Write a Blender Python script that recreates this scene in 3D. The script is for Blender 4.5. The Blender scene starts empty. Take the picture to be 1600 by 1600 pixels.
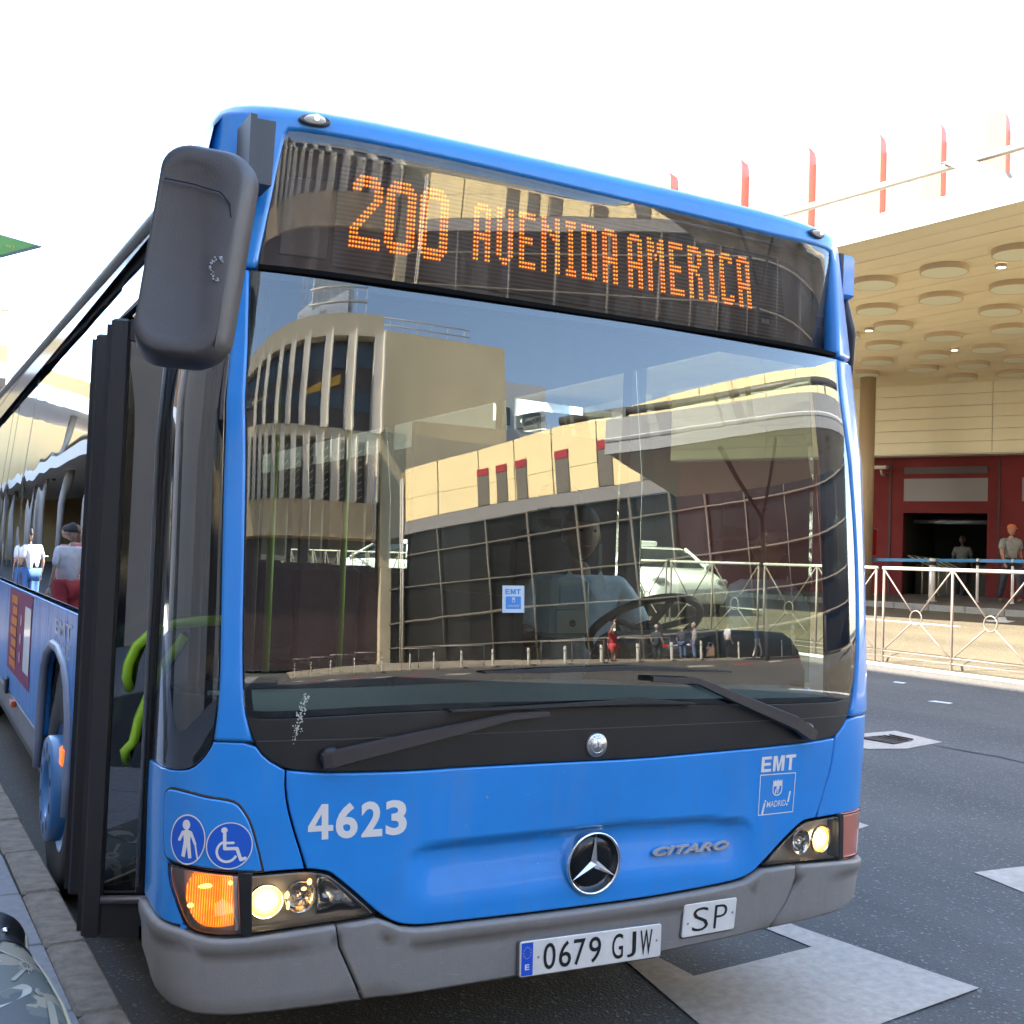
import bpy, bmesh, math, random
import numpy as np
from mathutils import Vector, Matrix

random.seed(7)
rng = np.random.default_rng(7)
SC = bpy.context.scene
COL = SC.collection
R = math.radians

# ------------------------------------------------------------------ camera
CAM_LOC = (-1.939, -3.003, 1.589)
YAW, PITCH, ROLL = 0.4938, 0.0415, 0.0358
_f = Vector((math.sin(YAW)*math.cos(PITCH), math.cos(YAW)*math.cos(PITCH), math.sin(PITCH)))
_r = Vector((math.cos(YAW), -math.sin(YAW), 0))
_u = _r.cross(_f)
_r2 = math.cos(ROLL)*_r + math.sin(ROLL)*_u
_u2 = -math.sin(ROLL)*_r + math.cos(ROLL)*_u
cd = bpy.data.cameras.new('camera'); cam = bpy.data.objects.new('camera', cd); COL.objects.link(cam)
cam.matrix_world = Matrix(((_r2.x, _u2.x, -_f.x, CAM_LOC[0]), (_r2.y, _u2.y, -_f.y, CAM_LOC[1]),
                           (_r2.z, _u2.z, -_f.z, CAM_LOC[2]), (0, 0, 0, 1)))
cd.sensor_width = 36; cd.lens = 1764.27/1600*36
cd.clip_start = 0.05; cd.clip_end = 3000
SC.camera = cam

# ------------------------------------------------------------------ sky, sun, exposure
SUN_AZ = (-0.975, 0.222)          # the sun stands over the terminal on the left
SUN_EL = R(40)
W = bpy.data.worlds.new('World'); SC.world = W; W.use_nodes = True
nt = W.node_tree; nt.nodes.clear()
sky = nt.nodes.new('ShaderNodeTexSky'); sky.sky_type = 'NISHITA'; sky.sun_disc = False
sky.sun_elevation = SUN_EL
sky.sun_rotation = math.atan2(SUN_AZ[0], SUN_AZ[1])
sky.air_density = 1.0; sky.dust_density = 0.9; sky.ozone_density = 0.7
bgn = nt.nodes.new('ShaderNodeBackground'); bgn.inputs['Strength'].default_value = 0.135
wo = nt.nodes.new('ShaderNodeOutputWorld')
nt.links.new(sky.outputs[0], bgn.inputs[0]); nt.links.new(bgn.outputs[0], wo.inputs[0])
sd = bpy.data.lights.new('sun', 'SUN'); sd.energy = 4.6; sd.angle = R(0.53); sd.color = (1.0, 0.93, 0.80)
so = bpy.data.objects.new('sun', sd); COL.objects.link(so)
sv = Vector((SUN_AZ[0]*math.cos(SUN_EL), SUN_AZ[1]*math.cos(SUN_EL), math.sin(SUN_EL)))
so.rotation_euler = sv.to_track_quat('Z', 'Y').to_euler(); so.location = sv*60
SC.view_settings.view_transform = 'Standard'; SC.view_settings.look = 'None'
SC.view_settings.gamma = 1; SC.view_settings.use_curve_mapping = False
SC.view_settings.exposure = 3.2
SC.render.engine = 'CYCLES'
SC.cycles.max_bounces = 8; SC.cycles.transparent_max_bounces = 12
SC.cycles.use_denoising = True
SC.cycles.caustics_reflective = False; SC.cycles.caustics_refractive = False
# ------------------------------------------------------------------ materials
MATS = {}
def mat(name, col, rough=0.6, metal=0.0, spec=0.5, coat=0.0, emit=None, estr=0.0, noise=None, bump=None, grime=0.0):
    """noise = (scale, amount, second colour or None); bump = (scale, strength)"""
    if name in MATS: return MATS[name]
    m = bpy.data.materials.new(name); m.use_nodes = True
    n = m.node_tree.nodes; l = m.node_tree.links
    b = n['Principled BSDF']
    b.inputs['Base Color'].default_value = (*col, 1); b.inputs['Roughness'].default_value = rough
    b.inputs['Metallic'].default_value = metal; b.inputs['Specular IOR Level'].default_value = spec
    b.inputs['Coat Weight'].default_value = coat; b.inputs['Coat Roughness'].default_value = 0.06
    if emit:
        b.inputs['Emission Color'].default_value = (*emit, 1); b.inputs['Emission Strength'].default_value = estr
    tc = None
    if noise or bump:
        tc = n.new('ShaderNodeTexCoord')
    if noise:
        tx = n.new('ShaderNodeTexNoise'); tx.inputs['Scale'].default_value = noise[0]; tx.inputs['Detail'].default_value = 6
        tx.inputs['Roughness'].default_value = 0.65
        l.new(tc.outputs['Object'], tx.inputs['Vector'])
        cr = n.new('ShaderNodeValToRGB')
        c2 = noise[2] if len(noise) > 2 and noise[2] else tuple(max(0, c*(1-noise[1])) for c in col)
        c1 = tuple(min(1, c*(1+noise[1]*0.6)) for c in col)
        cr.color_ramp.elements[0].position = 0.32; cr.color_ramp.elements[0].color = (*c2, 1)
        cr.color_ramp.elements[1].position = 0.68; cr.color_ramp.elements[1].color = (*c1, 1)
        l.new(tx.outputs['Fac'], cr.inputs['Fac']); l.new(cr.outputs['Color'], b.inputs['Base Color'])
    if bump:
        t2 = n.new('ShaderNodeTexNoise'); t2.inputs['Scale'].default_value = bump[0]; t2.inputs['Detail'].default_value = 4
        l.new(tc.outputs['Object'], t2.inputs['Vector'])
        bp = n.new('ShaderNodeBump'); bp.inputs['Strength'].default_value = bump[1]; bp.inputs['Distance'].default_value = 0.01
        l.new(t2.outputs['Fac'], bp.inputs['Height']); l.new(bp.outputs['Normal'], b.inputs['Normal'])
    if grime:
        tc2 = n.new('ShaderNodeTexCoord'); mp = n.new('ShaderNodeMapping'); mp.inputs['Scale'].default_value = (9, 9, 1.2)
        g1 = n.new('ShaderNodeTexNoise'); g1.inputs['Scale'].default_value = 1.3; g1.inputs['Detail'].default_value = 6; g1.inputs['Roughness'].default_value = 0.7
        l.new(tc2.outputs['Object'], mp.inputs[0]); l.new(mp.outputs[0], g1.inputs['Vector'])
        g2 = n.new('ShaderNodeMapRange'); g2.inputs[1].default_value = 0.50; g2.inputs[2].default_value = 0.82; g2.inputs[3].default_value = 0; g2.inputs[4].default_value = grime; l.new(g1.outputs['Fac'], g2.inputs[0])
        mxg = n.new('ShaderNodeMixRGB'); l.new(g2.outputs[0], mxg.inputs[0]); mxg.inputs[2].default_value = (0.16, 0.15, 0.13, 1)
        src = b.inputs['Base Color'].links[0].from_socket if b.inputs['Base Color'].links else None
        if src: l.new(src, mxg.inputs[1])
        else: mxg.inputs[1].default_value = (*col, 1)
        l.new(mxg.outputs[0], b.inputs['Base Color'])
        g3 = n.new('ShaderNodeMapRange'); g3.inputs[3].default_value = rough; g3.inputs[4].default_value = min(1, rough+0.35); g3.inputs[2].default_value = max(grime, 0.01); l.new(g2.outputs[0], g3.inputs[0]); l.new(g3.outputs[0], b.inputs['Roughness'])
    MATS[name] = m
    return m

def glassmat(name, tint, boost=2.0, base=0.02, rough=0.0, wav=None, dust=0.0):
    """tinted pane: Fresnel mix of a mirror and a tinted clear layer"""
    m = bpy.data.materials.new(name); m.use_nodes = True
    n = m.node_tree.nodes; l = m.node_tree.links; n.clear()
    o = n.new('ShaderNodeOutputMaterial'); mx = n.new('ShaderNodeMixShader')
    tr = n.new('ShaderNodeBsdfTransparent'); tr.inputs['Color'].default_value = (*tint, 1)
    gl = n.new('ShaderNodeBsdfGlossy'); gl.inputs['Roughness'].default_value = rough
    gl.inputs['Color'].default_value = (1, 1, 1, 1)
    fr = n.new('ShaderNodeFresnel'); fr.inputs['IOR'].default_value = 1.5
    ma = n.new('ShaderNodeMath'); ma.operation = 'MULTIPLY_ADD'; ma.use_clamp = True
    ma.inputs[1].default_value = boost; ma.inputs[2].default_value = base
    l.new(fr.outputs[0], ma.inputs[0]); l.new(ma.outputs[0], mx.inputs[0])
    l.new(tr.outputs[0], mx.inputs[1]); l.new(gl.outputs[0], mx.inputs[2]); l.new(mx.outputs[0], o.inputs[0])
    if wav:
        tc = n.new('ShaderNodeTexCoord'); t2 = n.new('ShaderNodeTexNoise'); t2.inputs['Scale'].default_value = wav[0]; t2.inputs['Detail'].default_value = 1
        l.new(tc.outputs['Object'], t2.inputs['Vector'])
        bp = n.new('ShaderNodeBump'); bp.inputs['Strength'].default_value = wav[1]; bp.inputs['Distance'].default_value = 0.02
        l.new(t2.outputs['Fac'], bp.inputs['Height'])
        l.new(bp.outputs['Normal'], gl.inputs['Normal']); l.new(bp.outputs['Normal'], fr.inputs['Normal'])
    if dust:
        # a thin film of road dust with run marks down the pane
        tc = n.new('ShaderNodeTexCoord'); mp = n.new('ShaderNodeMapping'); mp.inputs['Scale'].default_value = (16, 16, 1.1)
        nz = n.new('ShaderNodeTexNoise'); nz.inputs['Scale'].default_value = 1.6; nz.inputs['Detail'].default_value = 5
        n2 = n.new('ShaderNodeTexNoise'); n2.inputs['Scale'].default_value = 140; n2.inputs['Detail'].default_value = 2
        l.new(tc.outputs['Object'], mp.inputs[0]); l.new(mp.outputs[0], nz.inputs['Vector']); l.new(tc.outputs['Object'], n2.inputs['Vector'])
        mr = n.new('ShaderNodeMapRange'); mr.inputs[1].default_value = 0.42; mr.inputs[2].default_value = 0.80; mr.inputs[3].default_value = dust*0.45; mr.inputs[4].default_value = dust*2.2
        l.new(nz.outputs['Fac'], mr.inputs[0])
        mu = n.new('ShaderNodeMath'); mu.operation = 'MULTIPLY'; l.new(mr.outputs[0], mu.inputs[0])
        m3 = n.new('ShaderNodeMapRange'); m3.inputs[1].default_value = 0.3; m3.inputs[2].default_value = 0.75; m3.inputs[3].default_value = 0.7; m3.inputs[4].default_value = 1.5
        l.new(n2.outputs['Fac'], m3.inputs[0]); l.new(m3.outputs[0], mu.inputs[1])
        df = n.new('ShaderNodeBsdfDiffuse'); df.inputs['Color'].default_value = (0.42, 0.36, 0.29, 1)
        m4 = n.new('ShaderNodeMixShader'); l.new(mu.outputs[0], m4.inputs[0]); l.new(mx.outputs[0], m4.inputs[1]); l.new(df.outputs[0], m4.inputs[2]); l.new(m4.outputs[0], o.inputs[0])
    MATS[name] = m
    return m

# ------------------------------------------------------------------ objects
def tag(o, label=None, cat=None, group=None, kind=None):
    if label: o['label'] = label
    if cat: o['category'] = cat
    if group: o['group'] = group
    if kind: o['kind'] = kind
    return o

def empty(name, loc=(0, 0, 0), rz=0.0):
    o = bpy.data.objects.new(name, None); COL.objects.link(o)
    o.location = loc; o.rotation_euler = (0, 0, rz); o.empty_display_size = 0.2
    return o

def link(name, me, parent=None, loc=None):
    o = bpy.data.objects.new(name, me); COL.objects.link(o)
    if parent: o.parent = parent
    if loc is not None: o.location = loc
    return o

KIDS = None
def copy_tree(o, parent=None):
    c = o.copy(); COL.objects.link(c)
    if parent: c.parent = parent
    for ch in [x for x in bpy.data.objects if x.parent == o]:
        copy_tree(ch, c)
    return c

class MB:
    """collects shapes; build() links them as one mesh object"""
    def __init__(s): s.v = []; s.f = []; s.m = []; s.cur = 0; s.sm = []; s.smooth = False
    def add(s, vs, fs):
        k = len(s.v); s.v += [tuple(map(float, v)) for v in vs]
        for f in fs: s.f.append(tuple(i+k for i in f)); s.m.append(s.cur); s.sm.append(s.smooth)
        return s
    def slot(s, i): s.cur = i; return s
    def box(s, a, b, bev=0.0, M=None):
        x0, y0, z0 = a; x1, y1, z1 = b
        if bev <= 0:
            vs = [(x, y, z) for z in (z0, z1) for y in (y0, y1) for x in (x0, x1)]
            fs = [(0, 2, 3, 1), (4, 5, 7, 6), (0, 1, 5, 4), (2, 6, 7, 3), (0, 4, 6, 2), (1, 3, 7, 5)]
        else:
            vs = []; e = min(bev, (x1-x0)/2.01, (y1-y0)/2.01, (z1-z0)/2.01)
            pl = lambda z, i: [(x0+i, y0+e if 0 else y0+i, z), (x1-i, y0+i, z), (x1-i, y1-i, z), (x0+i, y1-i, z)]
            def ring(z, i):
                return [(x0+i+e, y0+i, z), (x1-i-e, y0+i, z), (x1-i, y0+i+e, z), (x1-i, y1-i-e, z), (x1-i-e, y1-i, z), (x0+i+e, y1-i, z), (x0+i, y1-i-e, z), (x0+i, y0+i+e, z)]
            rs = [ring(z0, e*0.9), ring(z0+e, 0), ring(z1-e, 0), ring(z1, e*0.9)]
            for r_ in rs: vs += r_
            fs = [tuple(range(7, -1, -1)), tuple(range(24, 32))]
            for k in range(3):
                for i in range(8):
                    j = (i+1) % 8; fs.append((k*8+i, k*8+j, k*8+8+j, k*8+8+i))
        if M is not None: vs = [M @ Vector(v) for v in vs]
        return s.add(vs, fs)
    def tube(s, pts, r, n=10, cap=True, closed=False):
        P = [Vector(p) for p in pts]; rr = r if hasattr(r, '__len__') else [r]*len(P)
        T = []
        for i in range(len(P)):
            if closed: t = (P[(i+1) % len(P)]-P[i-1])
            else: t = P[min(i+1, len(P)-1)]-P[max(i-1, 0)]
            T.append(t.normalized() if t.length > 1e-9 else Vector((0, 0, 1)))
        up = Vector((0, 0, 1)) if abs(T[0].z) < 0.9 else Vector((1, 0, 0))
        a = T[0].cross(up).normalized()
        vs = []; fs = []
        for i, p in enumerate(P):
            a = (a - T[i]*a.dot(T[i])).normalized(); b = T[i].cross(a)
            for k in range(n):
                an = 2*math.pi*k/n; vs.append(p+(a*math.cos(an)+b*math.sin(an))*rr[i])
        m = len(P)
        for i in range(m if closed else m-1):
            for k in range(n):
                j = (i+1) % m; q = (k+1) % n
                fs.append((i*n+k, i*n+q, j*n+q, j*n+k))
        if cap and not closed:
            fs.append(tuple(range(n-1, -1, -1))); fs.append(tuple(range((m-1)*n, m*n)))
        sm = s.smooth; s.smooth = n > 5; s.add(vs, fs); s.smooth = sm
        return s
    def prism(s, poly, lo, hi, ax='z', M=None):
        """poly of 2D points extruded along an axis between lo and hi"""
        n = len(poly)
        def mk(p, h):
            if ax == 'z': return (p[0], p[1], h)
            if ax == 'y': return (p[0], h, p[1])
            return (h, p[0], p[1])
        vs = [mk(p, lo) for p in poly]+[mk(p, hi) for p in poly]
        if M is not None: vs = [M @ Vector(v) for v in vs]
        fs = [tuple(range(n-1, -1, -1)), tuple(range(n, 2*n))]
        for i in range(n):
            j = (i+1) % n; fs.append((i, j, n+j, n+i))
        return s.add(vs, fs)
    def lathe(s, prof, n=24, M=None, cap0=False, cap1=False):
        """prof: (radius, height) pairs about z"""
        vs = []; fs = []
        for r_, h in prof:
            for k in range(n):
                a = 2*math.pi*k/n; vs.append(Vector((r_*math.cos(a), r_*math.sin(a), h)))
        for i in range(len(prof)-1):
            for k in range(n):
                q = (k+1) % n; fs.append((i*n+k, i*n+q, i*n+n+q, i*n+n+k))
        if cap0: fs.append(tuple(range(n-1, -1, -1)))
        if cap1: fs.append(tuple(range((len(prof)-1)*n, len(prof)*n)))
        if M is not None: vs = [M @ v for v in vs]
        sm = s.smooth; s.smooth = True; s.add(vs, fs); s.smooth = sm
        return s
    def grid(s, fn, us, vs_, flip=False):
        k = [[fn(u, v) for v in vs_] for u in us]; nv = len(vs_)
        vs = [p for row in k for p in row]; fs = []
        for i in range(len(us)-1):
            for j in range(nv-1):
                f = (i*nv+j, (i+1)*nv+j, (i+1)*nv+j+1, i*nv+j+1); fs.append(f[::-1] if flip else f)
        return s.add(vs, fs)
    def ball(s, c, r, nu=12, nv=8, M=None):
        r = r if hasattr(r, '__len__') else (r, r, r); vs = []; fs = []
        for i in range(nv+1):
            t = math.pi*i/nv
            for k in range(nu):
                a = 2*math.pi*k/nu
                v = Vector((r[0]*math.sin(t)*math.cos(a), r[1]*math.sin(t)*math.sin(a), r[2]*math.cos(t)))
                if M is not None: v = M @ v
                vs.append(v+Vector(c))
        for i in range(nv):
            for k in range(nu):
                q = (k+1) % nu; fs.append((i*nu+k, (i+1)*nu+k, (i+1)*nu+q, i*nu+q))
        sm = s.smooth; s.smooth = True; s.add(vs, fs); s.smooth = sm
        return s
    def mesh(s, name, mats):
        me = bpy.data.meshes.new(name); me.from_pydata(s.v, [], s.f); me.validate(verbose=False)
        for m in (mats if isinstance(mats, (list, tuple)) else [mats]): me.materials.append(m)
        if len(me.polygons) == len(s.f):
            me.polygons.foreach_set('material_index', s.m); me.polygons.foreach_set('use_smooth', s.sm)
        bm = bmesh.new(); bm.from_mesh(me); bmesh.ops.recalc_face_normals(bm, faces=bm.faces); bm.to_mesh(me); bm.free()
        me.update()
        return me
    def build(s, name, mats, parent=None, loc=None):
        return link(name, s.mesh(name, mats), parent, loc)

def text2d(txt, extra=0.0, shear=0.0, sx=1.0, space=1.0):
    """built-in font -> triangulated 2D mesh, box from (0,0) to (1,1)"""
    c = bpy.data.curves.new('t', 'FONT'); c.body = txt; c.offset = extra; c.shear = shear; c.resolution_u = 4
    c.space_character = space
    o = bpy.data.objects.new('t', c); COL.objects.link(o)
    dg = bpy.context.evaluated_depsgraph_get(); dg.update()
    me = bpy.data.meshes.new_from_object(o.evaluated_get(dg))
    v = np.array([x.co[:2] for x in me.vertices]); f = [tuple(p.vertices) for p in me.polygons]
    bpy.data.objects.remove(o); bpy.data.curves.remove(c); bpy.data.meshes.remove(me)
    lo = v.min(0); hi = v.max(0)
    return (v-lo)/(hi-lo), f, (hi-lo)[0]/(hi-lo)[1]
# plan curve of the bus nose
_B,_N,_W=.28,4.18,1.275
_t=np.linspace(0,np.pi/2,4001)
_px=_W*np.sin(_t)**(2/_N); _py=_B*(1-np.cos(_t)**(2/_N))
_pu=np.concatenate([[0],np.cumsum(np.hypot(np.diff(_px),np.diff(_py)))])
UMAX=float(_pu[-1])
_ZK=np.array([.10,.25,.35,.6,.8,1.0,1.15,1.45,1.75,2.05,2.3,2.45,2.65,2.80,3.2])
_YK=np.array([.03,.010,.004,-.006,-.014,-.022,-.0215,-.008,.011,.033,.0515,.0625,.079,.0925,.14])
def _pchip(xk,yk,x):
    h=np.diff(xk); d=np.diff(yk)/h
    m=np.zeros_like(yk); m[0]=d[0]; m[-1]=d[-1]
    m[1:-1]=(d[:-1]*h[1:]+d[1:]*h[:-1])/(h[1:]+h[:-1])
    i=np.clip(np.searchsorted(xk,x)-1,0,len(h)-1)
    t=(x-xk[i])/h[i]; 
    return ((2*t**3-3*t*t+1)*yk[i]+(t**3-2*t*t+t)*h[i]*m[i]+(-2*t**3+3*t*t)*yk[i+1]+(t**3-t*t)*h[i]*m[i+1])
def Y0(z): return _pchip(_ZK,_YK,np.asarray(z,float))
def WZ(z): return np.interp(z,[.2,.35,.5,.9,2.0,2.4,2.8,3.2],[1.25,1.268,1.28,1.29,1.287,1.245,1.205,1.17])
def CAP(z):
    t=np.clip((np.asarray(z,float)-2.83)/.07,0,1)
    return 1-np.sqrt(np.clip(1-t*t,0,1))
def S(u,z):
    u=np.asarray(u,float); z=np.asarray(z,float)
    a=np.abs(u)
    x=np.where(a<UMAX,np.interp(a,_pu,_px),_W); y=np.where(a<UMAX,np.interp(a,_pu,_py),_B+a-UMAX)
    c=CAP(z)
    return np.stack([np.sign(u)*(x*WZ(z)/_W-.08*c*np.clip(a/1.0,0,1)**3), (Y0(z)+.14*c)*np.clip(1-(a-UMAX)/.6,0,1)+y, z+0*u],-1)
def SN(u,z,e=2e-3):
    n=np.cross(S(u+e,z)-S(u-e,z),S(u,z+e)-S(u,z-e))
    return n/np.linalg.norm(n,axis=-1,keepdims=True)
def SO(u,z,off): return S(u,z)+SN(u,z)*np.asarray(off)[...,None]
def dens(poly, step=0.03):
    out = []
    n = len(poly)
    for i in range(n):
        a = np.array(poly[i]); b = np.array(poly[(i+1) % n]); k = max(1, int(np.linalg.norm(b-a)/step))
        for t in range(k): out.append(a+(b-a)*t/k)
    return np.array(out)
def chaikin(poly, it=1, w=0.25):
    """rounds gentle turns, keeps sharp corners"""
    P = np.array(poly, float)
    for _ in range(it):
        out = []; n = len(P)
        for i in range(n):
            a, b, c = P[i-1], P[i], P[(i+1) % n]; d1 = b-a; d2 = c-b; l1 = np.linalg.norm(d1); l2 = np.linalg.norm(d2)
            co = float(d1@d2)/max(l1*l2, 1e-9)
            if co < 0.62: out.append(b)
            else:
                r1 = min(w*l1, 0.06); r2 = min(w*l2, 0.06); out.append(b-d1/max(l1, 1e-9)*r1); out.append(b+d2/max(l2, 1e-9)*r2)
        P = np.array(out)
    return P
def rounded(poly, r, n=4):
    """cuts round corners of radius about r into an outline"""
    P = np.array(poly, float); out = []; m = len(P)
    for i in range(m):
        a, b, c = P[i-1], P[i], P[(i+1) % m]; p = b+(a-b)/np.linalg.norm(a-b)*r; q = b+(c-b)/np.linalg.norm(c-b)*r
        for k in range(n+1):
            t = k/n; out.append((1-t)**2*p+2*t*(1-t)*b+t*t*q)
    return np.array(out)
def area(P): return 0.5*np.sum(P[:, 0]*np.roll(P[:, 1], -1)-np.roll(P[:, 0], -1)*P[:, 1])
def inset(P, d):
    """moves a counter-clockwise outline inward by d"""
    A = np.roll(P, 1, 0); B = np.roll(P, -1, 0)
    def nrm(e): 
        e = e/np.maximum(np.linalg.norm(e, axis=1, keepdims=True), 1e-9); return np.stack([-e[:, 1], e[:, 0]], 1)
    n1 = nrm(P-A); n2 = nrm(B-P); m = n1+n2
    m = m/np.maximum((m*m).sum(1, keepdims=True), 0.6)*2
    return P+m*d
from mathutils.geometry import delaunay_2d_cdt
def inside(P, Q):
    """which points of Q lie inside the outline P"""
    x, y = Q[:, 0], Q[:, 1]; r = np.zeros(len(Q), bool)
    for (x0, y0), (x1, y1) in zip(P, np.roll(P, -1, 0)):
        c = ((y0 > y) != (y1 > y)); r ^= c & (x < (x1-x0)*(y-y0)/((y1-y0) if y1 != y0 else 1e-12)+x0)
    return r
def fill2d(P, grid):
    """fills a 2D outline with even triangles about one grid step wide"""
    P = np.asarray(P, float); lo = P.min(0); hi = P.max(0)
    gx, gy = np.meshgrid(np.arange(lo[0]+grid*0.5, hi[0], grid), np.arange(lo[1]+grid*0.5, hi[1], grid))
    Q = np.stack([gx.ravel(), gy.ravel()], 1)
    if len(Q):
        Q = Q[inside(P, Q)]
        if len(Q):
            d = np.sqrt(((Q[:, None, :]-P[None, :, :])**2).sum(2)).min(1); Q = Q[d > grid*0.3]
    n = len(P)
    r = delaunay_2d_cdt([Vector(p) for p in P]+[Vector(q) for q in Q], [], [list(range(n))], 1, 1e-6)
    V = np.array([tuple(v) for v in r[0]]); F = []
    for f in r[2]:
        a, b_, c = V[f[0]], V[f[1]], V[f[2]]
        F.append(tuple(f) if (b_[0]-a[0])*(c[1]-a[1])-(b_[1]-a[1])*(c[0]-a[0]) > 0 else tuple(f[::-1]))
    return V, F
def panel(name, poly, m, parent, off=0.0, bev=0.004, drop=0.003, thick=0.03, gap=0.003, grid=0.06, fn=None, smooth=1, disp=None, flat=False):
    """curved sheet laid on the nose surface (or on fn), with a rolled edge and a turned-in flange"""
    P = np.array(poly, float)
    if area(P) < 0: P = P[::-1]
    if smooth: P = chaikin(P, smooth)
    P = dens(P, 0.03)
    P = inset(P, gap) if gap else P
    I = inset(P, bev)
    V, F = fill2d(I, grid)
    S_ = fn or (lambda u, z, o: SO(u, z, o))
    d = np.zeros(len(V)) if disp is None else disp(V[:, 0], V[:, 1])
    offv = off+d if not callable(off) else off(V[:, 0], V[:, 1])+d
    offp = (lambda A: off(A[:, 0], A[:, 1])) if callable(off) else (lambda A: np.full(len(A), off))
    top = S_(V[:, 0], V[:, 1], offv)
    di = np.zeros(len(I)) if disp is None else disp(I[:, 0], I[:, 1])
    rim0 = S_(I[:, 0], I[:, 1], offp(I)+di); rim1 = S_(P[:, 0], P[:, 1], offp(P)+di-drop); rim2 = S_(P[:, 0], P[:, 1], offp(P)+di-thick)
    vs = np.concatenate([top, rim0, rim1, rim2]); n = len(P); a = len(V); fs = [tuple(f) for f in F]
    # orientation: the 2D fill is counter-clockwise when seen from the outside
    for i in range(n):
        j = (i+1) % n
        fs.append((a+i, a+n+i, a+n+j, a+j)); fs.append((a+n+i, a+2*n+i, a+2*n+j, a+n+j))
    me = bpy.data.meshes.new(name); me.from_pydata(vs.tolist(), [], fs)
    for q in (m if isinstance(m, (list, tuple)) else [m]): me.materials.append(q)
    me.polygons.foreach_set('use_smooth', [True]*len(me.polygons))
    if not flat:
        e = 2e-3
        def nrm(A, o):
            du = S_(A[:, 0]+e, A[:, 1], o(A+[e, 0]))-S_(A[:, 0]-e, A[:, 1], o(A-[e, 0]))
            dz = S_(A[:, 0], A[:, 1]+e, o(A+[0, e]))-S_(A[:, 0], A[:, 1]-e, o(A-[0, e]))
            q = np.cross(du, dz); return q/np.linalg.norm(q, axis=1, keepdims=True)
        ofn = lambda A: (offp(A)+(0 if disp is None else disp(A[:, 0], A[:, 1])))
        nt_ = nrm(V, ofn); ni = nrm(I, ofn)
        outw = rim1-rim0; outw = outw/np.maximum(np.linalg.norm(outw, axis=1, keepdims=True), 1e-9)
        n1 = ni+outw*0.9; n1 /= np.linalg.norm(n1, axis=1, keepdims=True)
        nn = np.concatenate([nt_, ni, n1, outw])
        me.update()
        me.normals_split_custom_set_from_vertices(nn.tolist())
    o = link(name, me, parent)
    return o
def decal(name, polys, m, parent, off=0.0015, fn=None):
    """flat print: list of (verts2d, faces) in surface coordinates"""
    S_ = fn or (lambda u, z, o: SO(u, z, o)); vs = []; fs = []
    for V, F in polys:
        V = np.asarray(V, float); k = len(vs); P = S_(V[:, 0], V[:, 1], np.full(len(V), off)); vs += P.tolist(); fs += [tuple(i+k for i in f) for f in F]
    me = bpy.data.meshes.new(name); me.from_pydata(vs, [], fs)
    me.materials.append(m)
    return link(name, me, parent)
def fit(v, bl, br, tl, tr):
    """unit-square points -> four surface corners"""
    v = np.asarray(v); x = v[:, :1]; y = v[:, 1:2]; bl, br, tl, tr = map(np.array, (bl, br, tl, tr))
    return bl*(1-x)*(1-y)+br*x*(1-y)+tl*(1-x)*y+tr*x*y
def stroke(pts, w, n=8):
    """thick rounded polyline as 2D polygons"""
    out = []; P = [np.array(p, float) for p in pts]
    for a, b in zip(P[:-1], P[1:]):
        d = b-a; L = np.linalg.norm(d)
        if L < 1e-9: continue
        t = math.atan2(d[1], d[0]); r = w/2
        v = [a+r*np.array([math.cos(t+math.pi/2+math.pi*k/n), math.sin(t+math.pi/2+math.pi*k/n)]) for k in range(n+1)]
        v += [b+r*np.array([math.cos(t-math.pi/2+math.pi*k/n), math.sin(t-math.pi/2+math.pi*k/n)]) for k in range(n+1)]
        out.append((np.array(v), [tuple(range(len(v)))]))
    return out
def disc2(c, r, n=28, ry=None):
    ry = ry or r
    return (np.array([(c[0]+r*math.cos(2*math.pi*k/n), c[1]+ry*math.sin(2*math.pi*k/n)) for k in range(n)]), [tuple(range(n))])
def ring2(c, r0, r1, n=40, a0=0, a1=2*math.pi, sy=1.0):
    full = abs(a1-a0-2*math.pi) < 1e-6; m = n if full else n+1
    v = []
    for k in range(m):
        a = a0+(a1-a0)*k/n; v += [(c[0]+r0*math.cos(a), c[1]+sy*r0*math.sin(a)), (c[0]+r1*math.cos(a), c[1]+sy*r1*math.sin(a))]
    f = [(2*k, 2*k+1, 2*((k+1) % m)+1, 2*((k+1) % m)) for k in range(n)]
    return (np.array(v), f)
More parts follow.
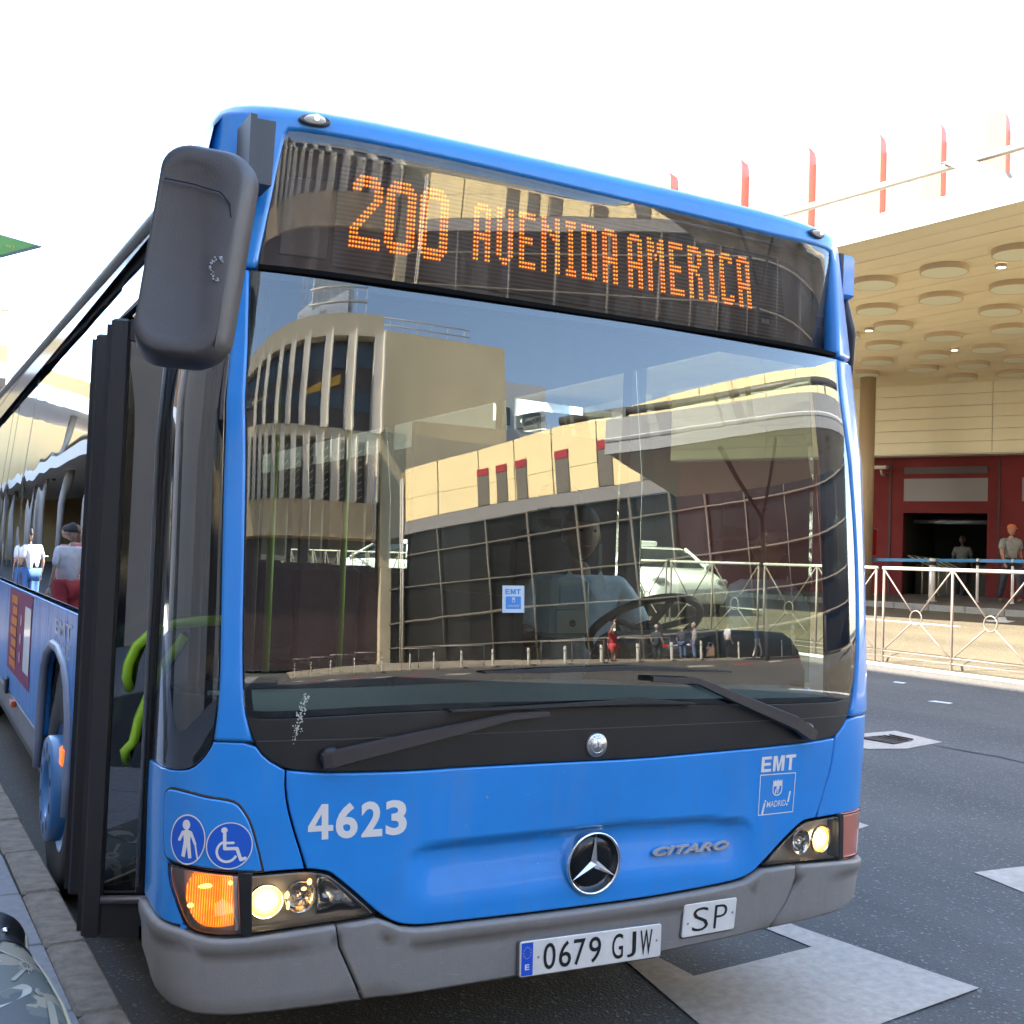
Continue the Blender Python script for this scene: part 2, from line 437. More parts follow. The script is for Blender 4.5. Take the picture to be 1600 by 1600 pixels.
# outlines on the nose, (distance along the plan curve, height) in metres
T = {"windscreen": [[-1.1493, 2.373],[-1.1426, 2.3008],[-1.125, 2.118],[-1.1115, 1.8671],[-1.1091, 1.6034],[-1.106, 1.3439],[-1.0992, 1.1985],[-1.0884, 1.1352],[-1.0312, 1.1313],[-0.893, 1.1357],[-0.7103, 1.1416],[-0.4644, 1.1434],[-0.1977, 1.1408],[0.0314, 1.1377],[0.4705, 1.1304],[0.8643, 1.1214],[1.0638, 1.1194],[1.1212, 1.1531],[1.1468, 1.3141],[1.1527, 1.454],[1.1523, 1.642],[1.1425, 1.8073],[1.1258, 1.9848],[1.1166, 2.1148],[1.1071, 2.2328],[1.1154, 2.3751],[0.7289, 2.3709],[0.1651, 2.3772],[-0.3249, 2.3722],[-0.7551, 2.3678]], "cowl": [[-1.0884, 1.1352],[-1.0672, 1.07],[-1.035, 1.0265],[-0.979, 0.9939],[-0.8862, 0.9833],[-0.7499, 0.9778],[-0.607, 0.9748],[-0.4573, 0.9768],[-0.1909, 0.9746],[0.158, 0.9697],[0.4101, 0.9753],[0.6832, 0.9804],[0.9106, 0.9876],[1.0123, 0.9947],[1.0589, 1.0281],[1.0893, 1.0628],[1.1212, 1.1531],[1.0638, 1.1194],[0.8643, 1.1214],[0.4705, 1.1304],[0.0314, 1.1377],[-0.1977, 1.1408],[-0.4644, 1.1434],[-0.7103, 1.1416],[-0.893, 1.1357],[-1.0312, 1.1313]], "hood": [[-0.979, 0.9939],[-0.8862, 0.9833],[-0.7499, 0.9778],[-0.607, 0.9748],[-0.4573, 0.9768],[-0.1909, 0.9746],[0.158, 0.9697],[0.4101, 0.9753],[0.6832, 0.9804],[0.9106, 0.9876],[1.0123, 0.9947],[0.9995, 0.8864],[0.9675, 0.7983],[0.9356, 0.7134],[0.887, 0.7114],[0.8622, 0.7049],[0.8268, 0.6839],[0.7696, 0.6453],[0.7145, 0.6005],[0.6789, 0.576],[0.6602, 0.5606],[0.6108, 0.5422],[0.5505, 0.5337],[0.3779, 0.5251],[0.1887, 0.5191],[-0.1636, 0.5195],[-0.5349, 0.5255],[-0.5847, 0.5277],[-0.634, 0.537],[-0.6733, 0.556],[-0.7185, 0.5898],[-0.7806, 0.648],[-0.8279, 0.6879],[-0.8466, 0.7036],[-0.8737, 0.7111],[-0.9129, 0.7177],[-0.9289, 0.7697],[-0.9484, 0.8234],[-0.9683, 0.8909],[-0.9782, 0.947]], "wing_left": [[-1.175, 1.0735],[-1.0672, 1.07],[-1.035, 1.0265],[-0.979, 0.9939],[-0.9782, 0.947],[-0.9683, 0.8909],[-0.9484, 0.8234],[-0.9289, 0.7697],[-0.9129, 0.7177],[-0.9789, 0.7171],[-1.0518, 0.7146],[-1.1301, 0.7211],[-1.2139, 0.7325],[-1.2836, 0.7426],[-1.2792, 0.6951],[-1.2561, 0.6435],[-1.2319, 0.5893],[-1.2349, 0.572],[-1.3664, 0.5875],[-1.4181, 0.5956],[-1.4312, 0.7921],[-1.4738, 0.9863],[-1.378, 0.989],[-1.2965, 0.9903],[-1.262, 0.9909],[-1.2254, 1.0004],[-1.1977, 1.027],[-1.1777, 1.0615]], "flap": [[-1.314, 0.9221],[-1.2999, 0.9365],[-1.2801, 0.9444],[-1.2217, 0.9358],[-1.1789, 0.9253],[-1.1374, 0.9203],[-1.1039, 0.9113],[-1.0864, 0.8919],[-1.0651, 0.8568],[-1.0463, 0.7973],[-1.0268, 0.7218],[-1.052, 0.7198],[-1.1303, 0.7262],[-1.2141, 0.7377],[-1.2838, 0.7477],[-1.3066, 0.7677]], "wing_right": [[1.0893, 1.0628],[1.2076, 1.0582],[1.233, 0.9089],[1.2233, 0.8038],[1.196, 0.7093],[1.079, 0.7138],[0.9356, 0.7134],[0.9675, 0.7983],[0.9995, 0.8864],[1.0123, 0.9947],[1.0589, 1.0281]], "pillar_left": [[-1.175, 1.0735],[-1.1692, 1.1296],[-1.1645, 1.2148],[-1.17, 1.5145],[-1.1726, 1.7581],[-1.1716, 1.9526],[-1.1777, 2.0963],[-1.1803, 2.2612],[-1.1766, 2.3766],[-1.1493, 2.373],[-1.1426, 2.3008],[-1.125, 2.118],[-1.1115, 1.8671],[-1.1091, 1.6034],[-1.106, 1.3439],[-1.0992, 1.1985],[-1.0902, 1.1386],[-1.0672, 1.07]], "pillar_right": [[1.1154, 2.3751],[1.1071, 2.2328],[1.1166, 2.1148],[1.1258, 1.9848],[1.1425, 1.8073],[1.1523, 1.642],[1.1527, 1.454],[1.1468, 1.3141],[1.1348, 1.2102],[1.1177, 1.1071],[1.0893, 1.0628],[1.2073, 1.0629],[1.2032, 1.2181],[1.2039, 1.5007],[1.1938, 1.8101],[1.1736, 2.0729],[1.1749, 2.2656],[1.18, 2.38]], "corner_glass": [[-1.1777, 2.0963],[-1.1716, 1.9526],[-1.1726, 1.7581],[-1.17, 1.5145],[-1.1645, 1.2148],[-1.1692, 1.1296],[-1.1777, 1.0615],[-1.1977, 1.027],[-1.2254, 1.0004],[-1.262, 0.9909],[-1.2965, 0.9903],[-1.378, 0.989]], "cap_inner": [[-1.1493, 2.373],[-1.1302, 2.3783],[-1.1163, 2.5477],[-1.1022, 2.6934],[-1.0922, 2.7784],[-1.0827, 2.7973],[-1.0289, 2.7993],[-0.5678, 2.7972],[0.1795, 2.7871],[0.7722, 2.7802],[1.119, 2.7921],[1.1654, 2.785],[1.1674, 2.7265],[1.1356, 2.5253],[1.1121, 2.3818]], "cap_outer": [[-1.1768, 2.3785],[1.1814, 2.3851]], "dest": [[-1.1336, 2.3761],[-1.0921, 2.7961],[1.1613, 2.7915],[1.113, 2.3867]], "lampL": [[-1.2836, 0.7426],[-1.2792, 0.6951],[-1.2561, 0.6435],[-1.2319, 0.5893],[-1.2084, 0.565],[-1.1661, 0.5554],[-1.1245, 0.5509],[-1.0629, 0.5512],[-0.9034, 0.5623],[-0.7176, 0.5699],[-0.7103, 0.5763],[-0.7185, 0.5898],[-0.7806, 0.648],[-0.8279, 0.6879],[-0.8521, 0.7059],[-0.9129, 0.7177],[-0.9789, 0.7171],[-1.0518, 0.7146],[-1.1301, 0.7211],[-1.2139, 0.7325]], "lampR": [[0.6878, 0.5728],[0.7912, 0.5704],[0.9504, 0.5632],[1.0862, 0.5519],[1.1892, 0.5395],[1.1911, 0.6328],[1.1904, 0.7032],[1.079, 0.7138],[0.9356, 0.7134],[0.887, 0.7114],[0.8622, 0.7049],[0.8268, 0.6839],[0.7696, 0.6453],[0.7145, 0.6005]], "indL": [[-1.2202, 0.7134],[-1.1628, 0.7078],[-1.0998, 0.703],[-1.0953, 0.572],[-1.1416, 0.5652],[-1.1883, 0.5707],[-1.2181, 0.5971],[-1.239, 0.6401],[-1.242, 0.6741]], "divL": [[-1.087, 0.7197],[-1.0602, 0.7167],[-1.0545, 0.5506],[-1.0813, 0.5506]], "divR": [[1.0555, 0.7142],[1.0872, 0.7128],[1.1074, 0.5487],[1.074, 0.5537]], "bumper_top": [[-1.4181, 0.5956],[-1.3664, 0.5875],[-1.2349, 0.572],[-1.2083, 0.5616],[-1.166, 0.5502],[-1.1244, 0.5458],[-1.0627, 0.546],[-0.9032, 0.557],[-0.7061, 0.565],[-0.6732, 0.5524],[-0.6338, 0.5334],[-0.5845, 0.524],[-0.5347, 0.5218],[-0.1634, 0.5156],[0.189, 0.515],[0.3782, 0.5208],[0.5509, 0.5294],[0.6113, 0.5357],[0.6605, 0.5562],[0.6884, 0.5663],[0.7916, 0.566],[1.0868, 0.5473],[1.1901, 0.5347]], "bumper_bottom": [[1.2216, 0.3925],[1.1825, 0.3734],[1.1108, 0.3599],[0.74, 0.3578],[0.2713, 0.3349],[-0.252, 0.3353],[-0.739, 0.3305],[-1.0066, 0.3338],[-1.1257, 0.3312],[-1.21, 0.3373],[-1.2826, 0.354],[-1.3546, 0.3797],[-1.4125, 0.4313]], "bump_seamL": [[-0.8239, 0.5455],[-0.8111, 0.4944],[-0.7774, 0.4187],[-0.739, 0.3359]], "bump_seamR": [[0.836, 0.5477],[0.8513, 0.5149],[0.8143, 0.4357],[0.7491, 0.3566]], "pt_starC": [[0.0023, 0.6533]], "pt_starL": [[-0.0941, 0.6429]], "pt_starR": [[0.1015, 0.6598]], "pt_starT": [[0.0007, 0.7509]], "pt_starB": [[0.0039, 0.5536]], "pt_badge": [[-0.0044, 1.0199],[-0.0416, 1.0217],[0.0331, 1.0222],[-0.0059, 1.0576],[-0.0026, 0.9822]], "pt_n4623": [[-0.9091, 0.7999],[-0.6247, 0.7969],[-0.9164, 0.8953],[-0.6371, 0.8927]], "pt_emt": [[0.6576, 0.8949],[0.8043, 0.894],[0.6595, 0.9469],[0.8154, 0.9487]], "pt_sq": [[0.6559, 0.7495],[0.8148, 0.7492],[0.6555, 0.8863],[0.8174, 0.8842]], "pt_crest": [[0.7197, 0.812],[0.7551, 0.8115],[0.7149, 0.8649],[0.7559, 0.8664]], "pt_madrid": [[0.6803, 0.7649],[0.7978, 0.7684]], "pt_citaro": [[0.2292, 0.6519],[0.5391, 0.6459],[0.2323, 0.6782],[0.5422, 0.6755]], "pt_plate": [[-0.2502, 0.3448],[0.2685, 0.3374],[-0.2531, 0.4493],[0.2623, 0.4349]], "pt_sp": [[0.3515, 0.3804],[0.5709, 0.3821],[0.355, 0.486],[0.5737, 0.4863]], "pt_ped": [[-1.2252, 0.8124],[-1.2728, 0.8113],[-1.1827, 0.8104],[-1.2275, 0.8791],[-1.223, 0.7475]], "pt_wch": [[-1.1194, 0.7964],[-1.1774, 0.8002],[-1.0578, 0.7908],[-1.1249, 0.8601],[-1.1173, 0.7328]], "pt_sticker": [[-0.3421, 1.4276],[-0.2684, 1.4283],[-0.343, 1.5079],[-0.2692, 1.5094]], "pt_mark_l": [[-1.0102, 2.8319],[-1.0492, 2.8317],[-0.9665, 2.8293]], "pt_mark_r": [[1.0377, 2.8292],[0.9907, 2.8321],[1.1027, 2.8279]], "pt_wiperL": [[-0.8702, 1.0195],[-0.7807, 1.0406],[-0.4831, 1.0958],[-0.3277, 1.124],[-0.2194, 1.128]], "pt_bladeL": [[-0.5152, 1.1431],[0.1511, 1.1542],[0.3522, 1.1403]], "pt_wiperR": [[0.8546, 1.0242],[0.7827, 1.0608],[0.4833, 1.1638],[0.351, 1.213],[0.1744, 1.2226]], "pt_bladeR": [[-0.4115, 1.2522],[-0.2003, 1.2546],[0.101, 1.2581],[0.496, 1.2397]], "pt_bowl": [[-1.0203, 0.6348],[-1.0189, 0.5965],[-1.0217, 0.6748]], "pt_bowl2": [[-0.9276, 0.6434]], "pt_bowlR": [[0.9846, 0.6313],[0.9898, 0.5809]], "pt_bowlR2": [[0.8482, 0.6196]], "pt_recess_top": [[-0.6373, 0.7341],[-0.5758, 0.7562],[-0.4556, 0.7627],[-0.1782, 0.7678],[0.135, 0.7722],[0.4258, 0.7616],[0.603, 0.7431],[0.6474, 0.7156]], "pt_mudline": [[-1.0672, 1.07],[-0.7077, 1.077],[0.1536, 1.0692],[1.0891, 1.0674]], "led": [[-0.8481, 2.5106],[-0.7535, 2.5091],[-0.8607, 2.7319],[-0.7632, 2.732],[-0.6155, 2.5088],[-0.5277, 2.5058],[-0.4217, 2.5335],[0.744, 2.5346],[-0.4166, 2.7125],[0.7747, 2.7163],[0.776, 2.4852],[-1.1304, 2.416],[1.2802, 2.4762]]}
# =================================================================== ground, road, pavements
def gz(x): return 0.045*min(max(0.0, x-1.6), 20.4)
def asphalt(name, c, c2, speck):
    m = bpy.data.materials.new(name); m.use_nodes = True; n = m.node_tree.nodes; l = m.node_tree.links
    b = n['Principled BSDF']; b.inputs['Roughness'].default_value = 0.85
    tc = n.new('ShaderNodeTexCoord')
    def noise(s, d): 
        t = n.new('ShaderNodeTexNoise'); t.inputs['Scale'].default_value = s; t.inputs['Detail'].default_value = d; l.new(tc.outputs['Object'], t.inputs['Vector']); return t
    def ramp(a, b_, p0, p1):
        r = n.new('ShaderNodeValToRGB'); r.color_ramp.elements[0].color = (*a, 1); r.color_ramp.elements[1].color = (*b_, 1)
        r.color_ramp.elements[0].position = p0; r.color_ramp.elements[1].position = p1; return r
    mp = n.new('ShaderNodeMapping'); mp.inputs['Scale'].default_value = (1.5, 0.10, 1); t3 = n.new('ShaderNodeTexNoise'); t3.inputs['Scale'].default_value = 1.0; t3.inputs['Detail'].default_value = 4
    l.new(tc.outputs['Object'], mp.inputs[0]); l.new(mp.outputs[0], t3.inputs['Vector'])
    t1 = noise(0.7, 5); t2 = noise(90, 3); v = n.new('ShaderNodeTexVoronoi'); v.inputs['Scale'].default_value = 95; l.new(tc.outputs['Object'], v.inputs['Vector'])
    r1 = ramp(c2, c, 0.35, 0.65); l.new(t1.outputs['Fac'], r1.inputs['Fac'])
    r2 = ramp((0.72, 0.72, 0.72), (1.25, 1.25, 1.25), 0.28, 0.72); l.new(t2.outputs['Fac'], r2.inputs['Fac'])
    mx = n.new('ShaderNodeMixRGB'); mx.blend_type = 'MULTIPLY'; mx.inputs[0].default_value = 1; l.new(r1.outputs[0], mx.inputs[1]); l.new(r2.outputs[0], mx.inputs[2])
    r3 = ramp((0.80, 0.80, 0.80), (1.12, 1.12, 1.12), 0.36, 0.62); l.new(t3.outputs['Fac'], r3.inputs['Fac'])
    m0 = n.new('ShaderNodeMixRGB'); m0.blend_type = 'MULTIPLY'; m0.inputs[0].default_value = 1; l.new(mx.outputs[0], m0.inputs[1]); l.new(r3.outputs[0], m0.inputs[2]); mx = m0
    wn = n.new('ShaderNodeSeparateColor'); l.new(v.outputs['Color'], wn.inputs[0])
    gt = n.new('ShaderNodeMath'); gt.operation = 'GREATER_THAN'; gt.inputs[1].default_value = 0.955; l.new(wn.outputs[0], gt.inputs[0])
    m2 = n.new('ShaderNodeMixRGB'); l.new(gt.outputs[0], m2.inputs[0]); l.new(mx.outputs[0], m2.inputs[1]); m2.inputs[2].default_value = (*speck, 1)
    l.new(m2.outputs[0], b.inputs['Base Color'])
    bp = n.new('ShaderNodeBump'); bp.inputs['Strength'].default_value = 0.40; bp.inputs['Distance'].default_value = 0.005
    l.new(v.outputs['Distance'], bp.inputs['Height']); l.new(bp.outputs['Normal'], b.inputs['Normal'])
    MATS[name] = m
    return m
ASPH = asphalt('asphalt', (0.085, 0.078, 0.068), (0.071, 0.065, 0.056), (0.15, 0.145, 0.135))
LANE = asphalt('sunlit_lane_asphalt', (0.074, 0.058, 0.032), (0.064, 0.050, 0.027), (0.20, 0.18, 0.14))  # same asphalt as the road, the sun's warmth put into a beige base
PAINT = mat('road_paint', (0.40, 0.335, 0.27), 0.7, noise=(22, 0.2, (0.33, 0.27, 0.205)), bump=(120, 0.15))
CONC = mat('kerb_concrete', (0.235, 0.190, 0.140), 0.85, noise=(14, 0.35), bump=(90, 0.25))
TILE = mat('paving_tile', (0.250, 0.240, 0.240), 0.8, noise=(20, 0.18), bump=(120, 0.12))
DARKJ = mat('joint_dark', (0.03, 0.029, 0.027), 0.9)
def sheet(name, x0, x1, y0, y1, dz, m, kind='structure', parent=None):
    xs = sorted(set([x0, x1]+[x for x in (1.6, 22.0) if x0 < x < x1])); mb = MB()
    yy = list(np.linspace(y0, y1, 4))
    mb.grid(lambda x, y: (x, y, gz(x)+dz), xs, yy)
    o = mb.build(name, m, parent)
    if kind and not parent: o['kind'] = kind
    return o
sheet('ground', -1500, 1500, -1500, 1500, -0.06, ASPH)
sheet('road', -1.6, 9.80, -120, 160, 0.0, ASPH)
sheet('far_road', 9.80, 18.60, -9, 160, 0.0, LANE)
sheet('rear_road', 9.80, 40.0, -120, -9, 0.0, ASPH)
sw_ = MB(); sw_.grid(lambda x, y: (x, y, gz(x)+0.12), (18.60, 22, 60), (-4, 40, 160)); sw_.add([(18.60, -4, 0.70), (18.60, 160, 0.70), (18.60, 160, gz(18.6)+0.12), (18.60, -4, gz(18.6)+0.12)], [(0, 1, 2, 3)])
tag(sw_.build('far_pavement', mat('far_pavement', (0.085, 0.07, 0.055), 0.8, noise=(3, 0.3))), kind='structure')
fk = empty('far_kerb', (0, 0, 0)); fk['kind'] = 'structure'
km = MB(); km.box((-0.10, 0.006, -0.10), (0.06, 0.994, 0.135), 0.012); kme = km.mesh('kerb_stone', mat('far_kerb_stone', (0.24, 0.22, 0.18), 0.8, noise=(5, 0.2)))
for k in range(34): link('kerb_stone', kme, fk, (18.60, -2+k, gz(18.6)))
# painted markings
def flat(name, poly, m, dz=0.004, parent=None):
    V, F = fill2d(np.array(poly if area(np.array(poly)) > 0 else poly[::-1], float), 0.6)
    me = bpy.data.meshes.new(name); me.from_pydata([(x, y, gz(x)+dz) for x, y in V], [], F); me.materials.append(m)
    o = link(name, me, parent)
    if not parent: o['kind'] = 'structure'
    return o
flat('bay_marking', [(0.50, -0.25), (1.187, -0.089), (1.778, -0.011), (1.646, 0.828), (1.56, 1.9), (1.41, 1.9), (1.515, 0.616), (1.251, 0.586), (0.84, 0.54), (0.80, 1.9), (0.64, 1.9), (0.690, 0.80)], PAINT)
flat('lane_dash', [(2.99, 1.01), (2.93, 0.66), (3.42, 0.78), (3.42, 0.93), (3.226, 0.972)], PAINT)
flat('lane_dash', [(3.00, 2.10), (3.228, 2.064), (3.22, 1.948), (3.10, 1.92)], PAINT)
flat('edge_line', [(9.50, -8), (9.74, -8), (9.74, 60), (9.50, 60)], mat('bright_paint', (0.62, 0.62, 0.60), 0.6, noise=(6, 0.2)))
for y in (-4, 1, 6, 11.6, 17, 23, 29): flat('lane_line', [(15.38, y), (15.52, y), (15.52, y+2.6), (15.38, y+2.6)], MATS['bright_paint'])
flat('lane_arrow', [(16.9, 12.1), (17.25, 12.55), (17.5, 12.2), (17.35, 12.23), (18.1, 12.9), (18.25, 12.78), (17.45, 12.10), (17.5, 11.95), (17.0, 11.75)], MATS['bright_paint'])
flat('paint_chip', [(8.35, 6.40), (8.45, 6.44), (8.42, 6.58), (8.34, 6.55)], MATS['bright_paint']); flat('paint_chip', [(7.50, 5.30), (7.60, 5.28), (7.63, 5.08), (7.55, 5.06)], MATS['bright_paint'])
flat('road_crack', [(5.60, 3.60), (5.645, 3.33), (5.66, 3.10), (5.685, 2.99), (5.66, 2.85), (5.65, 2.60), (5.62, 2.60), (5.63, 2.86), (5.65, 2.98), (5.625, 3.12), (5.61, 3.33)], mat('crack_tar', (0.025, 0.025, 0.026), 0.8), 0.003)
flat('drain_surround', [(4.95, 3.86), (5.35, 4.26), (5.86, 4.20), (5.78, 3.62), (5.30, 3.56), (5.02, 3.70)], PAINT, 0.004)
dg_ = empty('drain_grate', (0, 0, 0)); tag(dg_, 'dark square drain grate in a pale painted frame on the road', 'drain grate')
mb = MB(); mb.prism([(5.30, 4.06), (5.66, 4.10), (5.66, 3.78), (5.34, 3.74)], gz(5.4)-0.02, gz(5.5)+0.009); mb.build('grate_plate', mat('rust_iron', (0.045, 0.028, 0.022), 0.7, noise=(20, 0.4)), dg_)
for k in range(5):
    mb = MB(); x = 5.36+k*0.065; mb.box((x, 3.80, gz(x)+0.008), (x+0.022, 4.05, gz(x)+0.016)); mb.build('grate_bar', MATS['rust_iron'], dg_)
# near pavement: kerb stones and tiles on a slab
pv = empty('pavement', (0, 0, 0)); pv['kind'] = 'structure'
mb = MB(); mb.prism([(-1.24, -40), (-1.24, 0), (-1.86, 24), (-4.0, 110), (-60, 110), (-60, -40)], -0.05, 0.118); mb.build('pavement_bed', DARKJ, pv)
kb = MB(); kb.box((-0.142, 0.004, 0.0), (0.0, 0.672, 0.14), 0.012); kbm = kb.mesh('kerb_stone', CONC)
for k in range(-3, 34):
    y = 0.055+0.68*k; o = link('kerb_stone', kbm, pv, (-1.227-0.0255*y+random.uniform(-.004, .004), y, random.uniform(-.003, .003))); o.rotation_euler = (0, 0, 0.0255)
    o.scale = (1.0+0.012*max(0, min(k, 6)), 1, 1)
tl = MB(); tl.box((-0.646, 0.004, 0.10), (-0.003, 0.654, 0.139), 0.004); tlm = tl.mesh('paving_tile', TILE)
for k in range(-4, 26):
    for c in range(6 if k < 6 else 3):
        y = 0.105+0.66*k; o = link('paving_tile', tlm, pv, (-1.369-0.0323*y-0.65*c, y, random.uniform(-.0015, .0015))); o.rotation_euler = (0, 0, 0.03)
mb = MB(); mb.box((-8.1, -40, 0.10), (-5.2, 26, 0.137)); mb.build('pavement_strip', TILE, pv)

# =================================================================== the terminal along the near pavement (gives the shade)
CREAM = mat('cream_render', (0.42, 0.36, 0.27), 0.8, noise=(0.8, 0.12), bump=(20, 0.05))
GREYW = mat('grey_render', (0.42, 0.37, 0.32), 0.8, noise=(0.6, 0.1))
DGL = mat('dark_glazing', (0.015, 0.016, 0.018), 0.08, spec=0.8)
FRAMEM = mat('mullion_metal', (0.125, 0.110, 0.085), 0.5)
tb = empty('terminal_building', (-8, 0, 0)); tag(tb, 'tall grey terminal block along the near pavement with arched doorways', 'building')
mb = MB(); mb.box((-20, -24, 0.1), (-8, 17, 15.0)); mb.build('wall', GREYW, tb, (8, 0, 0))
aw = MB(); pts_ = [(-1.5, 0.12), (1.5, 0.12)]+[(1.5*math.cos(t), 3.2+1.9*math.sin(t)) for t in np.linspace(0, math.pi, 15)]
aw.prism(pts_, -0.05, 0.06, 'x'); awm = aw.mesh('arched_doorway', DGL)
for y in (-21, -9, 6): link('arched_doorway', awm, tb, (0.0, y, 0))
cw_ = MB(); cw_.box((-0.05, -1.2, 0), (0.05, 1.2, 1.8)); cwm = cw_.mesh('window', DGL)
for y in (-16, -3, 9): link('window', cwm, tb, (0.02, y, 9.6))
# lower arcade further along, seen mirrored in the side windows
ac = empty('terminal_arcade', (-9, 60, 0)); tag(ac, 'long tan terminal arcade with white canopy edge beyond the bus', 'building')
TAN = mat('tan_cladding', (0.20, 0.105, 0.032), 0.7, noise=(0.35, 0.25), bump=(0.8, 0.3))
L0 = (9, -60, 0)
mb = MB()
for k in range(16): mb.box((-22, 30+4*k+0.03, 6.2), (-9, 34+4*k-0.03, 9.6))
mb.build('parapet_wall', TAN, ac, L0)
mb = MB(); mb.box((-22, 30, 8.2), (-8.9, 94, 8.30)); mb.box((-22, 30, 9.6), (-8.8, 94, 9.75)); mb.build('parapet_moulding', mat('moulding_white', (0.40, 0.34, 0.26), 0.7), ac, L0)
mb = MB(); mb.box((-22, 29, 5.3), (-5.6, 95, 6.15)); mb.build('canopy', mat('canopy_white', (0.78, 0.78, 0.77), 0.6), ac, L0)
mb = MB(); mb.box((-22, 30, 0.1), (-12.0, 94, 5.3)); mb.build('glazed_front', DGL, ac, L0)
cm = MB(); cm.tube([(0, 0, 0.1), (0, 0, 5.3)], 0.2, 12); cmm = cm.mesh('column', mat('column_grey', (0.4, 0.38, 0.36), 0.6))
for k in range(8): link('column', cmm, ac, (2.4, -27+8*k, 0))

# =================================================================== canopy, shop front and finned building across the road
E0 = Vector((10.32, 9.637, 0)); ev = Vector((0.130, -0.9915, 0)); et = Vector((0.9915, 0.130, 0))
def CP(s, t, z): p = E0+ev*s+et*t; return (p.x, p.y, z)
CANM = Matrix(((ev.x, et.x, 0, E0.x), (ev.y, et.y, 0, E0.y), (0, 0, 1, 0), (0, 0, 0, 1)))
cn = empty('forecourt_canopy'); tag(cn, 'wide flat canopy with round hanging drum lights over the far road', 'canopy')
SOF = mat('soffit_panel', (0.85, 0.74, 0.48), 0.75, noise=(0.5, 0.10))
s0, s1 = -17.0, 11.0
sp_ = MB(); sp_.box((s0, 0.006, 0), (s1, 0.49, 0.05), M=None); spm = sp_.mesh('soffit_panel', SOF)
for k in range(27):
    o = link('soffit_panel', spm, cn); o.matrix_world = CANM @ Matrix.Translation((0, 0.50*k, 6.5+0.002*(k % 2)))
mb = MB(); mb.prism([(0.03, 6.56), (0.14, 6.86), (13.5, 6.86), (13.5, 6.56)], s0, s1, 'x', CANM); mb.build('roof_slab', mat('canopy_dark_core', (0.25, 0.22, 0.17), 0.8), cn)
mb = MB()
prof = [(-0.02, 6.495), (0.02, 6.60), (0.07, 6.74), (0.12, 6.88), (0.17, 6.88), (0.03, 6.50)]
mb.prism(prof, s0-0.02, s1+0.02, 'x', CANM); mb.build('fascia', mat('fascia_white', (0.80, 0.80, 0.79), 0.45), cn)
TUBEM = mat('canopy_tube', (0.34, 0.30, 0.24), 0.45)
mb = MB(); mb.tube([CP(s0, 0.52, 7.52), CP(s1, 0.50, 7.40)], 0.055, 12); mb.build('tube_rail', TUBEM, cn)
for s in (0.0, -9.0, -16.0):
    q_ = [(s+1.46, 7.50), (s+1.88, 7.45), (s+2.43, 7.12), (s+2.70, 6.66), (s+2.70, 6.50), (s+2.45, 6.66), (s+2.27, 6.98), (s+1.68, 7.36)]
    mb = MB(); mb.prism(q_, 0.40, 0.56, 'y', CANM); mb.build('bracket', mat('bracket_dark', (0.10, 0.095, 0.085), 0.6), cn)
drums = [(12.51, 9.54), (12.26, 10.79), (12.56, 8.22), (13.96, 10.86), (14.26, 9.62), (15.08, 13.0), (15.54, 10.88), (16.62, 13.09), (13.75, 12.15), (16.37, 14.47), (18.31, 13.35), (18.01, 14.59), (17.64, 15.87), (19.63, 14.85), (19.18, 15.93), (19.79, 13.73), (20.8, 16.15), (21.23, 15.02), (15.0, 14.3), (12.1, 12.1), (13.5, 13.5), (14.5, 8.3), (16.0, 9.6), (17.0, 11.8), (18.6, 12.1), (12.0, 13.4), (13.3, 14.9), (16.0, 15.8), (17.3, 17.2), (18.7, 17.3), (14.7, 15.7), (15.8, 17.2)]
dmb = MB(); dmb.slot(0).lathe([(0.37, 0.15), (0.372, 0.075), (0.368, 0.06), (0.352, 0.06)], 28); dmb.slot(1).lathe([(0.352, 0.062), (0.0, 0.062)], 28)
dm = dmb.mesh('drum_light', [mat('drum_rim', (0.55, 0.42, 0.25), 0.6), mat('drum_diffuser', (0.80, 0.80, 0.58), 0.5)])
for x, y in drums: link('drum_light', dm, cn, (x, y, 6.35))
dl_ = MB(); dl_.slot(0).lathe([(0.09, 0.06), (0.09, 0.0), (0.07, 0.0)], 16); dl_.slot(1).lathe([(0.07, 0.004), (0.0, 0.004)], 16)
dlm = dl_.mesh('downlight', [MATS['drum_rim'], mat('downlight_lit', (1, 1, 1), 0.5, emit=(1, 1, 0.95), estr=1.2)])
for x, y in ((13.05, 8.9), (15.0, 13.55), (17.9, 13.9)): link('downlight', dlm, cn, (x, y, 6.44))
mb = MB(); mb.tube([(19.0, 17.45, gz(19)+0.1), (19.0, 17.45, 6.52)], 0.19, 24); mb.build('column', mat('column_bronze', (0.42, 0.31, 0.19), 0.4), cn)
# shop front wall
A0 = Vector((20.7, 18.9, 0)); sv_ = Vector((0.447, -0.8944, 0)); nv_ = Vector((0.8944, 0.447, 0))
WM = Matrix(((sv_.x, nv_.x, 0, A0.x), (sv_.y, nv_.y, 0, A0.y), (0, 0, 1, 0), (0, 0, 0, 1)))
sf_ = empty('shop_front'); tag(sf_, 'dark red shop front below cream cladding under the canopy', 'building')
CLAD = mat('cream_cladding', (0.86, 0.78, 0.53), 0.3, noise=(0.6, 0.08))
cl_ = MB(); cl_.box((0.005, 0.0, 0.006), (2.995, 0.06, 0.304), 0.004); clm = cl_.mesh('cladding_panel', CLAD)
for r_ in range(6):
    for c in range(6):
        o = link('cladding_panel', clm, sf_); o.matrix_world = WM @ Matrix.Translation((-6+3*c, 0.0, 4.69+0.306*r_))
mb = MB(); mb.box((-6, 0.07, 4.69), (12, 0.4, 6.5), M=WM); mb.build('upper_wall', mat('cladding_joint', (0.22, 0.19, 0.15), 0.8), sf_)
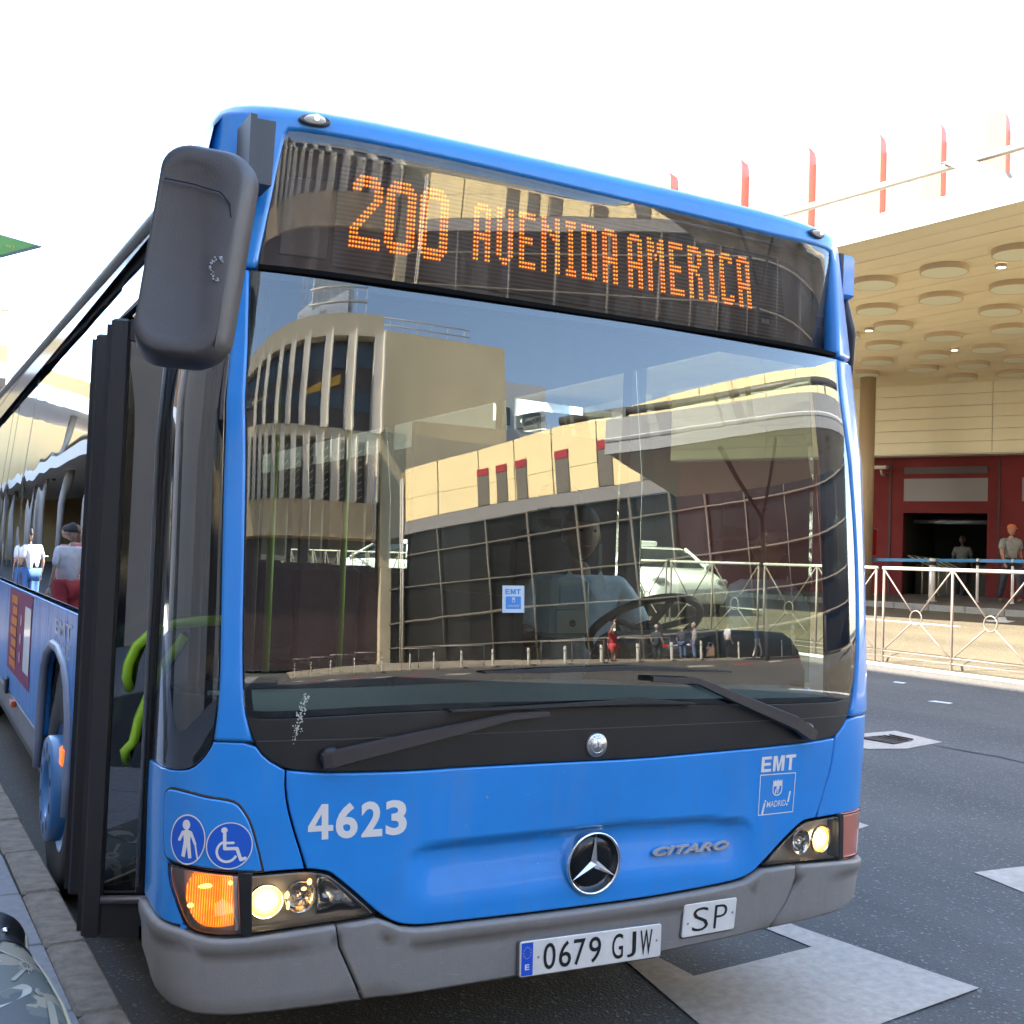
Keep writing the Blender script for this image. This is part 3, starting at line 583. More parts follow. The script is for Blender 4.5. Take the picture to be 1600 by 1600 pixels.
mb = MB(); mb.box((-6, 0.0, 4.665), (12, 0.9, 4.685), M=WM); mb.build('soffit_trim', mat('trim_white', (0.7, 0.66, 0.55), 0.6), sf_)
RED = mat('shop_red', (0.165, 0.028, 0.027), 0.8, spec=0.15, noise=(1.0, 0.2)); REDD = mat('shop_red_dark', (0.05, 0.010, 0.009), 0.6)
mb = MB()
for a, b, c, d in ((-6, 0.68, 0.6, 4.68), (2.80, 12, 0.6, 4.68), (0.68, 2.80, 4.10, 4.68), (0.68, 2.80, 3.19, 3.50)): mb.box((a, 0.55, c), (b, 0.75, d), M=WM)
mb.build('red_wall', RED, sf_)
for a, b in ((0.30, 0.36), (3.05, 3.10), (4.3, 4.36)): mb = MB(); mb.box((a, 0.53, 0.7), (b, 0.555, 4.6), M=WM); mb.build('wall_batten', REDD, sf_)
mb = MB(); mb.box((0.68, 0.56, 3.50), (2.80, 0.60, 4.10), M=WM); mb.build('blank_sign', mat('sign_grey', (0.20, 0.175, 0.165), 0.5), sf_)
mb = MB(); mb.box((3.62, 0.53, 3.50), (5.4, 0.56, 4.10), M=WM); mb.build('blank_sign', MATS['sign_grey'], sf_)
mb = MB(); mb.box((0.70, 0.52, 4.22), (2.80, 0.56, 4.40), M=WM); mb.build('shutter_box', mat('shutter_box', (0.06, 0.035, 0.03), 0.6), sf_)
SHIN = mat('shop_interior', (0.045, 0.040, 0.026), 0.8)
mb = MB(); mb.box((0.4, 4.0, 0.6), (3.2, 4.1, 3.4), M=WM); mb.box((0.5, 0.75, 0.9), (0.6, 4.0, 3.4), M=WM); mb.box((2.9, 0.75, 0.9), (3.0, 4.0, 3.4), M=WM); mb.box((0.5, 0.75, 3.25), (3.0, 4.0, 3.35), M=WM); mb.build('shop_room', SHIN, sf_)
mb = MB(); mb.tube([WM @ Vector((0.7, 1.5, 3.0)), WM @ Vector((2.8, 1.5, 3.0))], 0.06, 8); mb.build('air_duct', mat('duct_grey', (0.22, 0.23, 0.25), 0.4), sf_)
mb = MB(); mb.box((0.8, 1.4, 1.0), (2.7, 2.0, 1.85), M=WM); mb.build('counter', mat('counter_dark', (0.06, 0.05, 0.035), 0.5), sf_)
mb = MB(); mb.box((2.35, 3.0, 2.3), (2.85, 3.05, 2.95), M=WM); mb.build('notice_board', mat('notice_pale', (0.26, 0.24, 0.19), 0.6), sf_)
# things at the shop front
cc = empty('security_camera', tuple(WM @ Vector((0.18, 0.4, 4.35)))); tag(cc, 'small pale security camera on a bracket by the column top', 'camera')
cl2 = Matrix.Translation(-(WM @ Vector((0.18, 0.4, 4.35)))) @ WM
mb = MB(); mb.box((-0.02, 0.05, 4.33), (0.36, 0.25, 4.42), 0.02, M=cl2); mb.build('camera_body', mat('cctv_white', (0.5, 0.48, 0.42), 0.5), cc)
mb = MB(); mb.tube([cl2 @ Vector((0.17, 0.2, 4.33)), cl2 @ Vector((0.17, 0.3, 4.2)), cl2 @ Vector((0.20, 0.55, 4.2))], 0.03, 8); mb.build('camera_bracket', MATS['cctv_white'], cc)
REDB = mat('cabinet_red', (0.36, 0.010, 0.012), 0.45)
rb = WM @ Vector((0.20, -1.0, 0)); rc = empty('red_cabinet', (rb.x, rb.y, gz(rb.x)+0.12)); tag(rc, 'bright red box cabinet on a red post beside the canopy column', 'cabinet')
zb_ = rc.location.z
Mr = Matrix.Rotation(math.atan2(sv_.y, sv_.x), 4, 'Z')
mb = MB(); mb.box((-0.24, -0.18, 2.02-zb_), (0.22, 0.18, 2.68-zb_), 0.015, M=Mr); mb.build('cabinet_box', REDB, rc)
mb = MB(); mb.box((-0.26, -0.20, 2.68-zb_), (0.24, 0.20, 2.705-zb_), M=Mr); mb.build('cabinet_lid', mat('lid_pale', (0.5, 0.4, 0.38), 0.4), rc)
mb = MB(); mb.box((-0.02, -0.05, 0), (0.12, 0.05, 2.02-zb_), M=Mr); mb.build('cabinet_post', REDB, rc)
# stacked sun-lounger frames leaning in the opening
for k in range(4):
    o0 = WM @ Vector((0.98+0.20*k, 0.2+0.02*k, 0)); fr = empty('folded_rack', (o0.x, o0.y, gz(o0.x)+0.12))
    tag(fr, ('leftmost', 'second', 'third', 'rightmost')[k]+' folded metal rack leaning in the shop doorway behind the blue tape', 'rack', 'folded racks leaning in the shop doorway')
    mb = MB(); z_ = 2.05-fr.location.z-0.02*k
    for a in (0, 0.28): mb.tube([Mr @ Vector((-0.05+a*0.3, 0.0+a, z_)), Mr @ Vector((0.62+a*0.3, a, z_-0.30))], 0.018, 6)
    for a in (0, 0.62): mb.tube([Mr @ Vector((-0.05+a, 0.0, z_-0.48*a)), Mr @ Vector((0.03+a, 0.28, z_-0.48*a))], 0.014, 6)
    mb.build('rack_frame', mat('rack_metal', (0.36, 0.33, 0.22), 0.4, metal=0.4), fr)
    mb = MB(); mb.tube([Mr @ Vector((0.3, 0.1, 0)), Mr @ Vector((0.3, 0.1, z_-0.15))], 0.02, 6); mb.build('rack_leg', MATS['rack_metal'], fr)
# added building, near-black to stand in for canopy shade behind the bus windows
fcn = empty('shade_block', (19.5, 60, 0)); tag(fcn, 'long added dark block standing in for canopy shade beyond the taxis, seen through the bus windows', 'building')
L1 = (-19.5, -60, 0); CONB = mat('shade_brown', (0.006, 0.0045, 0.0035), 0.6)
mb = MB(); mb.box((19.5, 24.6, 0.5), (34, 140, 12.5)); mb.build('shade_wall', CONB, fcn, L1)
mb = MB(); mb.box((14.5, 26, 5.6), (19.5, 140, 6.0)); mb.build('canopy', mat('shade_canopy', (0.010, 0.009, 0.008), 0.7), fcn, L1)
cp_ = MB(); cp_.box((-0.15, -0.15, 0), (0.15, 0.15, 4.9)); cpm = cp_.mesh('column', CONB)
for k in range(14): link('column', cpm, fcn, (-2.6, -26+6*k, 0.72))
# white building with orange fins behind the canopy
fb = empty('finned_building'); tag(fb, 'white building with upright orange fins rising behind the canopy', 'building')
FM = WM @ Matrix.Translation((0, 4.4, 0))
mb = MB(); mb.box((-16, 0.25, 0.5), (30, 10, 14.6), M=FM); mb.build('white_wall', mat('white_wall', (0.80, 0.80, 0.78), 0.7), fb)
ORG = mat('fin_orange', (0.30, 0.062, 0.025), 0.6)
fm_ = MB(); fm_.prism([(-0.30, 7.5), (0.28, 7.5), (0.28, 14.80), (0.22, 15.0), (-0.30, 15.0)], -0.35, 0.25, 'y'); fmm = fm_.mesh('orange_fin', ORG)
for s in (-14.0, -11.9, -9.85, -7.74, -5.41, -3.36, -1.35, 0.25, 1.85, 3.6, 5.6):
    o = link('orange_fin', fmm, fb); o.matrix_world = FM @ Matrix.Translation((s*1.12, 0, 0.02))
tm_ = MB(); tm_.box((-0.05, -0.02, 7.5), (0.05, 0.25, 14.8)); tmm = tm_.mesh('pale_fin', mat('fin_pale', (0.78, 0.70, 0.66), 0.6))
for s in (-8.7, -6.5, -4.35, -2.3, -0.5, 1.05, 2.8): 
    o = link('pale_fin', tmm, fb); o.matrix_world = FM @ Matrix.Translation((s*1.12, 0, 0))

# =================================================================== buildings behind the camera, seen in the windscreen
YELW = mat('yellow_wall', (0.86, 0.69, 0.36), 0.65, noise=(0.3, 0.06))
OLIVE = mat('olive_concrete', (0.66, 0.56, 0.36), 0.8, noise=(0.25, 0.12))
yw = empty('yellow_wing'); tag(yw, 'long curved yellow wing with red-topped windows over a dark glass front', 'building')
CURV = [(16.9, -57.5), (18.7, -53.9), (22.5, -46.9), (24.4, -41.4), (26.0, -36.3), (27.3, -32.9), (30.4, -28.5), (36.4, -21.0), (41, -12.0)]
Pc = np.array(CURV)
def crv(t):   # smooth point on the plan curve, t in 0..8
    i = int(min(max(math.floor(t), 0), len(Pc)-2)); f_ = t-i
    p0, p1, p2, p3 = Pc[max(i-1, 0)], Pc[i], Pc[i+1], Pc[min(i+2, len(Pc)-1)]
    return 0.5*((2*p1)+(-p0+p2)*f_+(2*p0-5*p1+4*p2-p3)*f_*f_+(-p0+3*p1-3*p2+p3)*f_**3)
def crn(t):
    d = crv(min(t+.01, 8))-crv(max(t-.01, 0)); d = d/np.linalg.norm(d); return np.array([-d[1], d[0]])   # towards the street
def band(t0, t1, z0, z1, off, n=24):
    mb = MB(); ts = np.linspace(t0, t1, n)
    for o_ in (off, off-0.25):
        mb.grid(lambda t, z: (*(crv(t)+crn(t)*o_), z), ts, (z0, z1))
    mb.grid(lambda t, o_: (*(crv(t)+crn(t)*o_), z1), ts, (off-0.25, off)); mb.grid(lambda t, o_: (*(crv(t)+crn(t)*o_), z0), ts, (off-0.25, off))
    return mb
ts = np.linspace(1.05, 8, 15)
for i in range(14):          # panels with open joints
    for (za, zb2) in ((10.55, 11.9), (11.93, 14.0)):
        band(ts[i]+0.006, ts[i+1]-0.006, za, zb2, 0.0, 4).build('wall_panel', YELW, yw)
band(0.9, 8, 10.5, 13.95, -0.28, 30).build('backing_wall', mat('wall_joint', (0.25, 0.2, 0.1), 0.8), yw)
band(0.95, 8, 9.75, 10.5, 0.1, 30).build('grey_band', mat('band_grey', (0.22, 0.21, 0.20), 0.6), yw)
WRED = mat('window_red', (0.34, 0.02, 0.03), 0.5); WPAN = mat('window_pane', (0.16, 0.14, 0.11), 0.25)
for t in (2.10, 2.36, 2.64, 3.15, 3.62, 4.1, 4.8, 5.4):
    w_ = empty('window'); w_.parent = yw
    d_ = 0.075 if t < 4 else 0.09
    band(t-d_, t+d_, 10.56, 12.75, 0.06, 3).build('window_frame', WPAN, w_); band(t-d_, t+d_, 12.45, 12.85, 0.09, 3).build('window_head', WRED, w_)
mb = MB(); p_ = crv(1.02)+crn(1.02)*0.2; mb.tube([(p_[0], p_[1], 0.9), (p_[0], p_[1], 13.4)], 0.12, 8); p_ = crv(0.97)+crn(0.97)*0.2; mb.tube([(p_[0], p_[1], 0.9), (p_[0], p_[1], 13.4)], 0.08, 8); mb.build('drain_pipe', mat('pipe_white', (0.6, 0.56, 0.48), 0.5), yw)
band(0.6, 8, 0.6, 9.75, -0.2, 30).build('glass_front', mat('front_glazing', (0.010, 0.009, 0.008), 0.25), yw)
mb = MB()
for z in (8.3, 6.0, 3.9, 2.2):
    mb.tube([(*(crv(t)+crn(t)*0.02), z+0.10*(t-1)) for t in np.linspace(0.6, 8, 30)], 0.07, 6)
mb.build('mullion_rail', FRAMEM, yw)
for t in np.linspace(0.95, 7.9, 13):
    a = crv(t)+crn(t)*0.03; b = crv(min(t+0.10, 8))+crn(t)*0.03
    mb = MB(); mb.tube([(a[0], a[1], 9.8), (b[0], b[1], 0.7)], 0.075, 6); mb.build('mullion_post', FRAMEM, yw)
nb = empty('corner_block'); tag(nb, 'olive concrete block with one side coloured yellow for sunlight beside the yellow wing', 'building')
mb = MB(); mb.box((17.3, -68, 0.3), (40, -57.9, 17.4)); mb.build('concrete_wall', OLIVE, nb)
mb = MB(); mb.box((17.22, -68, 8), (17.3, -57.9, 17.4)); mb.build('sunlit_side_wall', YELW, nb)  # same block as the olive front, coloured yellow for the sun on it
hb = empty('high_block'); tag(hb, 'tall plain olive concrete block above the finned offices', 'building')
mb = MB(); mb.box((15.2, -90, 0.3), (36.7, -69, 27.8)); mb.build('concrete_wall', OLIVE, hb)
mb = MB(); mb.box((15.1, -90, 0.3), (15.2, -69, 27.8)); mb.build('sunlit_side_wall', YELW, hb)  # sunlight put into this side's colour
mb = MB()
for z in (28.3, 28.8): mb.tube([(15.5, -69.3, z), (33, -69.3, z)], 0.05, 6)
for k in range(9): mb.tube([(15.5+2.1*k, -69.3, 27.8), (15.5+2.1*k, -69.3, 28.8)], 0.04, 6)
mb.build('roof_railing', mat('railing_pale', (0.6, 0.58, 0.54), 0.5), hb)
wb = empty('white_block'); tag(wb, 'distant white block with small dark windows beyond the concrete', 'building')
mb = MB(); mb.box((37, -92, 0.3), (44.8, -76, 27.6)); mb.build('white_wall', mat('pale_wall', (0.62, 0.64, 0.66), 0.7), wb)
for x, z, w_ in ((39.9, 24.0, 1.0), (41.6, 23.8, 2.6), (40.8, 20.6, 2.6)):
    mb = MB(); mb.box((x, -76.1, z), (x+w_, -75.9, z+1.4)); mb.build('window', DGL, wb)
fo = empty('finned_offices'); tag(fo, 'office front with two tiers of upright pale fins over a concrete band', 'building')
mb = MB(); mb.box((-30, -75, 0.3), (17.2, -59, 24.2)); mb.build('office_wall', mat('office_dark', (0.075, 0.045, 0.042), 0.5), fo)
mb = MB(); mb.box((-30, -59.2, 23.3), (17.2, -58.0, 24.6)); mb.box((-30, -59.2, 16.6), (17.2, -58.2, 17.3)); mb.build('parapet', mat('parapet_beige', (0.58, 0.50, 0.36), 0.7), fo)
mb = MB(); mb.box((-30, -59.2, 9.9), (16.6, -57.6, 12.2)); mb.build('concrete_band', mat('band_brown', (0.60, 0.45, 0.27), 0.8, noise=(0.3, 0.2)), fo)
FINW = mat('fin_grey', (0.66, 0.62, 0.56), 0.6); FINE = mat('fin_lit_edge', (0.80, 0.74, 0.60), 0.5)  # edges set paler than the fin sides to paint the sunlit line
BLUEG = mat('office_glass', (0.05, 0.07, 0.10), 0.15)
for z in (18.6, 21.6): mb = MB(); mb.box((-30, -59.0, z), (17, -58.9, z+1.5)); mb.build('window_band', BLUEG, fo)
for x in (-12.0, -8.0, -3.6, 3.1-3.2, 3.6, 8.4, 12.7, 17.0):
    f_ = empty('facade_fin'); f_.parent = fo
    mb = MB(); mb.box((x-0.95, -58.9, 17.2), (x+0.45, -57.9, 23.4)); mb.build('fin_side', FINW, f_)
    mb = MB(); mb.box((x+0.22, -57.9, 17.2), (x+0.48, -57.2, 23.5)); mb.build('fin_lit_edge', FINE, f_)
for x in (-14, -11.6, -9.2, -6.8, -4.2, -1.4, 1.6, 4.7, 7.6, 10.4, 13.2, 16.2):
    f_ = empty('facade_fin'); f_.parent = fo
    mb = MB(); mb.prism([(-58.9, 12.2), (-57.6, 12.2), (-56.8, 16.4), (-58.9, 16.8)], x-0.95, x+0.40, 'x'); mb.build('fin_side', FINW, f_)
    mb = MB(); mb.prism([(-57.6, 12.2), (-56.9, 12.2), (-56.1, 16.45), (-56.8, 16.5)], x+0.18, x+0.42, 'x'); mb.build('fin_lit_edge', FINE, f_)
    mb = MB()
    for k in range(7): mb.tube([(x+0.6, -58.4, 12.5+0.55*k), (x+1.4, -58.0, 12.7+0.55*k)], 0.05, 5)
    mb.build('louvre', MATS['railing_pale'], f_)
for x0_, x1_, z_ in ((-14, -7, 19.6), (2.5, 11, 20.6)):
    mb = MB(); mb.prism([(x0_, z_-0.9), (x1_, z_), (x1_, z_+0.6), (x0_, z_-0.3)], -58.95, -58.85, 'y'); mb.build('yellow_brace', mat('brace_yellow', (0.75, 0.42, 0.03), 0.5), fo)
rp = empty('rooftop_plant'); tag(rp, 'grey plant room with ladder and railing on the office roof', 'plant room')
mb = MB(); mb.smooth = True; mb.grid(lambda a, x: (x, -64+2.5*math.cos(a), 24.2+3.0*math.sin(a)+0.12*x), np.linspace(0, math.pi, 10), (0, 6, 12)); mb.smooth = False
mb.box((4, -66, 24.2), (13, -62, 29.5)); mb.build('plant_housing', mat('plant_grey', (0.36, 0.40, 0.44), 0.5), rp)
mb = MB()
for x in (0.5, 1.6): mb.tube([(x, -60.5, 24.2), (x+0.4, -60.5, 31)], 0.06, 6)
for k in range(12): mb.tube([(0.5+0.035*k, -60.5, 24.6+0.55*k), (1.6+0.035*k, -60.5, 24.6+0.55*k)], 0.045, 5)
mb.build('ladder', MATS['railing_pale'], rp)
mb = MB()
for z in (26.0, 26.8): mb.tube([(3, -60, z), (15, -60, z)], 0.06, 6)
for k in range(8): mb.tube([(3+1.7*k, -60, 24.2), (3+1.7*k, -60, 26.8)], 0.05, 6)
mb.build('railing', MATS['railing_pale'], rp)
rpv = [(1, -37.6), (12, -34.6), (18, -30.9), (22.8, -27.5), (29, -17), (34, -8), (62, -8), (62, -58), (1, -58)]
flat('rear_pavement', rpv, mat('rear_paving', (0.34, 0.29, 0.21), 0.8, noise=(1.5, 0.15)), 0.10)
mb = MB(); q0 = rpv[:6]; mb.add([(x, y, gz(x)-0.05) for x, y in q0]+[(x, y, gz(x)+0.10) for x, y in q0], [(i, i+1, 7+i, 6+i) for i in range(5)]); tag(mb.build('rear_kerb', CONC), kind='structure')
# canopy behind the camera with its struts
c2 = empty('street_canopy'); tag(c2, 'grey canopy with white fascia and paired struts in front of the yellow wing', 'canopy')
Ea = np.array([14.6, -21.8]); Eb = np.array([27.0, -7.0]); dE = (Eb-Ea)/np.linalg.norm(Eb-Ea); nE = np.array([dE[1], -dE[0]])
def CE(s, t, z): p = Ea+dE*s+nE*t; return (p[0], p[1], z)
M2 = Matrix(((dE[0], nE[0], 0, Ea[0]), (dE[1], nE[1], 0, Ea[1]), (0, 0, 1, 0), (0, 0, 0, 1)))
mb = MB(); mb.box((0, 0.1, 7.85), (20, 8.5, 8.2), M=M2); mb.build('roof_slab', mat('soffit_grey', (0.80, 0.80, 0.78), 0.6), c2)
mb = MB(); mb.prism([(0.0, 7.8), (0.12, 7.8), (0.45, 8.75), (0.30, 8.8)], -0.05, 20, 'x', M2); mb.build('fascia', mat('fascia_grey_white', (0.17, 0.175, 0.18), 0.5), c2)
mb = MB(); mb.prism([(0.07, 8.15), (0.02, 8.22), (0.10, 8.26)], -0.05, 20, 'x', M2); mb.build('fascia_strip', mat('strip_white', (0.85, 0.85, 0.85), 0.4), c2)
mb = MB(); mb.tube([CE(-1.6, 0.9, 9.1), CE(19, 0.9, 9.35)], 0.12, 8); mb.build('tube_rail', mat('tube_dark', (0.08, 0.075, 0.07), 0.4), c2)
for s in (0.2, 14.0): mb = MB(); mb.prism([(0.1, 7.9), (0.4, 7.9), (1.05, 9.0), (0.8, 9.2)], s-0.2, s+0.2, 'x', M2); mb.build('bracket', MATS['bracket_dark'], c2)
for s in (5.0,):
    for ds in (-1.6, 1.6): mb = MB(); mb.tube([CE(s+ds, 1.0, 7.85), CE(s+ds*0.6, 2.0, 7.0), CE(s, 4.6, gz(20)+5.2)], 0.10, 8); mb.build('strut', MATS['tube_dark'], c2)
    mb = MB(); mb.tube([CE(s, 4.6, gz(20)), CE(s, 4.6, gz(20)+5.3)], 0.16, 10); mb.build('column', MATS['tube_dark'], c2)
for s, t in ((10, 2.5), (12, 4), (13.5, 1.5), (14, 3)): link('drum_light', dm, c2, CE(s, t, 7.65))
# =================================================================== far end of the street, beside the bus roof line
ft = empty('far_terminal'); tag(ft, 'distant tan building with a white roof at the far left edge', 'building')
mb = MB(); mb.box((-40, 95, 0), (4.9, 110, 17.1)); mb.build('tan_wall', mat('far_tan', (0.55, 0.40, 0.20), 0.7), ft)
mb = MB(); mb.box((-40, 94.5, 14.6), (5.2, 95, 15.1)); mb.build('orange_band', mat('far_orange', (0.6, 0.22, 0.06), 0.7), ft)
fc = empty('far_canopy'); tag(fc, 'distant white canopy roof below the tan building', 'canopy')
mb = MB(); mb.box((-30, 70, 11.2), (3.9, 80, 12.2)); mb.build('canopy_roof', mat('far_white', (0.82, 0.82, 0.82), 0.6), fc)
mb = MB()
for x in (-20, -8, 2.5): mb.tube([(x, 73, 0), (x, 73, 11.2)], 0.25, 8)
mb.build('canopy_columns', MATS['column_grey'], fc)['kind'] = 'stuff'
lm = empty('lamp_mast', (2.52, 60, 0)); tag(lm, 'pale lamp mast with a small floodlight at the far left', 'lamp mast')
mb = MB(); mb.tube([(0, 0, 0), (0, 0, 14.0)], [0.22, 0.20], 10); mb.tube([(0, 0, 14.0), (0, 0, 16.2)], 0.03, 6); mb.build('mast', mat('mast_pale', (0.75, 0.66, 0.62), 0.6), lm)
mb = MB(); mb.tube([(0, 0, 13.2), (-0.35, -0.1, 13.4)], 0.04, 6); mb.box((-0.65, -0.25, 13.3), (-0.28, 0.1, 13.75), 0.05); mb.build('floodlight', mat('flood_cream', (0.55, 0.5, 0.35), 0.5), lm)
sg = empty('green_sign', (-1.95, 1.2, 0.14)); tag(sg, 'pointed green stop sign with yellow figures at the left edge', 'sign')
GRN = mat('sign_green', (0.22, 0.50, 0.13), 0.5); SGF = mat('sign_frame', (0.30, 0.33, 0.34), 0.4)
def sgp(x, z): return (x+1.95, z-0.14)
poly = [(-1.564, 2.614), (-1.70, 2.633), (-1.96, 2.67), (-2.10, 2.60), (-1.96, 2.50), (-1.70, 2.553)]
mb = MB(); mb.prism([sgp(*p) for p in poly], 0.0, 0.02, 'y'); mb.build('sign_frame', SGF, sg)
pin = [(-1.580, 2.6135), (-1.70, 2.629), (-1.95, 2.662), (-2.08, 2.60), (-1.95, 2.508), (-1.70, 2.5585)]
mb = MB(); mb.prism([sgp(*p) for p in pin], -0.003, 0.0, 'y'); mb.build('sign_panel', GRN, sg)
v, f, _ = text2d('cv3', 0.03)
vv = fit(v, sgp(-1.680, 2.593), sgp(-1.653, 2.588), sgp(-1.679, 2.604), sgp(-1.652, 2.600))
me = bpy.data.meshes.new('sign_figures'); me.from_pydata([(x, -0.0045, z) for x, z in vv], [], f); me.materials.append(mat('sign_yellow', (0.75, 0.65, 0.12), 0.5)); link('sign_figures', me, sg)
mb = MB(); mb.tube([(-0.10, 0.01, 0), (-0.10, 0.01, 2.5)], 0.03, 10); mb.build('sign_post', SGF, sg)
# =================================================================== the bus
BLUE = mat('blue_paint', (0.017, 0.235, 0.63), 0.32, coat=0.5, noise=(1.7, 0.10), bump=(2.2, 0.03), grime=0.20)
BLUE2 = mat('blue_sticker', (0.012, 0.10, 0.50), 0.4)
BLK = mat('black_plastic', (0.012, 0.011, 0.011), 0.42, noise=(6, 0.3))
BLKG = mat('black_gloss_frit', (0.006, 0.006, 0.006), 0.12)
RUB = mat('black_rubber', (0.016, 0.014, 0.013), 0.55)
GREY = mat('grey_bumper_plastic', (0.225, 0.200, 0.178), 0.55, noise=(30, 0.04, (0.212, 0.188, 0.166)), bump=(160, 0.06), grime=0.35)
MIRR = mat('mirror_housing_plastic', (0.050, 0.042, 0.040), 0.5, noise=(5, 0.15), bump=(260, 0.10))
CHR = mat('chrome', (0.82, 0.82, 0.84), 0.08, metal=1.0)
SAT = mat('satin_silver', (0.62, 0.60, 0.58), 0.28, metal=0.9)
WHT = mat('white_vinyl', (0.74, 0.68, 0.62), 0.5)
PLATE = mat('plate_white', (0.72, 0.66, 0.58), 0.45, noise=(14, 0.10))
INK = mat('plate_ink', (0.012, 0.012, 0.012), 0.4)
EUB = mat('plate_blue', (0.012, 0.08, 0.50), 0.4)
YEL = mat('plate_star_yellow', (0.65, 0.50, 0.06), 0.5)
LIME = mat('lime_handrail', (0.33, 0.56, 0.02), 0.35, coat=0.3)
INT = mat('interior_grey', (0.10, 0.10, 0.10), 0.7)
INTD = mat('interior_dark', (0.03, 0.03, 0.032), 0.75)
DASH = mat('dashboard_plastic', (0.40, 0.49, 0.46), 0.6, bump=(120, 0.08))
REFL = mat('lamp_reflector', (0.62, 0.58, 0.52), 0.16, metal=1.0, bump=(26, 0.35))
HOUS = mat('lamp_housing', (0.62, 0.54, 0.45), 0.35, metal=0.15, bump=(40, 0.25))
BULB = mat('headlight_bulb', (1, 0.9, 0.6), 0.4, emit=(1.0, 0.80, 0.42), estr=1.6)
BULBH = mat('headlight_glow_ring', (1, 0.8, 0.4), 0.4, emit=(1.0, 0.55, 0.14), estr=0.30)
BULBO = mat('headlight_outer_glow', (0.9, 0.6, 0.2), 0.3, emit=(1.0, 0.46, 0.08), estr=0.085)
LEDC = mat('led_core', (1, 0.6, 0.1), 0.5, emit=(1.0, 0.36, 0.02), estr=0.34)
LEDH = mat('led_halo', (0.6, 0.2, 0.02), 0.5, emit=(1.0, 0.13, 0.0), estr=0.075)  # wider discs that paint the orange glow around each dot
MARK = mat('marker_lamp_lens', (0.75, 0.75, 0.72), 0.15, emit=(1, 0.95, 0.9), estr=0.02)
MARKC = mat('marker_lamp_bulb', (1, 1, 1), 0.2, emit=(1, 0.97, 0.92), estr=0.5)
SIDEM = mat('side_marker_amber', (0.8, 0.16, 0.01), 0.2, emit=(1.0, 0.14, 0.005), estr=0.16)
SIDEM2 = mat('side_marker_unlit', (0.6, 0.10, 0.02), 0.2)
PINK = mat('corner_marker_lens', (0.72, 0.40, 0.33), 0.2, emit=(1.0, 0.16, 0.08), estr=0.02)
GLASS = glassmat('windscreen_glass', (0.46, 0.52, 0.48), boost=1.75, base=0.012, dust=0.014)
GLASSD = glassmat('destination_glass', (0.72, 0.70, 0.68), boost=1.35, base=0.008, dust=0.085)
GLASSC = glassmat('corner_glass', (0.34, 0.36, 0.35), boost=1.9, base=0.03, wav=(1.6, 0.10), dust=0.02)
GLASSS = glassmat('side_glass', (0.10, 0.105, 0.10), boost=1.35, base=0.01, wav=(0.9, 0.22))
GLASSR = glassmat('offside_glass', (0.80, 0.88, 0.78), boost=0.35, base=0.0)
LENS = glassmat('clear_lens', (0.93, 0.92, 0.90), boost=1.7, base=0.01)

def ribmat(name, c0, c1, e0, e1):
    m = bpy.data.materials.new(name); m.use_nodes = True; n = m.node_tree.nodes; l = m.node_tree.links
    b = n['Principled BSDF']; b.inputs['Roughness'].default_value = 0.25
    tc = n.new('ShaderNodeTexCoord'); w = n.new('ShaderNodeTexWave'); w.inputs['Scale'].default_value = 52; w.bands_direction = 'X'
    l.new(tc.outputs['Object'], w.inputs['Vector'])
    no = n.new('ShaderNodeTexNoise'); no.inputs['Scale'].default_value = 26; l.new(tc.outputs['Object'], no.inputs['Vector'])
    mu = n.new('ShaderNodeMath'); mu.operation = 'MULTIPLY'; l.new(w.outputs['Fac'], mu.inputs[0]); l.new(no.outputs['Fac'], mu.inputs[1])
    cr = n.new('ShaderNodeValToRGB'); cr.color_ramp.elements[0].color = (*c0, 1); cr.color_ramp.elements[1].color = (*c1, 1)
    cr.color_ramp.elements[0].position = 0.1; cr.color_ramp.elements[1].position = 0.6
    l.new(mu.outputs[0], cr.inputs['Fac']); l.new(cr.outputs['Color'], b.inputs['Base Color']); l.new(cr.outputs['Color'], b.inputs['Emission Color'])
    ms = n.new('ShaderNodeMapRange'); ms.inputs[3].default_value = e0; ms.inputs[4].default_value = e1; l.new(mu.outputs[0], ms.inputs[0])
    l.new(ms.outputs[0], b.inputs['Emission Strength'])
    return m
INDI = ribmat('indicator_lit', (0.80, 0.13, 0.002), (1.0, 0.30, 0.015), 0.07, 0.50)

BUS = empty('city_bus')
tag(BUS, 'blue single-deck city bus with lit amber destination sign and open front door', 'bus')

def mir(P): return [(-a, b) for a, b in P][::-1]
# ---- painted panels of the nose
_rx = np.array([p[0] for p in T['pt_recess_top']]); _rz = np.array([p[1] for p in T['pt_recess_top']])
def sst(a, b, x): t = np.clip((x-a)/(b-a), 0, 1); return t*t*(3-2*t)
def hood_disp(u, z):
    zl = np.interp(u, _rx, _rz); d = zl-z
    w = sst(-0.64, -0.52, u)*(1-sst(0.52, 0.66, u))
    return -0.026*w*sst(-0.006, 0.030, d)*(1-sst(0.035, 0.20, d))
panel('bonnet_panel', T['hood'], BLUE, BUS, grid=0.016, bev=0.005, gap=0.0035, disp=hood_disp)
wl = T['wing_left'][:18]+[[-1.2329, 0.574], [-1.3664, 0.5875], [-1.50, 0.598], [-1.50, 0.986], [-1.378, 0.989]]+T['wing_left'][24:]
panel('corner_panel', wl, BLUE, BUS, gap=0.0032)
panel('service_flap', T['flap'], BLUE, BUS, off=0.007, gap=0.004, bev=0.005, drop=0.004, thick=0.012)
o = panel('flap_gasket', T['flap'], RUB, BUS, off=0.0025, gap=-0.003, thick=0.004)
wr = [p for p in T['wing_right']]
wr = wr[:1]+[[1.52, 1.058], [1.52, 0.709]]+wr[5:]
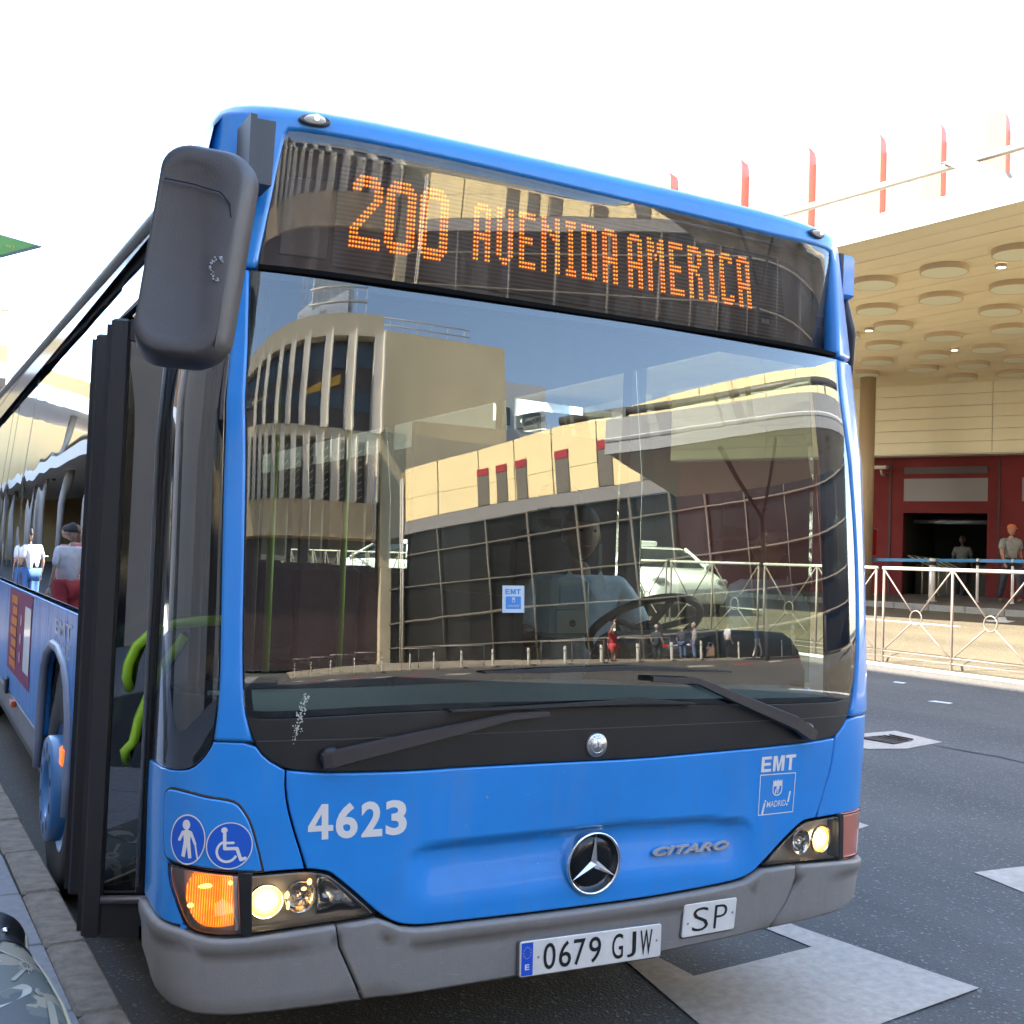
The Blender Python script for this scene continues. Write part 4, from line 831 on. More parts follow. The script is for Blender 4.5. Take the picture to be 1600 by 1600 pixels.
panel('corner_panel', wr, BLUE, BUS, gap=0.0032)
panel('windscreen_pillar', T['pillar_left'], BLUE, BUS, off=0.004, bev=0.009, drop=0.008, gap=0.0025)
pr = T['pillar_right'][:11]+[[1.50, 1.063], [1.50, 2.385]]
panel('windscreen_pillar', pr, BLUE, BUS, off=0.004, bev=0.009, drop=0.008, gap=0.0025)
cap_in = [[-1.133, 2.378], [-1.1163, 2.5477], [-1.1022, 2.6934], [-1.0922, 2.772], [-1.080, 2.795], [-1.0289, 2.7993], [-0.5678, 2.7972], [0.1795, 2.7871], [0.7722, 2.7802], [1.105, 2.7915], [1.150, 2.785], [1.163, 2.7465], [1.1356, 2.5253], [1.1121, 2.3818]]
capo = [[-1.50, 2.380], [-1.50, 2.893], [1.50, 2.893], [1.50, 2.387]]
cap_poly = [[-1.177, 2.380], [-1.50, 2.380], [-1.50, 2.893]]+[[x, 2.893] for x in np.linspace(-1.35, 1.35, 25)]+[[1.50, 2.893], [1.50, 2.387], [1.181, 2.387]]+cap_in[::-1]
panel('roof_cap', cap_poly, BLUE, BUS, off=0.004, bev=0.012, drop=0.010, grid=0.03, gap=0.0025, smooth=1, thick=0.06)
# ---- black cowl below the glass and a dark liner behind the seams
panel('cowl_panel', T['cowl'], BLK, BUS, off=-0.004, gap=0.0, bev=0.004)
panel('cowl_seam', [[-1.06, 1.071], [1.09, 1.067], [1.09, 1.0695], [-1.06, 1.0735]], mat('seam_grey', (0.05, 0.047, 0.045), 0.5), BUS, off=-0.0015, gap=0, bev=0.0004, drop=0.001, thick=0.004, smooth=0)
panel('nose_liner', [[-1.48, 0.36], [1.48, 0.36], [1.48, 1.06], [1.05, 1.06], [-1.05, 1.06], [-1.48, 0.99]], BLK, BUS, off=-0.055, gap=0, smooth=0, thick=0.02)
panel('corner_liner', [[-1.49, 0.985], [-1.17, 0.985], [-1.17, 1.19], [-1.49, 1.19]], BLK, BUS, off=-0.035, gap=0, smooth=0, thick=0.02)
# ---- glazing
def frit(name, poly, w, parent, off, fn=None):
    P = np.array(poly, float)
    if area(P) < 0: P = P[::-1]
    P = dens(chaikin(P, 1), 0.04); I = inset(P, w); n = len(P)
    V = np.concatenate([P, I]); F = [(i, (i+1) % n, n+(i+1) % n, n+i) for i in range(n)]
    return decal(name, [(V, F)], BLKG, parent, off, fn)
ws = panel('windscreen', T['windscreen'], GLASS, BUS, off=-0.004, gap=0.0, bev=0.003, drop=0.001, thick=0.006, grid=0.05)
frit('glass_border', T['windscreen'], 0.020, ws, -0.0075)
cg = [[-1.178, 2.37], [-1.1725, 1.95], [-1.1726, 1.7581], [-1.17, 1.5145], [-1.1645, 1.2148], [-1.1692, 1.1296], [-1.1777, 1.0615], [-1.1977, 1.027], [-1.2254, 1.0004], [-1.262, 0.9909], [-1.2965, 0.9903], [-1.378, 0.989], [-1.50, 0.986], [-1.50, 2.37]]
panel('corner_window', cg, GLASSC, BUS, off=-0.004, gap=0.001, bev=0.003, drop=0.001, thick=0.006, grid=0.04)
# ---- destination display
DD = empty('destination_display'); DD.parent = BUS
dpoly = [(a, b) for a, b in cap_in]
dgo = lambda u, z: -0.006-0.070*(1-np.clip((z-2.38)/0.41, 0, 1))
panel('display_glass', dpoly, GLASSD, DD, off=dgo, gap=-0.004, bev=0.003, drop=0.0, thick=0.004, grid=0.05, smooth=1)
LEDB = mat('led_board', (0.12, 0.10, 0.09), 0.6)
_n = LEDB.node_tree.nodes; _l = LEDB.node_tree.links
_tc = _n.new('ShaderNodeTexCoord'); _w = _n.new('ShaderNodeTexWave'); _w.bands_direction = 'Z'; _w.inputs['Scale'].default_value = 23
_cr = _n.new('ShaderNodeValToRGB'); _cr.color_ramp.elements[0].color = (0.06, 0.048, 0.045, 1); _cr.color_ramp.elements[1].color = (0.15, 0.122, 0.112, 1)
_l.new(_tc.outputs['Object'], _w.inputs['Vector']); _l.new(_w.outputs['Fac'], _cr.inputs['Fac']); _l.new(_cr.outputs['Color'], _n['Principled BSDF'].inputs['Base Color'])
panel('led_board', [[-0.90, 2.44], [0.93, 2.44], [0.93, 2.765], [-0.90, 2.765]], LEDB, DD, off=-0.088, gap=0, smooth=0, thick=0.01)
panel('display_surround', [[-1.2, 2.36], [1.2, 2.36], [1.2, 2.86], [-1.2, 2.86]], mat('display_surround', (0.20, 0.165, 0.15), 0.65), DD, off=-0.102, gap=0, smooth=0, thick=0.01)
panel('blank_plate', [[-1.07, 2.46], [-0.915, 2.46], [-0.915, 2.70], [-1.07, 2.70]], mat('display_blank_plate', (0.30, 0.25, 0.23), 0.5), DD, off=-0.092, gap=0, thick=0.008)
panel('display_sill', [[-1.128, 2.376], [1.110, 2.384], [1.113, 2.400], [-1.127, 2.393]], mat('matt_black', (0.006, 0.0055, 0.005), 0.9, spec=0.1), DD, off=-0.002, gap=0, smooth=0, bev=0.002, thick=0.07)
def rows(*r): return r
def full(n): return list(range(n))
G = {}
G['2'] = [full(8)[2:], list(range(1, 9)), full(10), [0, 1, 2, 7, 8, 9], [7, 8, 9], [7, 8, 9], [6, 7, 8], [5, 6, 7], [4, 5, 6], [3, 4, 5], [2, 3, 4], [1, 2, 3], [0, 1, 2], [0, 1, 2], full(10), full(10), full(10)]
G['0'] = [full(8)[2:], list(range(1, 9)), full(10)]+[[0, 1, 2, 7, 8, 9]]*11+[full(10), list(range(1, 9)), full(8)[2:]]
_s = [0, 1, 4, 5]
G['A'] = [[1, 2, 3, 4], full(6)]+[_s]*5+[full(6)]*2+[_s]*5
G['V'] = [_s]*12+[[1, 2, 3, 4], [2, 3]]
G['E'] = [full(6)]*2+[[0, 1]]*4+[full(5)]*2+[[0, 1]]*4+[full(6)]*2
G['N'] = [[0, 1, 5, 6]]*2+[[0, 1, 2, 5, 6], [0, 1, 2, 3, 5, 6], [0, 1, 3, 4, 5, 6], [0, 1, 4, 5, 6]]+[[0, 1, 5, 6]]*8
G['I'] = [full(4)]*2+[[1, 2]]*10+[full(4)]*2
G['D'] = [full(5), full(6)]+[_s]*10+[full(6), full(5)]
G['M'] = [[0, 1, 5, 6]]+[[0, 1, 2, 4, 5, 6]]*3+[[0, 1, 3, 5, 6]]*2+[[0, 1, 5, 6]]*8
G['R'] = [full(5), full(6)]+[_s]*3+[full(5), full(4), [0, 1, 3, 4]]+[_s]*6
G['C'] = [[1, 2, 3, 4], full(6), _s]+[[0, 1]]*8+[_s, full(6), [1, 2, 3, 4]]
GW = {'2': 10, '0': 10, 'N': 7, 'I': 4, 'M': 7}
def led(ch, u0, z0, px, pz):
    g = G[ch]; mb = MB(); nr = len(g)
    def dot(c, r, off, n):
        P = [];
        for k in range(n):
            a = 2*math.pi*k/n+0.3; P.append((c[0]+r*math.cos(a), c[1]+r*math.sin(a)))
        P = np.array(P); b = SO(P[:, 0], P[:, 1], np.full(n, off)); b2 = SO(P[:, 0], P[:, 1], np.full(n, off-0.004))
        top = SO(np.array([c[0]]), np.array([c[1]]), np.array([off+r*0.5]))
        vs = b.tolist()+top.tolist()+b2.tolist()
        mb.add(vs, [(k, (k+1) % n, n) for k in range(n)]+[(k, n+1+k, n+1+(k+1) % n, (k+1) % n) for k in range(n)])
    for r_, cs in enumerate(g):
        for c in cs:
            p = (u0+c*px, z0+(nr-1-r_)*pz)
            mb.slot(1); dot(p, 0.0052, -0.0865, 8)
            mb.slot(0); dot(p, 0.0029, -0.0840, 6)
    mb.build('led_character', [LEDC, LEDH], DD)
u = -0.8481
for ch in '200': led(ch, u, 2.5105, 0.0105, 0.01383); u += 0.0105*11
u = -0.4217; k = 0.0107
for ch in 'AVENIDA AMERICA':
    if ch == ' ': u += 2*k; continue
    led(ch, u, 2.5340, k, 0.0138); u += k*(GW.get(ch, 6)+2)
v, f, _ = text2d('8kB', 0.0)
decal('maker_mark', [(fit(v, (0.768, 2.476), (0.806, 2.476), (0.768, 2.492), (0.806, 2.492)), f)], mat('pale_print', (0.6, 0.58, 0.56), 0.5), DD, -0.060)
# ---- bumper
bt = [[-1.50, 0.594]]+[list(p) for p in T['bumper_top'][1:-1]]+[[1.20, 0.5347], [1.52, 0.528]]
bb = [[1.52, 0.41], [1.30, 0.395], [1.1825, 0.3734], [1.1108, 0.3599], [0.74, 0.352], [0.2713, 0.335], [-0.252, 0.333], [-0.739, 0.3305], [-1.0066, 0.3300], [-1.1257, 0.3312], [-1.21, 0.3373], [-1.2826, 0.354], [-1.3546, 0.3797], [-1.4125, 0.42], [-1.50, 0.45]]
_bu = np.array([p[0] for p in bt]); _bz = np.array([p[1] for p in bt])
def bump_disp(u, z):
    d = np.interp(u, _bu, _bz)-z
    return 0.010*(1-sst(0.030, 0.052, d))+0.004*(1-sst(0.0, 0.30, d))-0.05*sst(0.17, 0.26, d)*0.35
def cutpoly(top, bot, a, b):
    """piece of the bumper between two seams (each a list from top to bottom)"""
    t = [p for p in top if a[0][0] < p[0] < b[0][0]]; q = [p for p in bot if b[-1][0] > p[0] > a[-1][0]]
    return [list(a[0])]+t+[list(x) for x in b]+q+[list(x) for x in a[::-1][:-1]]
sl = [(-0.825, 0.560), (-0.8111, 0.4944), (-0.7774, 0.4187), (-0.739, 0.3305)]
sr = [(0.836, 0.5645), (0.8513, 0.5149), (0.8143, 0.4357), (0.7491, 0.352)]
eL = [(-1.50, 0.594), (-1.50, 0.45)]; eR = [(1.52, 0.528), (1.52, 0.41)]
for a, b in ((eL, sl), (sl, sr), (sr, eR)):
    panel('bumper_section', cutpoly(bt, bb, a, b), GREY, BUS, off=0.004, disp=bump_disp, bev=0.010, drop=0.008, gap=0.0025, grid=0.03, thick=0.05, smooth=0)
# ---- emblems
def frame(u, z, off):
    u_ = np.array([u]); z_ = np.array([z]); o = Vector(SO(u_, z_, np.array([off]))[0]); n = Vector(SN(u_, z_)[0])
    x = Vector((1, 0, 0)); x = (x-n*x.dot(n)).normalized(); y = n.cross(x)
    return Matrix(((x.x, y.x, n.x, o.x), (x.y, y.y, n.y, o.y), (x.z, y.z, n.z, o.z), (0, 0, 0, 1)))
def star(mb, M, r, h):
    vs = [M @ Vector((0, 0, h))]; fs = []
    for k in range(6):
        a = math.pi/2+k*math.pi/3; rr = r if k % 2 == 0 else r*0.155
        vs.append(M @ Vector((rr*math.cos(a), rr*math.sin(a), h*0.28 if k % 2 == 0 else 0)))
    for k in range(6): fs.append((0, 1+k, 1+(k+1) % 6))
    mb.add(vs, fs)
M = frame(0.003, 0.6535, 0.002)
EM = empty('star_emblem'); EM.parent = BUS
mb = MB(); mb.lathe([(0.0, 0.004), (0.05, 0.003), (0.091, 0.0), (0.092, -0.03)], 48, M); mb.build('emblem_disc', mat('emblem_black', (0.006, 0.006, 0.007), 0.15), EM)
mb = MB(); mb.lathe([(0.0885, -0.01), (0.0885, 0.004), (0.0905, 0.009), (0.0945, 0.011), (0.0975, 0.008), (0.0985, 0.0), (0.0985, -0.03)], 56, M); mb.build('emblem_ring', CHR, EM)
mb = MB(); star(mb, M @ Matrix.Translation((0, 0, 0.005)), 0.0905, 0.015); mb.build('emblem_star', SAT, EM)
M = frame(-0.005, 1.0199, -0.001)
BD = empty('round_badge'); BD.parent = BUS
mb = MB(); mb.lathe([(0, 0.005), (0.022, 0.005), (0.0225, 0.004), (0.034, 0.005), (0.037, 0.002), (0.0375, -0.006)], 40, M); mb.build('badge_disc', SAT, BD)
mb = MB(); mb.lathe([(0.0225, 0.006), (0.0235, 0.0065), (0.0245, 0.006)], 36, M); star(mb, M @ Matrix.Translation((0, 0, 0.0055)), 0.0205, 0.006); mb.build('badge_star', CHR, BD)
dk = []
for txt, a0, sgn in (('MERCEDES', 90, 1), ('BENZ', -90, -1)):
    for i, ch in enumerate(txt):
        v, f, asp = text2d(ch, 0.0); hgt = 0.0072; wd = hgt*min(asp, 0.9)
        a = R(a0)-sgn*(i-(len(txt)-1)/2)*R(17)
        rad = 0.0295; q = (v-0.5)*[wd, hgt]; t = a-R(90) if sgn > 0 else a+R(90)
        q = np.stack([q[:, 0]*math.cos(t)-q[:, 1]*math.sin(t)+rad*math.cos(a), q[:, 0]*math.sin(t)+q[:, 1]*math.cos(t)+rad*math.sin(a)], 1)
        dk.append((q+[-0.005, 1.0199], f))
decal('badge_lettering', dk, mat('badge_dark', (0.05, 0.05, 0.07), 0.4), BD, 0.0052)
# ---- lettering
def lettering(name, txt, bl, br, tl, tr, m, off, extra=0.0, shear=0.0, space=1.0, parent=None, fn=None):
    v, f, _ = text2d(txt, extra, shear, space=space)
    return decal(name, [(fit(v, bl, br, tl, tr), f)], m, parent or BUS, off, fn)
q = T
fq = ((-0.9105, 0.7985), (-0.6247, 0.7955), (-0.9140, 0.8965), (-0.630, 0.8940))
def fp(x, y): return tuple(fit(np.array([[x, y]]), *fq)[0])
for txt, x0, x1 in (('6', .270, .490), ('2', .525, .740), ('3', .775, .998)):
    lettering('fleet_digit', txt, fp(x0, -0.01), fp(x1, -0.01), fp(x0, 1.01), fp(x1, 1.01), WHT, 0.0012, extra=0.032)
dk = [fill2d(np.array([fp(*q_) for q_ in P_]), 0.05) for P_ in ([(.132, 0), (.197, 0), (.197, .235), (.132, .235)], [(0, .235), (.245, .235), (.245, .40), (.068, .40), (0, .385)], [(0, .385), (.068, .40), (.132, .72), (.132, 1.0)], [(.132, .40), (.197, .40), (.197, 1.0), (.132, 1.0)])]
decal('fleet_digit', dk, WHT, BUS, 0.0012)
BLOCK = {'E': [[(0, 0), (1, 0), (1, .19), (.28, .19), (.28, .41), (.92, .41), (.92, .59), (.28, .59), (.28, .81), (1, .81), (1, 1), (0, 1)]],
         'M': [[(0, 0), (.24, 0), (.24, .70), (.41, 0), (.59, 0), (.76, .70), (.76, 0), (1, 0), (1, 1), (.66, 1), (.50, .34), (.34, 1), (0, 1)]],
         'T': [[(.36, 0), (.64, 0), (.64, .80), (1, .80), (1, 1), (0, 1), (0, .80), (.36, .80)]]}
def block(name, spec, c4, m, off, parent):
    dk_ = []
    for ch, x0, x1 in spec:
        for P_ in BLOCK[ch]: dk_.append(fill2d(fit(np.array([(x0+(x1-x0)*a, b) for a, b in P_]), *c4), 0.5))
    return decal(name, dk_, m, parent, off)
block('operator_name', (('E', 0, .285), ('M', .335, .665), ('T', .695, 1)), ((0.6566, 0.8955), (0.8120, 0.8955), (0.6580, 0.9475), (0.8150, 0.9485)), WHT, 0.0012, BUS)
dk = []
for a, b in (((0.6570, 0.7500), (0.8150, 0.7495)), ((0.8150, 0.7495), (0.8170, 0.8840)), ((0.8170, 0.8840), (0.6560, 0.8860)), ((0.6560, 0.8860), (0.6570, 0.7500))): dk += stroke([a, b], 0.0032, 3)
# crowned shield with bear and tree
cx, cz = 0.7365, 0.8395; W2 = 0.020
sh = [(-W2, 0.006)]+[(-W2*math.cos(t), -0.010-0.017*math.sin(t)) for t in np.linspace(0, math.pi, 12)]+[(W2, 0.006)]
sh = [(cx+x, cz+z) for x, z in sh]
dk += stroke(sh+[sh[0]], 0.0042, 4)
cr_ = [(-0.021, 0.008), (-0.021, 0.026), (-0.014, 0.020), (-0.0105, 0.027), (-0.0055, 0.020), (0, 0.028), (0.0055, 0.020), (0.0105, 0.027), (0.014, 0.020), (0.021, 0.026), (0.021, 0.008)]
P_ = np.array([(cx+x, cz+z) for x, z in cr_]); dk.append(fill2d(P_[::-1], 0.05))
dk += stroke([(cx+0.002, cz-0.019), (cx+0.003, cz-0.004)], 0.004, 4); dk.append(disc2((cx+0.002, cz-0.001), 0.007, 12)); dk += stroke([(cx-0.008, cz-0.018), (cx-0.006, cz-0.008)], 0.006, 4)
decal('city_crest', dk, WHT, BUS, 0.0012)
lettering('city_name', 'MADRID', (0.6920, 0.7735), (0.7790, 0.7735), (0.6935, 0.7940), (0.7800, 0.7940), WHT, 0.0012, extra=0.003)
dk = stroke([(0.6745, 0.7555), (0.6815, 0.7860)], 0.0085, 5)+[disc2((0.6850, 0.7955), 0.0038, 12)]+stroke([(0.7900, 0.7880), (0.7965, 0.8190)], 0.0075, 5)+[disc2((0.7855, 0.7770), 0.0040, 12)]
decal('exclamation_marks', dk, WHT, BUS, 0.0012)
v, f, _ = text2d('CITARO', 0.034, 0.30, space=1.12)
fl = lambda o_: (lambda u, z, o: SO(u, z, o))
vb = fit(v, (0.2295, 0.6515), (0.535, 0.6470), (0.2330, 0.6785), (0.5400, 0.6755))
a_ = SO(vb[:, 0], vb[:, 1], np.full(len(vb), 0.002)); b_ = SO(vb[:, 0], vb[:, 1], np.full(len(vb), -0.008)); n_ = len(vb)
from collections import Counter
ec = Counter()
for ff in f:
    for i in range(len(ff)): ec[(ff[i], ff[(i+1) % len(ff)])] += 1
fs_ = list(f)+[(j, i, i+n_, j+n_) for (i, j), c in ec.items() if (j, i) not in ec]
me = bpy.data.meshes.new('model_name'); me.from_pydata(np.concatenate([a_, b_]).tolist(), [], fs_); me.materials.append(mat('copper_silver', (0.80, 0.68, 0.60), 0.30, metal=0.7)); link('model_name', me, BUS)
# ---- access pictograms
cP = (-1.2255, 0.8120)
dk = [fill2d(disc2(cP, 0.0465, 40, 0.0675)[0], 0.012)]
decal('pictogram_disc', dk, BLUE2, BUS, 0.0080)
dk = [ring2(cP, 0.0435, 0.0462, 48, sy=1.46)]
def pp(x, y): return (cP[0]+x*0.046, cP[1]+y*0.066)
dk += [disc2(pp(-0.08, 0.60), 0.0100, 16, 0.0135)]
dk += [fill2d(np.array([pp(-0.26, 0.34), pp(-0.20, -0.05), pp(-0.32, -0.68), pp(-0.12, -0.72), pp(-0.01, -0.26), pp(0.08, -0.76), pp(0.26, -0.74), pp(0.16, -0.05), pp(0.20, 0.34), pp(-0.03, 0.42)]), 0.012)]
dk += stroke([pp(-0.26, 0.30), pp(-0.46, -0.02)], 0.0075, 5)+stroke([pp(0.18, 0.30), pp(0.44, -0.16)], 0.0070, 5)+stroke([pp(0.44, -0.16), pp(0.58, -0.72)], 0.0042, 4)
decal('walking_stick_pictogram', dk, WHT, BUS, 0.0088)
cW = (-1.1180, 0.7965)
decal('pictogram_disc', [fill2d(disc2(cW, 0.0600, 44, 0.0635)[0], 0.012)], BLUE2, BUS, 0.0080)
def pw(x, y): return (cW[0]+x*0.060, cW[1]+y*0.0635)
dk = [ring2(cW, 0.0568, 0.0596, 52, sy=1.06)]
dk += [disc2(pw(-0.24, 0.66), 0.0082, 16), ring2(pw(-0.10, -0.24), 0.0225, 0.0290, 30, R(115), R(335), 1.06)]
dk += stroke([pw(-0.22, 0.50), pw(-0.20, -0.12), pw(0.32, -0.12), pw(0.50, -0.60), pw(0.68, -0.54)], 0.0088, 5)+stroke([pw(-0.2, 0.12), pw(0.16, 0.12)], 0.0068, 4)
decal('wheelchair_pictogram', dk, WHT, BUS, 0.0088)
# ---- number plates
def plate(name, bl, br, tl, tr, off):
    p = empty(name); p.parent = BUS
    c = [bl, br, tr, tl]; P = [list(x) for x in c]
    panel('plate_backing', rounded(P, 0.012), mat('plate_holder', (0.10, 0.095, 0.09), 0.5), p, off=off-0.004, gap=-0.005, bev=0.004, smooth=0, thick=0.04)
    panel('plate_face', rounded(P, 0.009), PLATE, p, off=off, gap=0.0, bev=0.003, drop=0.002, smooth=0, thick=0.006)
    return p
PL = plate('number_plate', (-0.2510, 0.3400), (0.2685, 0.3345), (-0.2535, 0.4470), (0.2640, 0.4400), 0.022)
def pf(x, y): return tuple(fit(np.array([[x, y]]), (-0.2510, 0.3400), (0.2685, 0.3345), (-0.2535, 0.4470), (0.2640, 0.4400))[0])
decal('country_band', [(np.array([pf(0.008, 0.04), pf(0.085, 0.04), pf(0.085, 0.96), pf(0.008, 0.96)]), [(0, 1, 2, 3)])], EUB, PL, 0.0228)
dk = []
for k in range(12):
    a = 2*math.pi*k/12; c = pf(0.046, 0.68); dk.append(disc2((c[0]+0.0125*math.cos(a), c[1]+0.0170*math.sin(a)), 0.0017, 6))
decal('country_stars', dk, YEL, PL, 0.0234)
lettering('country_letter', 'E', pf(0.032, 0.20), pf(0.062, 0.20), pf(0.032, 0.36), pf(0.062, 0.36), WHT, 0.0234, extra=0.02, parent=PL)
for txt, x0, x1 in (('0', .155, .238), ('6', .262, .345), ('7', .362, .445), ('9', .470, .555), ('G', .635, .715), ('J', .745, .810), ('W', .840, .930)):
    lettering('plate_character', txt, pf(x0, 0.13), pf(x1, 0.13), pf(x0, 0.88), pf(x1, 0.88), INK, 0.0232, extra=0.004 if txt != 'W' else 0.012, parent=PL)
decal('plate_rivet', [disc2(pf(0.120, 0.52), 0.004, 12), disc2(pf(0.962, 0.52), 0.004, 12)], mat('rivet', (0.2, 0.19, 0.17), 0.4), PL, 0.0236)
C4 = ((0.3530, 0.3795), (0.5715, 0.3825), (0.3560, 0.4865), (0.5745, 0.4870))
SPP = plate('service_plate', *C4, 0.016)
def sf(x, y): return tuple(fit(np.array([[x, y]]), *C4)[0])
lettering('plate_character', 'S', sf(0.17, 0.14), sf(0.47, 0.14), sf(0.17, 0.86), sf(0.47, 0.86), INK, 0.0172, extra=-0.010, parent=SPP)
lettering('plate_character', 'P', sf(0.58, 0.14), sf(0.82, 0.14), sf(0.58, 0.86), sf(0.82, 0.86), INK, 0.0172, extra=-0.012, parent=SPP)
decal('plate_rivet', [disc2(sf(0.085, 0.42), 0.004, 12), disc2(sf(0.925, 0.55), 0.004, 12)], MATS['rivet'], SPP, 0.0174)
# ---- headlights
def lamp(name, poly, side):
    H = empty(name); H.parent = BUS
    panel('lamp_housing', poly, HOUS, H, off=-0.048, gap=0.004, thick=-0.046, bev=0.006, drop=-0.002, smooth=1)
    frit('lamp_gasket', poly, 0.0045, H, 0.0035)
    panel('lamp_lens', poly, LENS, H, off=0.0025, gap=0.005, bev=0.006, drop=0.005, thick=0.008, smooth=1)
    return H
def bowl(parent, u, z, r, lit, off=-0.036):
    M = frame(u, z, off)
    mb = MB(); mb.lathe([(r*0.16, -0.010), (r*0.45, -0.004), (r*0.75, 0.008), (r, 0.026), (r*1.06, 0.026), (r*1.06, 0.016)], 28, M); mb.build('reflector', REFL, parent)
    mb = MB()
    if lit:
        mb.slot(0).ball(M @ Vector((0.004, 0, 0.008)), (r*0.60, r*0.52, r*0.50), 18, 12); mb.slot(1).lathe([(r*0.55, 0.012), (r*0.76, 0.016), (r*0.80, 0.0162)], 28, M); mb.slot(2).lathe([(r*0.80, 0.0162), (r*0.99, 0.0235)], 28, M)
        mb.build('bulb', [BULB, BULBH, BULBO], parent)
    else:
        mb.ball(M @ Vector((0, 0, 0.006)), r*0.24, 12, 8); mb.build('bulb', CHR, parent)
HL = lamp('headlight', T['lampL'], -1)
ind = panel('indicator_lens', T['indL'], INDI, HL, off=-0.014, gap=0.002, thick=0.02, bev=0.006, drop=0.006)
panel('lamp_divider', [[-1.0935, 0.722], [-1.0560, 0.719], [-1.0520, 0.5495], [-1.0800, 0.5495]], BLK, HL, off=0.0045, gap=0, smooth=0, bev=0.004, thick=0.05)
panel('chrome_strip', [[-1.108, 0.709], [-1.0945, 0.708], [-1.0845, 0.562], [-1.098, 0.562]], SAT, HL, off=-0.004, gap=0, smooth=0, thick=0.02)
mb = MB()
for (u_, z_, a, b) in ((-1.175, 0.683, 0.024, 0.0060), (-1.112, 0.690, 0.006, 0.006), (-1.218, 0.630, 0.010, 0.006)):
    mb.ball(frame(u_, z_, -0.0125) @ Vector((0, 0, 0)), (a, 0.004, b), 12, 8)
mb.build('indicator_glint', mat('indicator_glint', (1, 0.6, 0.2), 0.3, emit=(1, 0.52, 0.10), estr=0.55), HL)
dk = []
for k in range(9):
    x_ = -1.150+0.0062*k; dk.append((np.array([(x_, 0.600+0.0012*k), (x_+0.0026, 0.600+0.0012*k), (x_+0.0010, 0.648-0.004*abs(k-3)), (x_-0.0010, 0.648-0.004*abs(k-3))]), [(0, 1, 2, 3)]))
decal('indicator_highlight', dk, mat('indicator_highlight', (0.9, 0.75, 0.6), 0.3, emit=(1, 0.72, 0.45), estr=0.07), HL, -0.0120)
bowl(HL, -1.016, 0.6335, 0.0455, True); bowl(HL, -0.922, 0.640, 0.042, False)
panel('reflector_wing', [[-0.872, 0.690], [-0.845, 0.682], [-0.735, 0.585], [-0.872, 0.580]], REFL, HL, off=-0.030, gap=0, smooth=0, thick=0.01, grid=0.012, disp=lambda u, z: 0.006*np.sin(u*70+z*30)+0.004*np.sin(z*95))
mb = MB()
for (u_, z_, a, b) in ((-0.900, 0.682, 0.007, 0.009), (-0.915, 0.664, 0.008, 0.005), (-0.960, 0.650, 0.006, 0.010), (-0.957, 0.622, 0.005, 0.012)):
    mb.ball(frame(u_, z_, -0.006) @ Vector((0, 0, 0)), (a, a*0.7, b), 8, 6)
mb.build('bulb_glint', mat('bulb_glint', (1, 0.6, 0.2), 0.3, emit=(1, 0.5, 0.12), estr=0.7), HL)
lr = T['lampR'][:4]+[[1.44, 0.533], [1.44, 0.705]]+T['lampR'][7:]
HR = lamp('headlight', lr, 1)
panel('lamp_divider', [[1.0580, 0.718], [1.0870, 0.718], [1.1060, 0.548], [1.0760, 0.548]], BLK, HR, off=0.0045, gap=0, smooth=0, bev=0.004, thick=0.05)
panel('corner_marker', [[1.094, 0.713], [1.43, 0.703], [1.43, 0.537], [1.112, 0.545]], PINK, HR, off=0.001, gap=0.0015, smooth=0, thick=0.02)
bowl(HR, 0.986, 0.6320, 0.0480, True); bowl(HR, 0.880, 0.635, 0.042, False)
# ---- wipers
def ribbon(mb, pts, offs, ws_, th):
    P = np.array(pts, float); n = len(P); vs = []
    for i in range(n):
        a = P[max(i-1, 0)]; b = P[min(i+1, n-1)]; d = (b-a)/np.linalg.norm(b-a); nn = np.array([-d[1], d[0]])
        w = ws_[i]/2
        for s_, o_ in ((1, 0), (-1, 0), (-0.8, th), (0.8, th)):
            q = P[i]+nn*w*s_; vs.append(SO(q[:1], q[1:], np.array([offs[i]+o_]))[0])
    fs = [(0, 1, 2, 3), tuple(4*(n-1)+k for k in (3, 2, 1, 0))]
    for i in range(n-1):
        for k in range(4): j = (k+1) % 4; fs.append((4*i+k, 4*i+4+k, 4*i+4+j, 4*i+j))
    mb.add(vs, fs)
WIP = mat('wiper_metal', (0.040, 0.030, 0.027), 0.5)
for nm, arm, wd, blade in (('L', [(-0.885, 1.0170), (-0.862, 1.0215), (-0.780, 1.0400), (-0.483, 1.0950), (-0.3277, 1.1230), (-0.20, 1.1270)], (0.044, 0.050, 0.046, 0.032, 0.022, 0.016), T['pt_bladeL']),
                           ('R', [(0.880, 1.0130), (0.850, 1.0240), (0.7827, 1.0600), (0.4833, 1.1650), (0.3510, 1.2130), (0.1744, 1.2230)], (0.042, 0.052, 0.050, 0.034, 0.022, 0.018), T['pt_bladeR'])):
    wp = empty('wiper'); wp.parent = BUS
    mb = MB(); ribbon(mb, arm, (0.016, 0.020, 0.024, 0.030, 0.030, 0.026), wd, 0.014); mb.build('wiper_arm', WIP, wp)
    mb = MB(); M = frame(arm[1][0], arm[1][1]+0.004, 0.0); mb.lathe([(0.030, -0.01), (0.030, 0.018), (0.022, 0.026), (0, 0.026)], 20, M); mb.build('wiper_pivot', BLK, wp)
    mb = MB(); bl_ = [tuple(p) for p in blade]; ribbon(mb, bl_, [0.016]*len(bl_), [0.006]+[0.016]*(len(bl_)-2)+[0.006], 0.012); ribbon(mb, bl_, [0.003]*len(bl_), [0.006]*len(bl_), 0.016); mb.build('wiper_blade', RUB, wp)
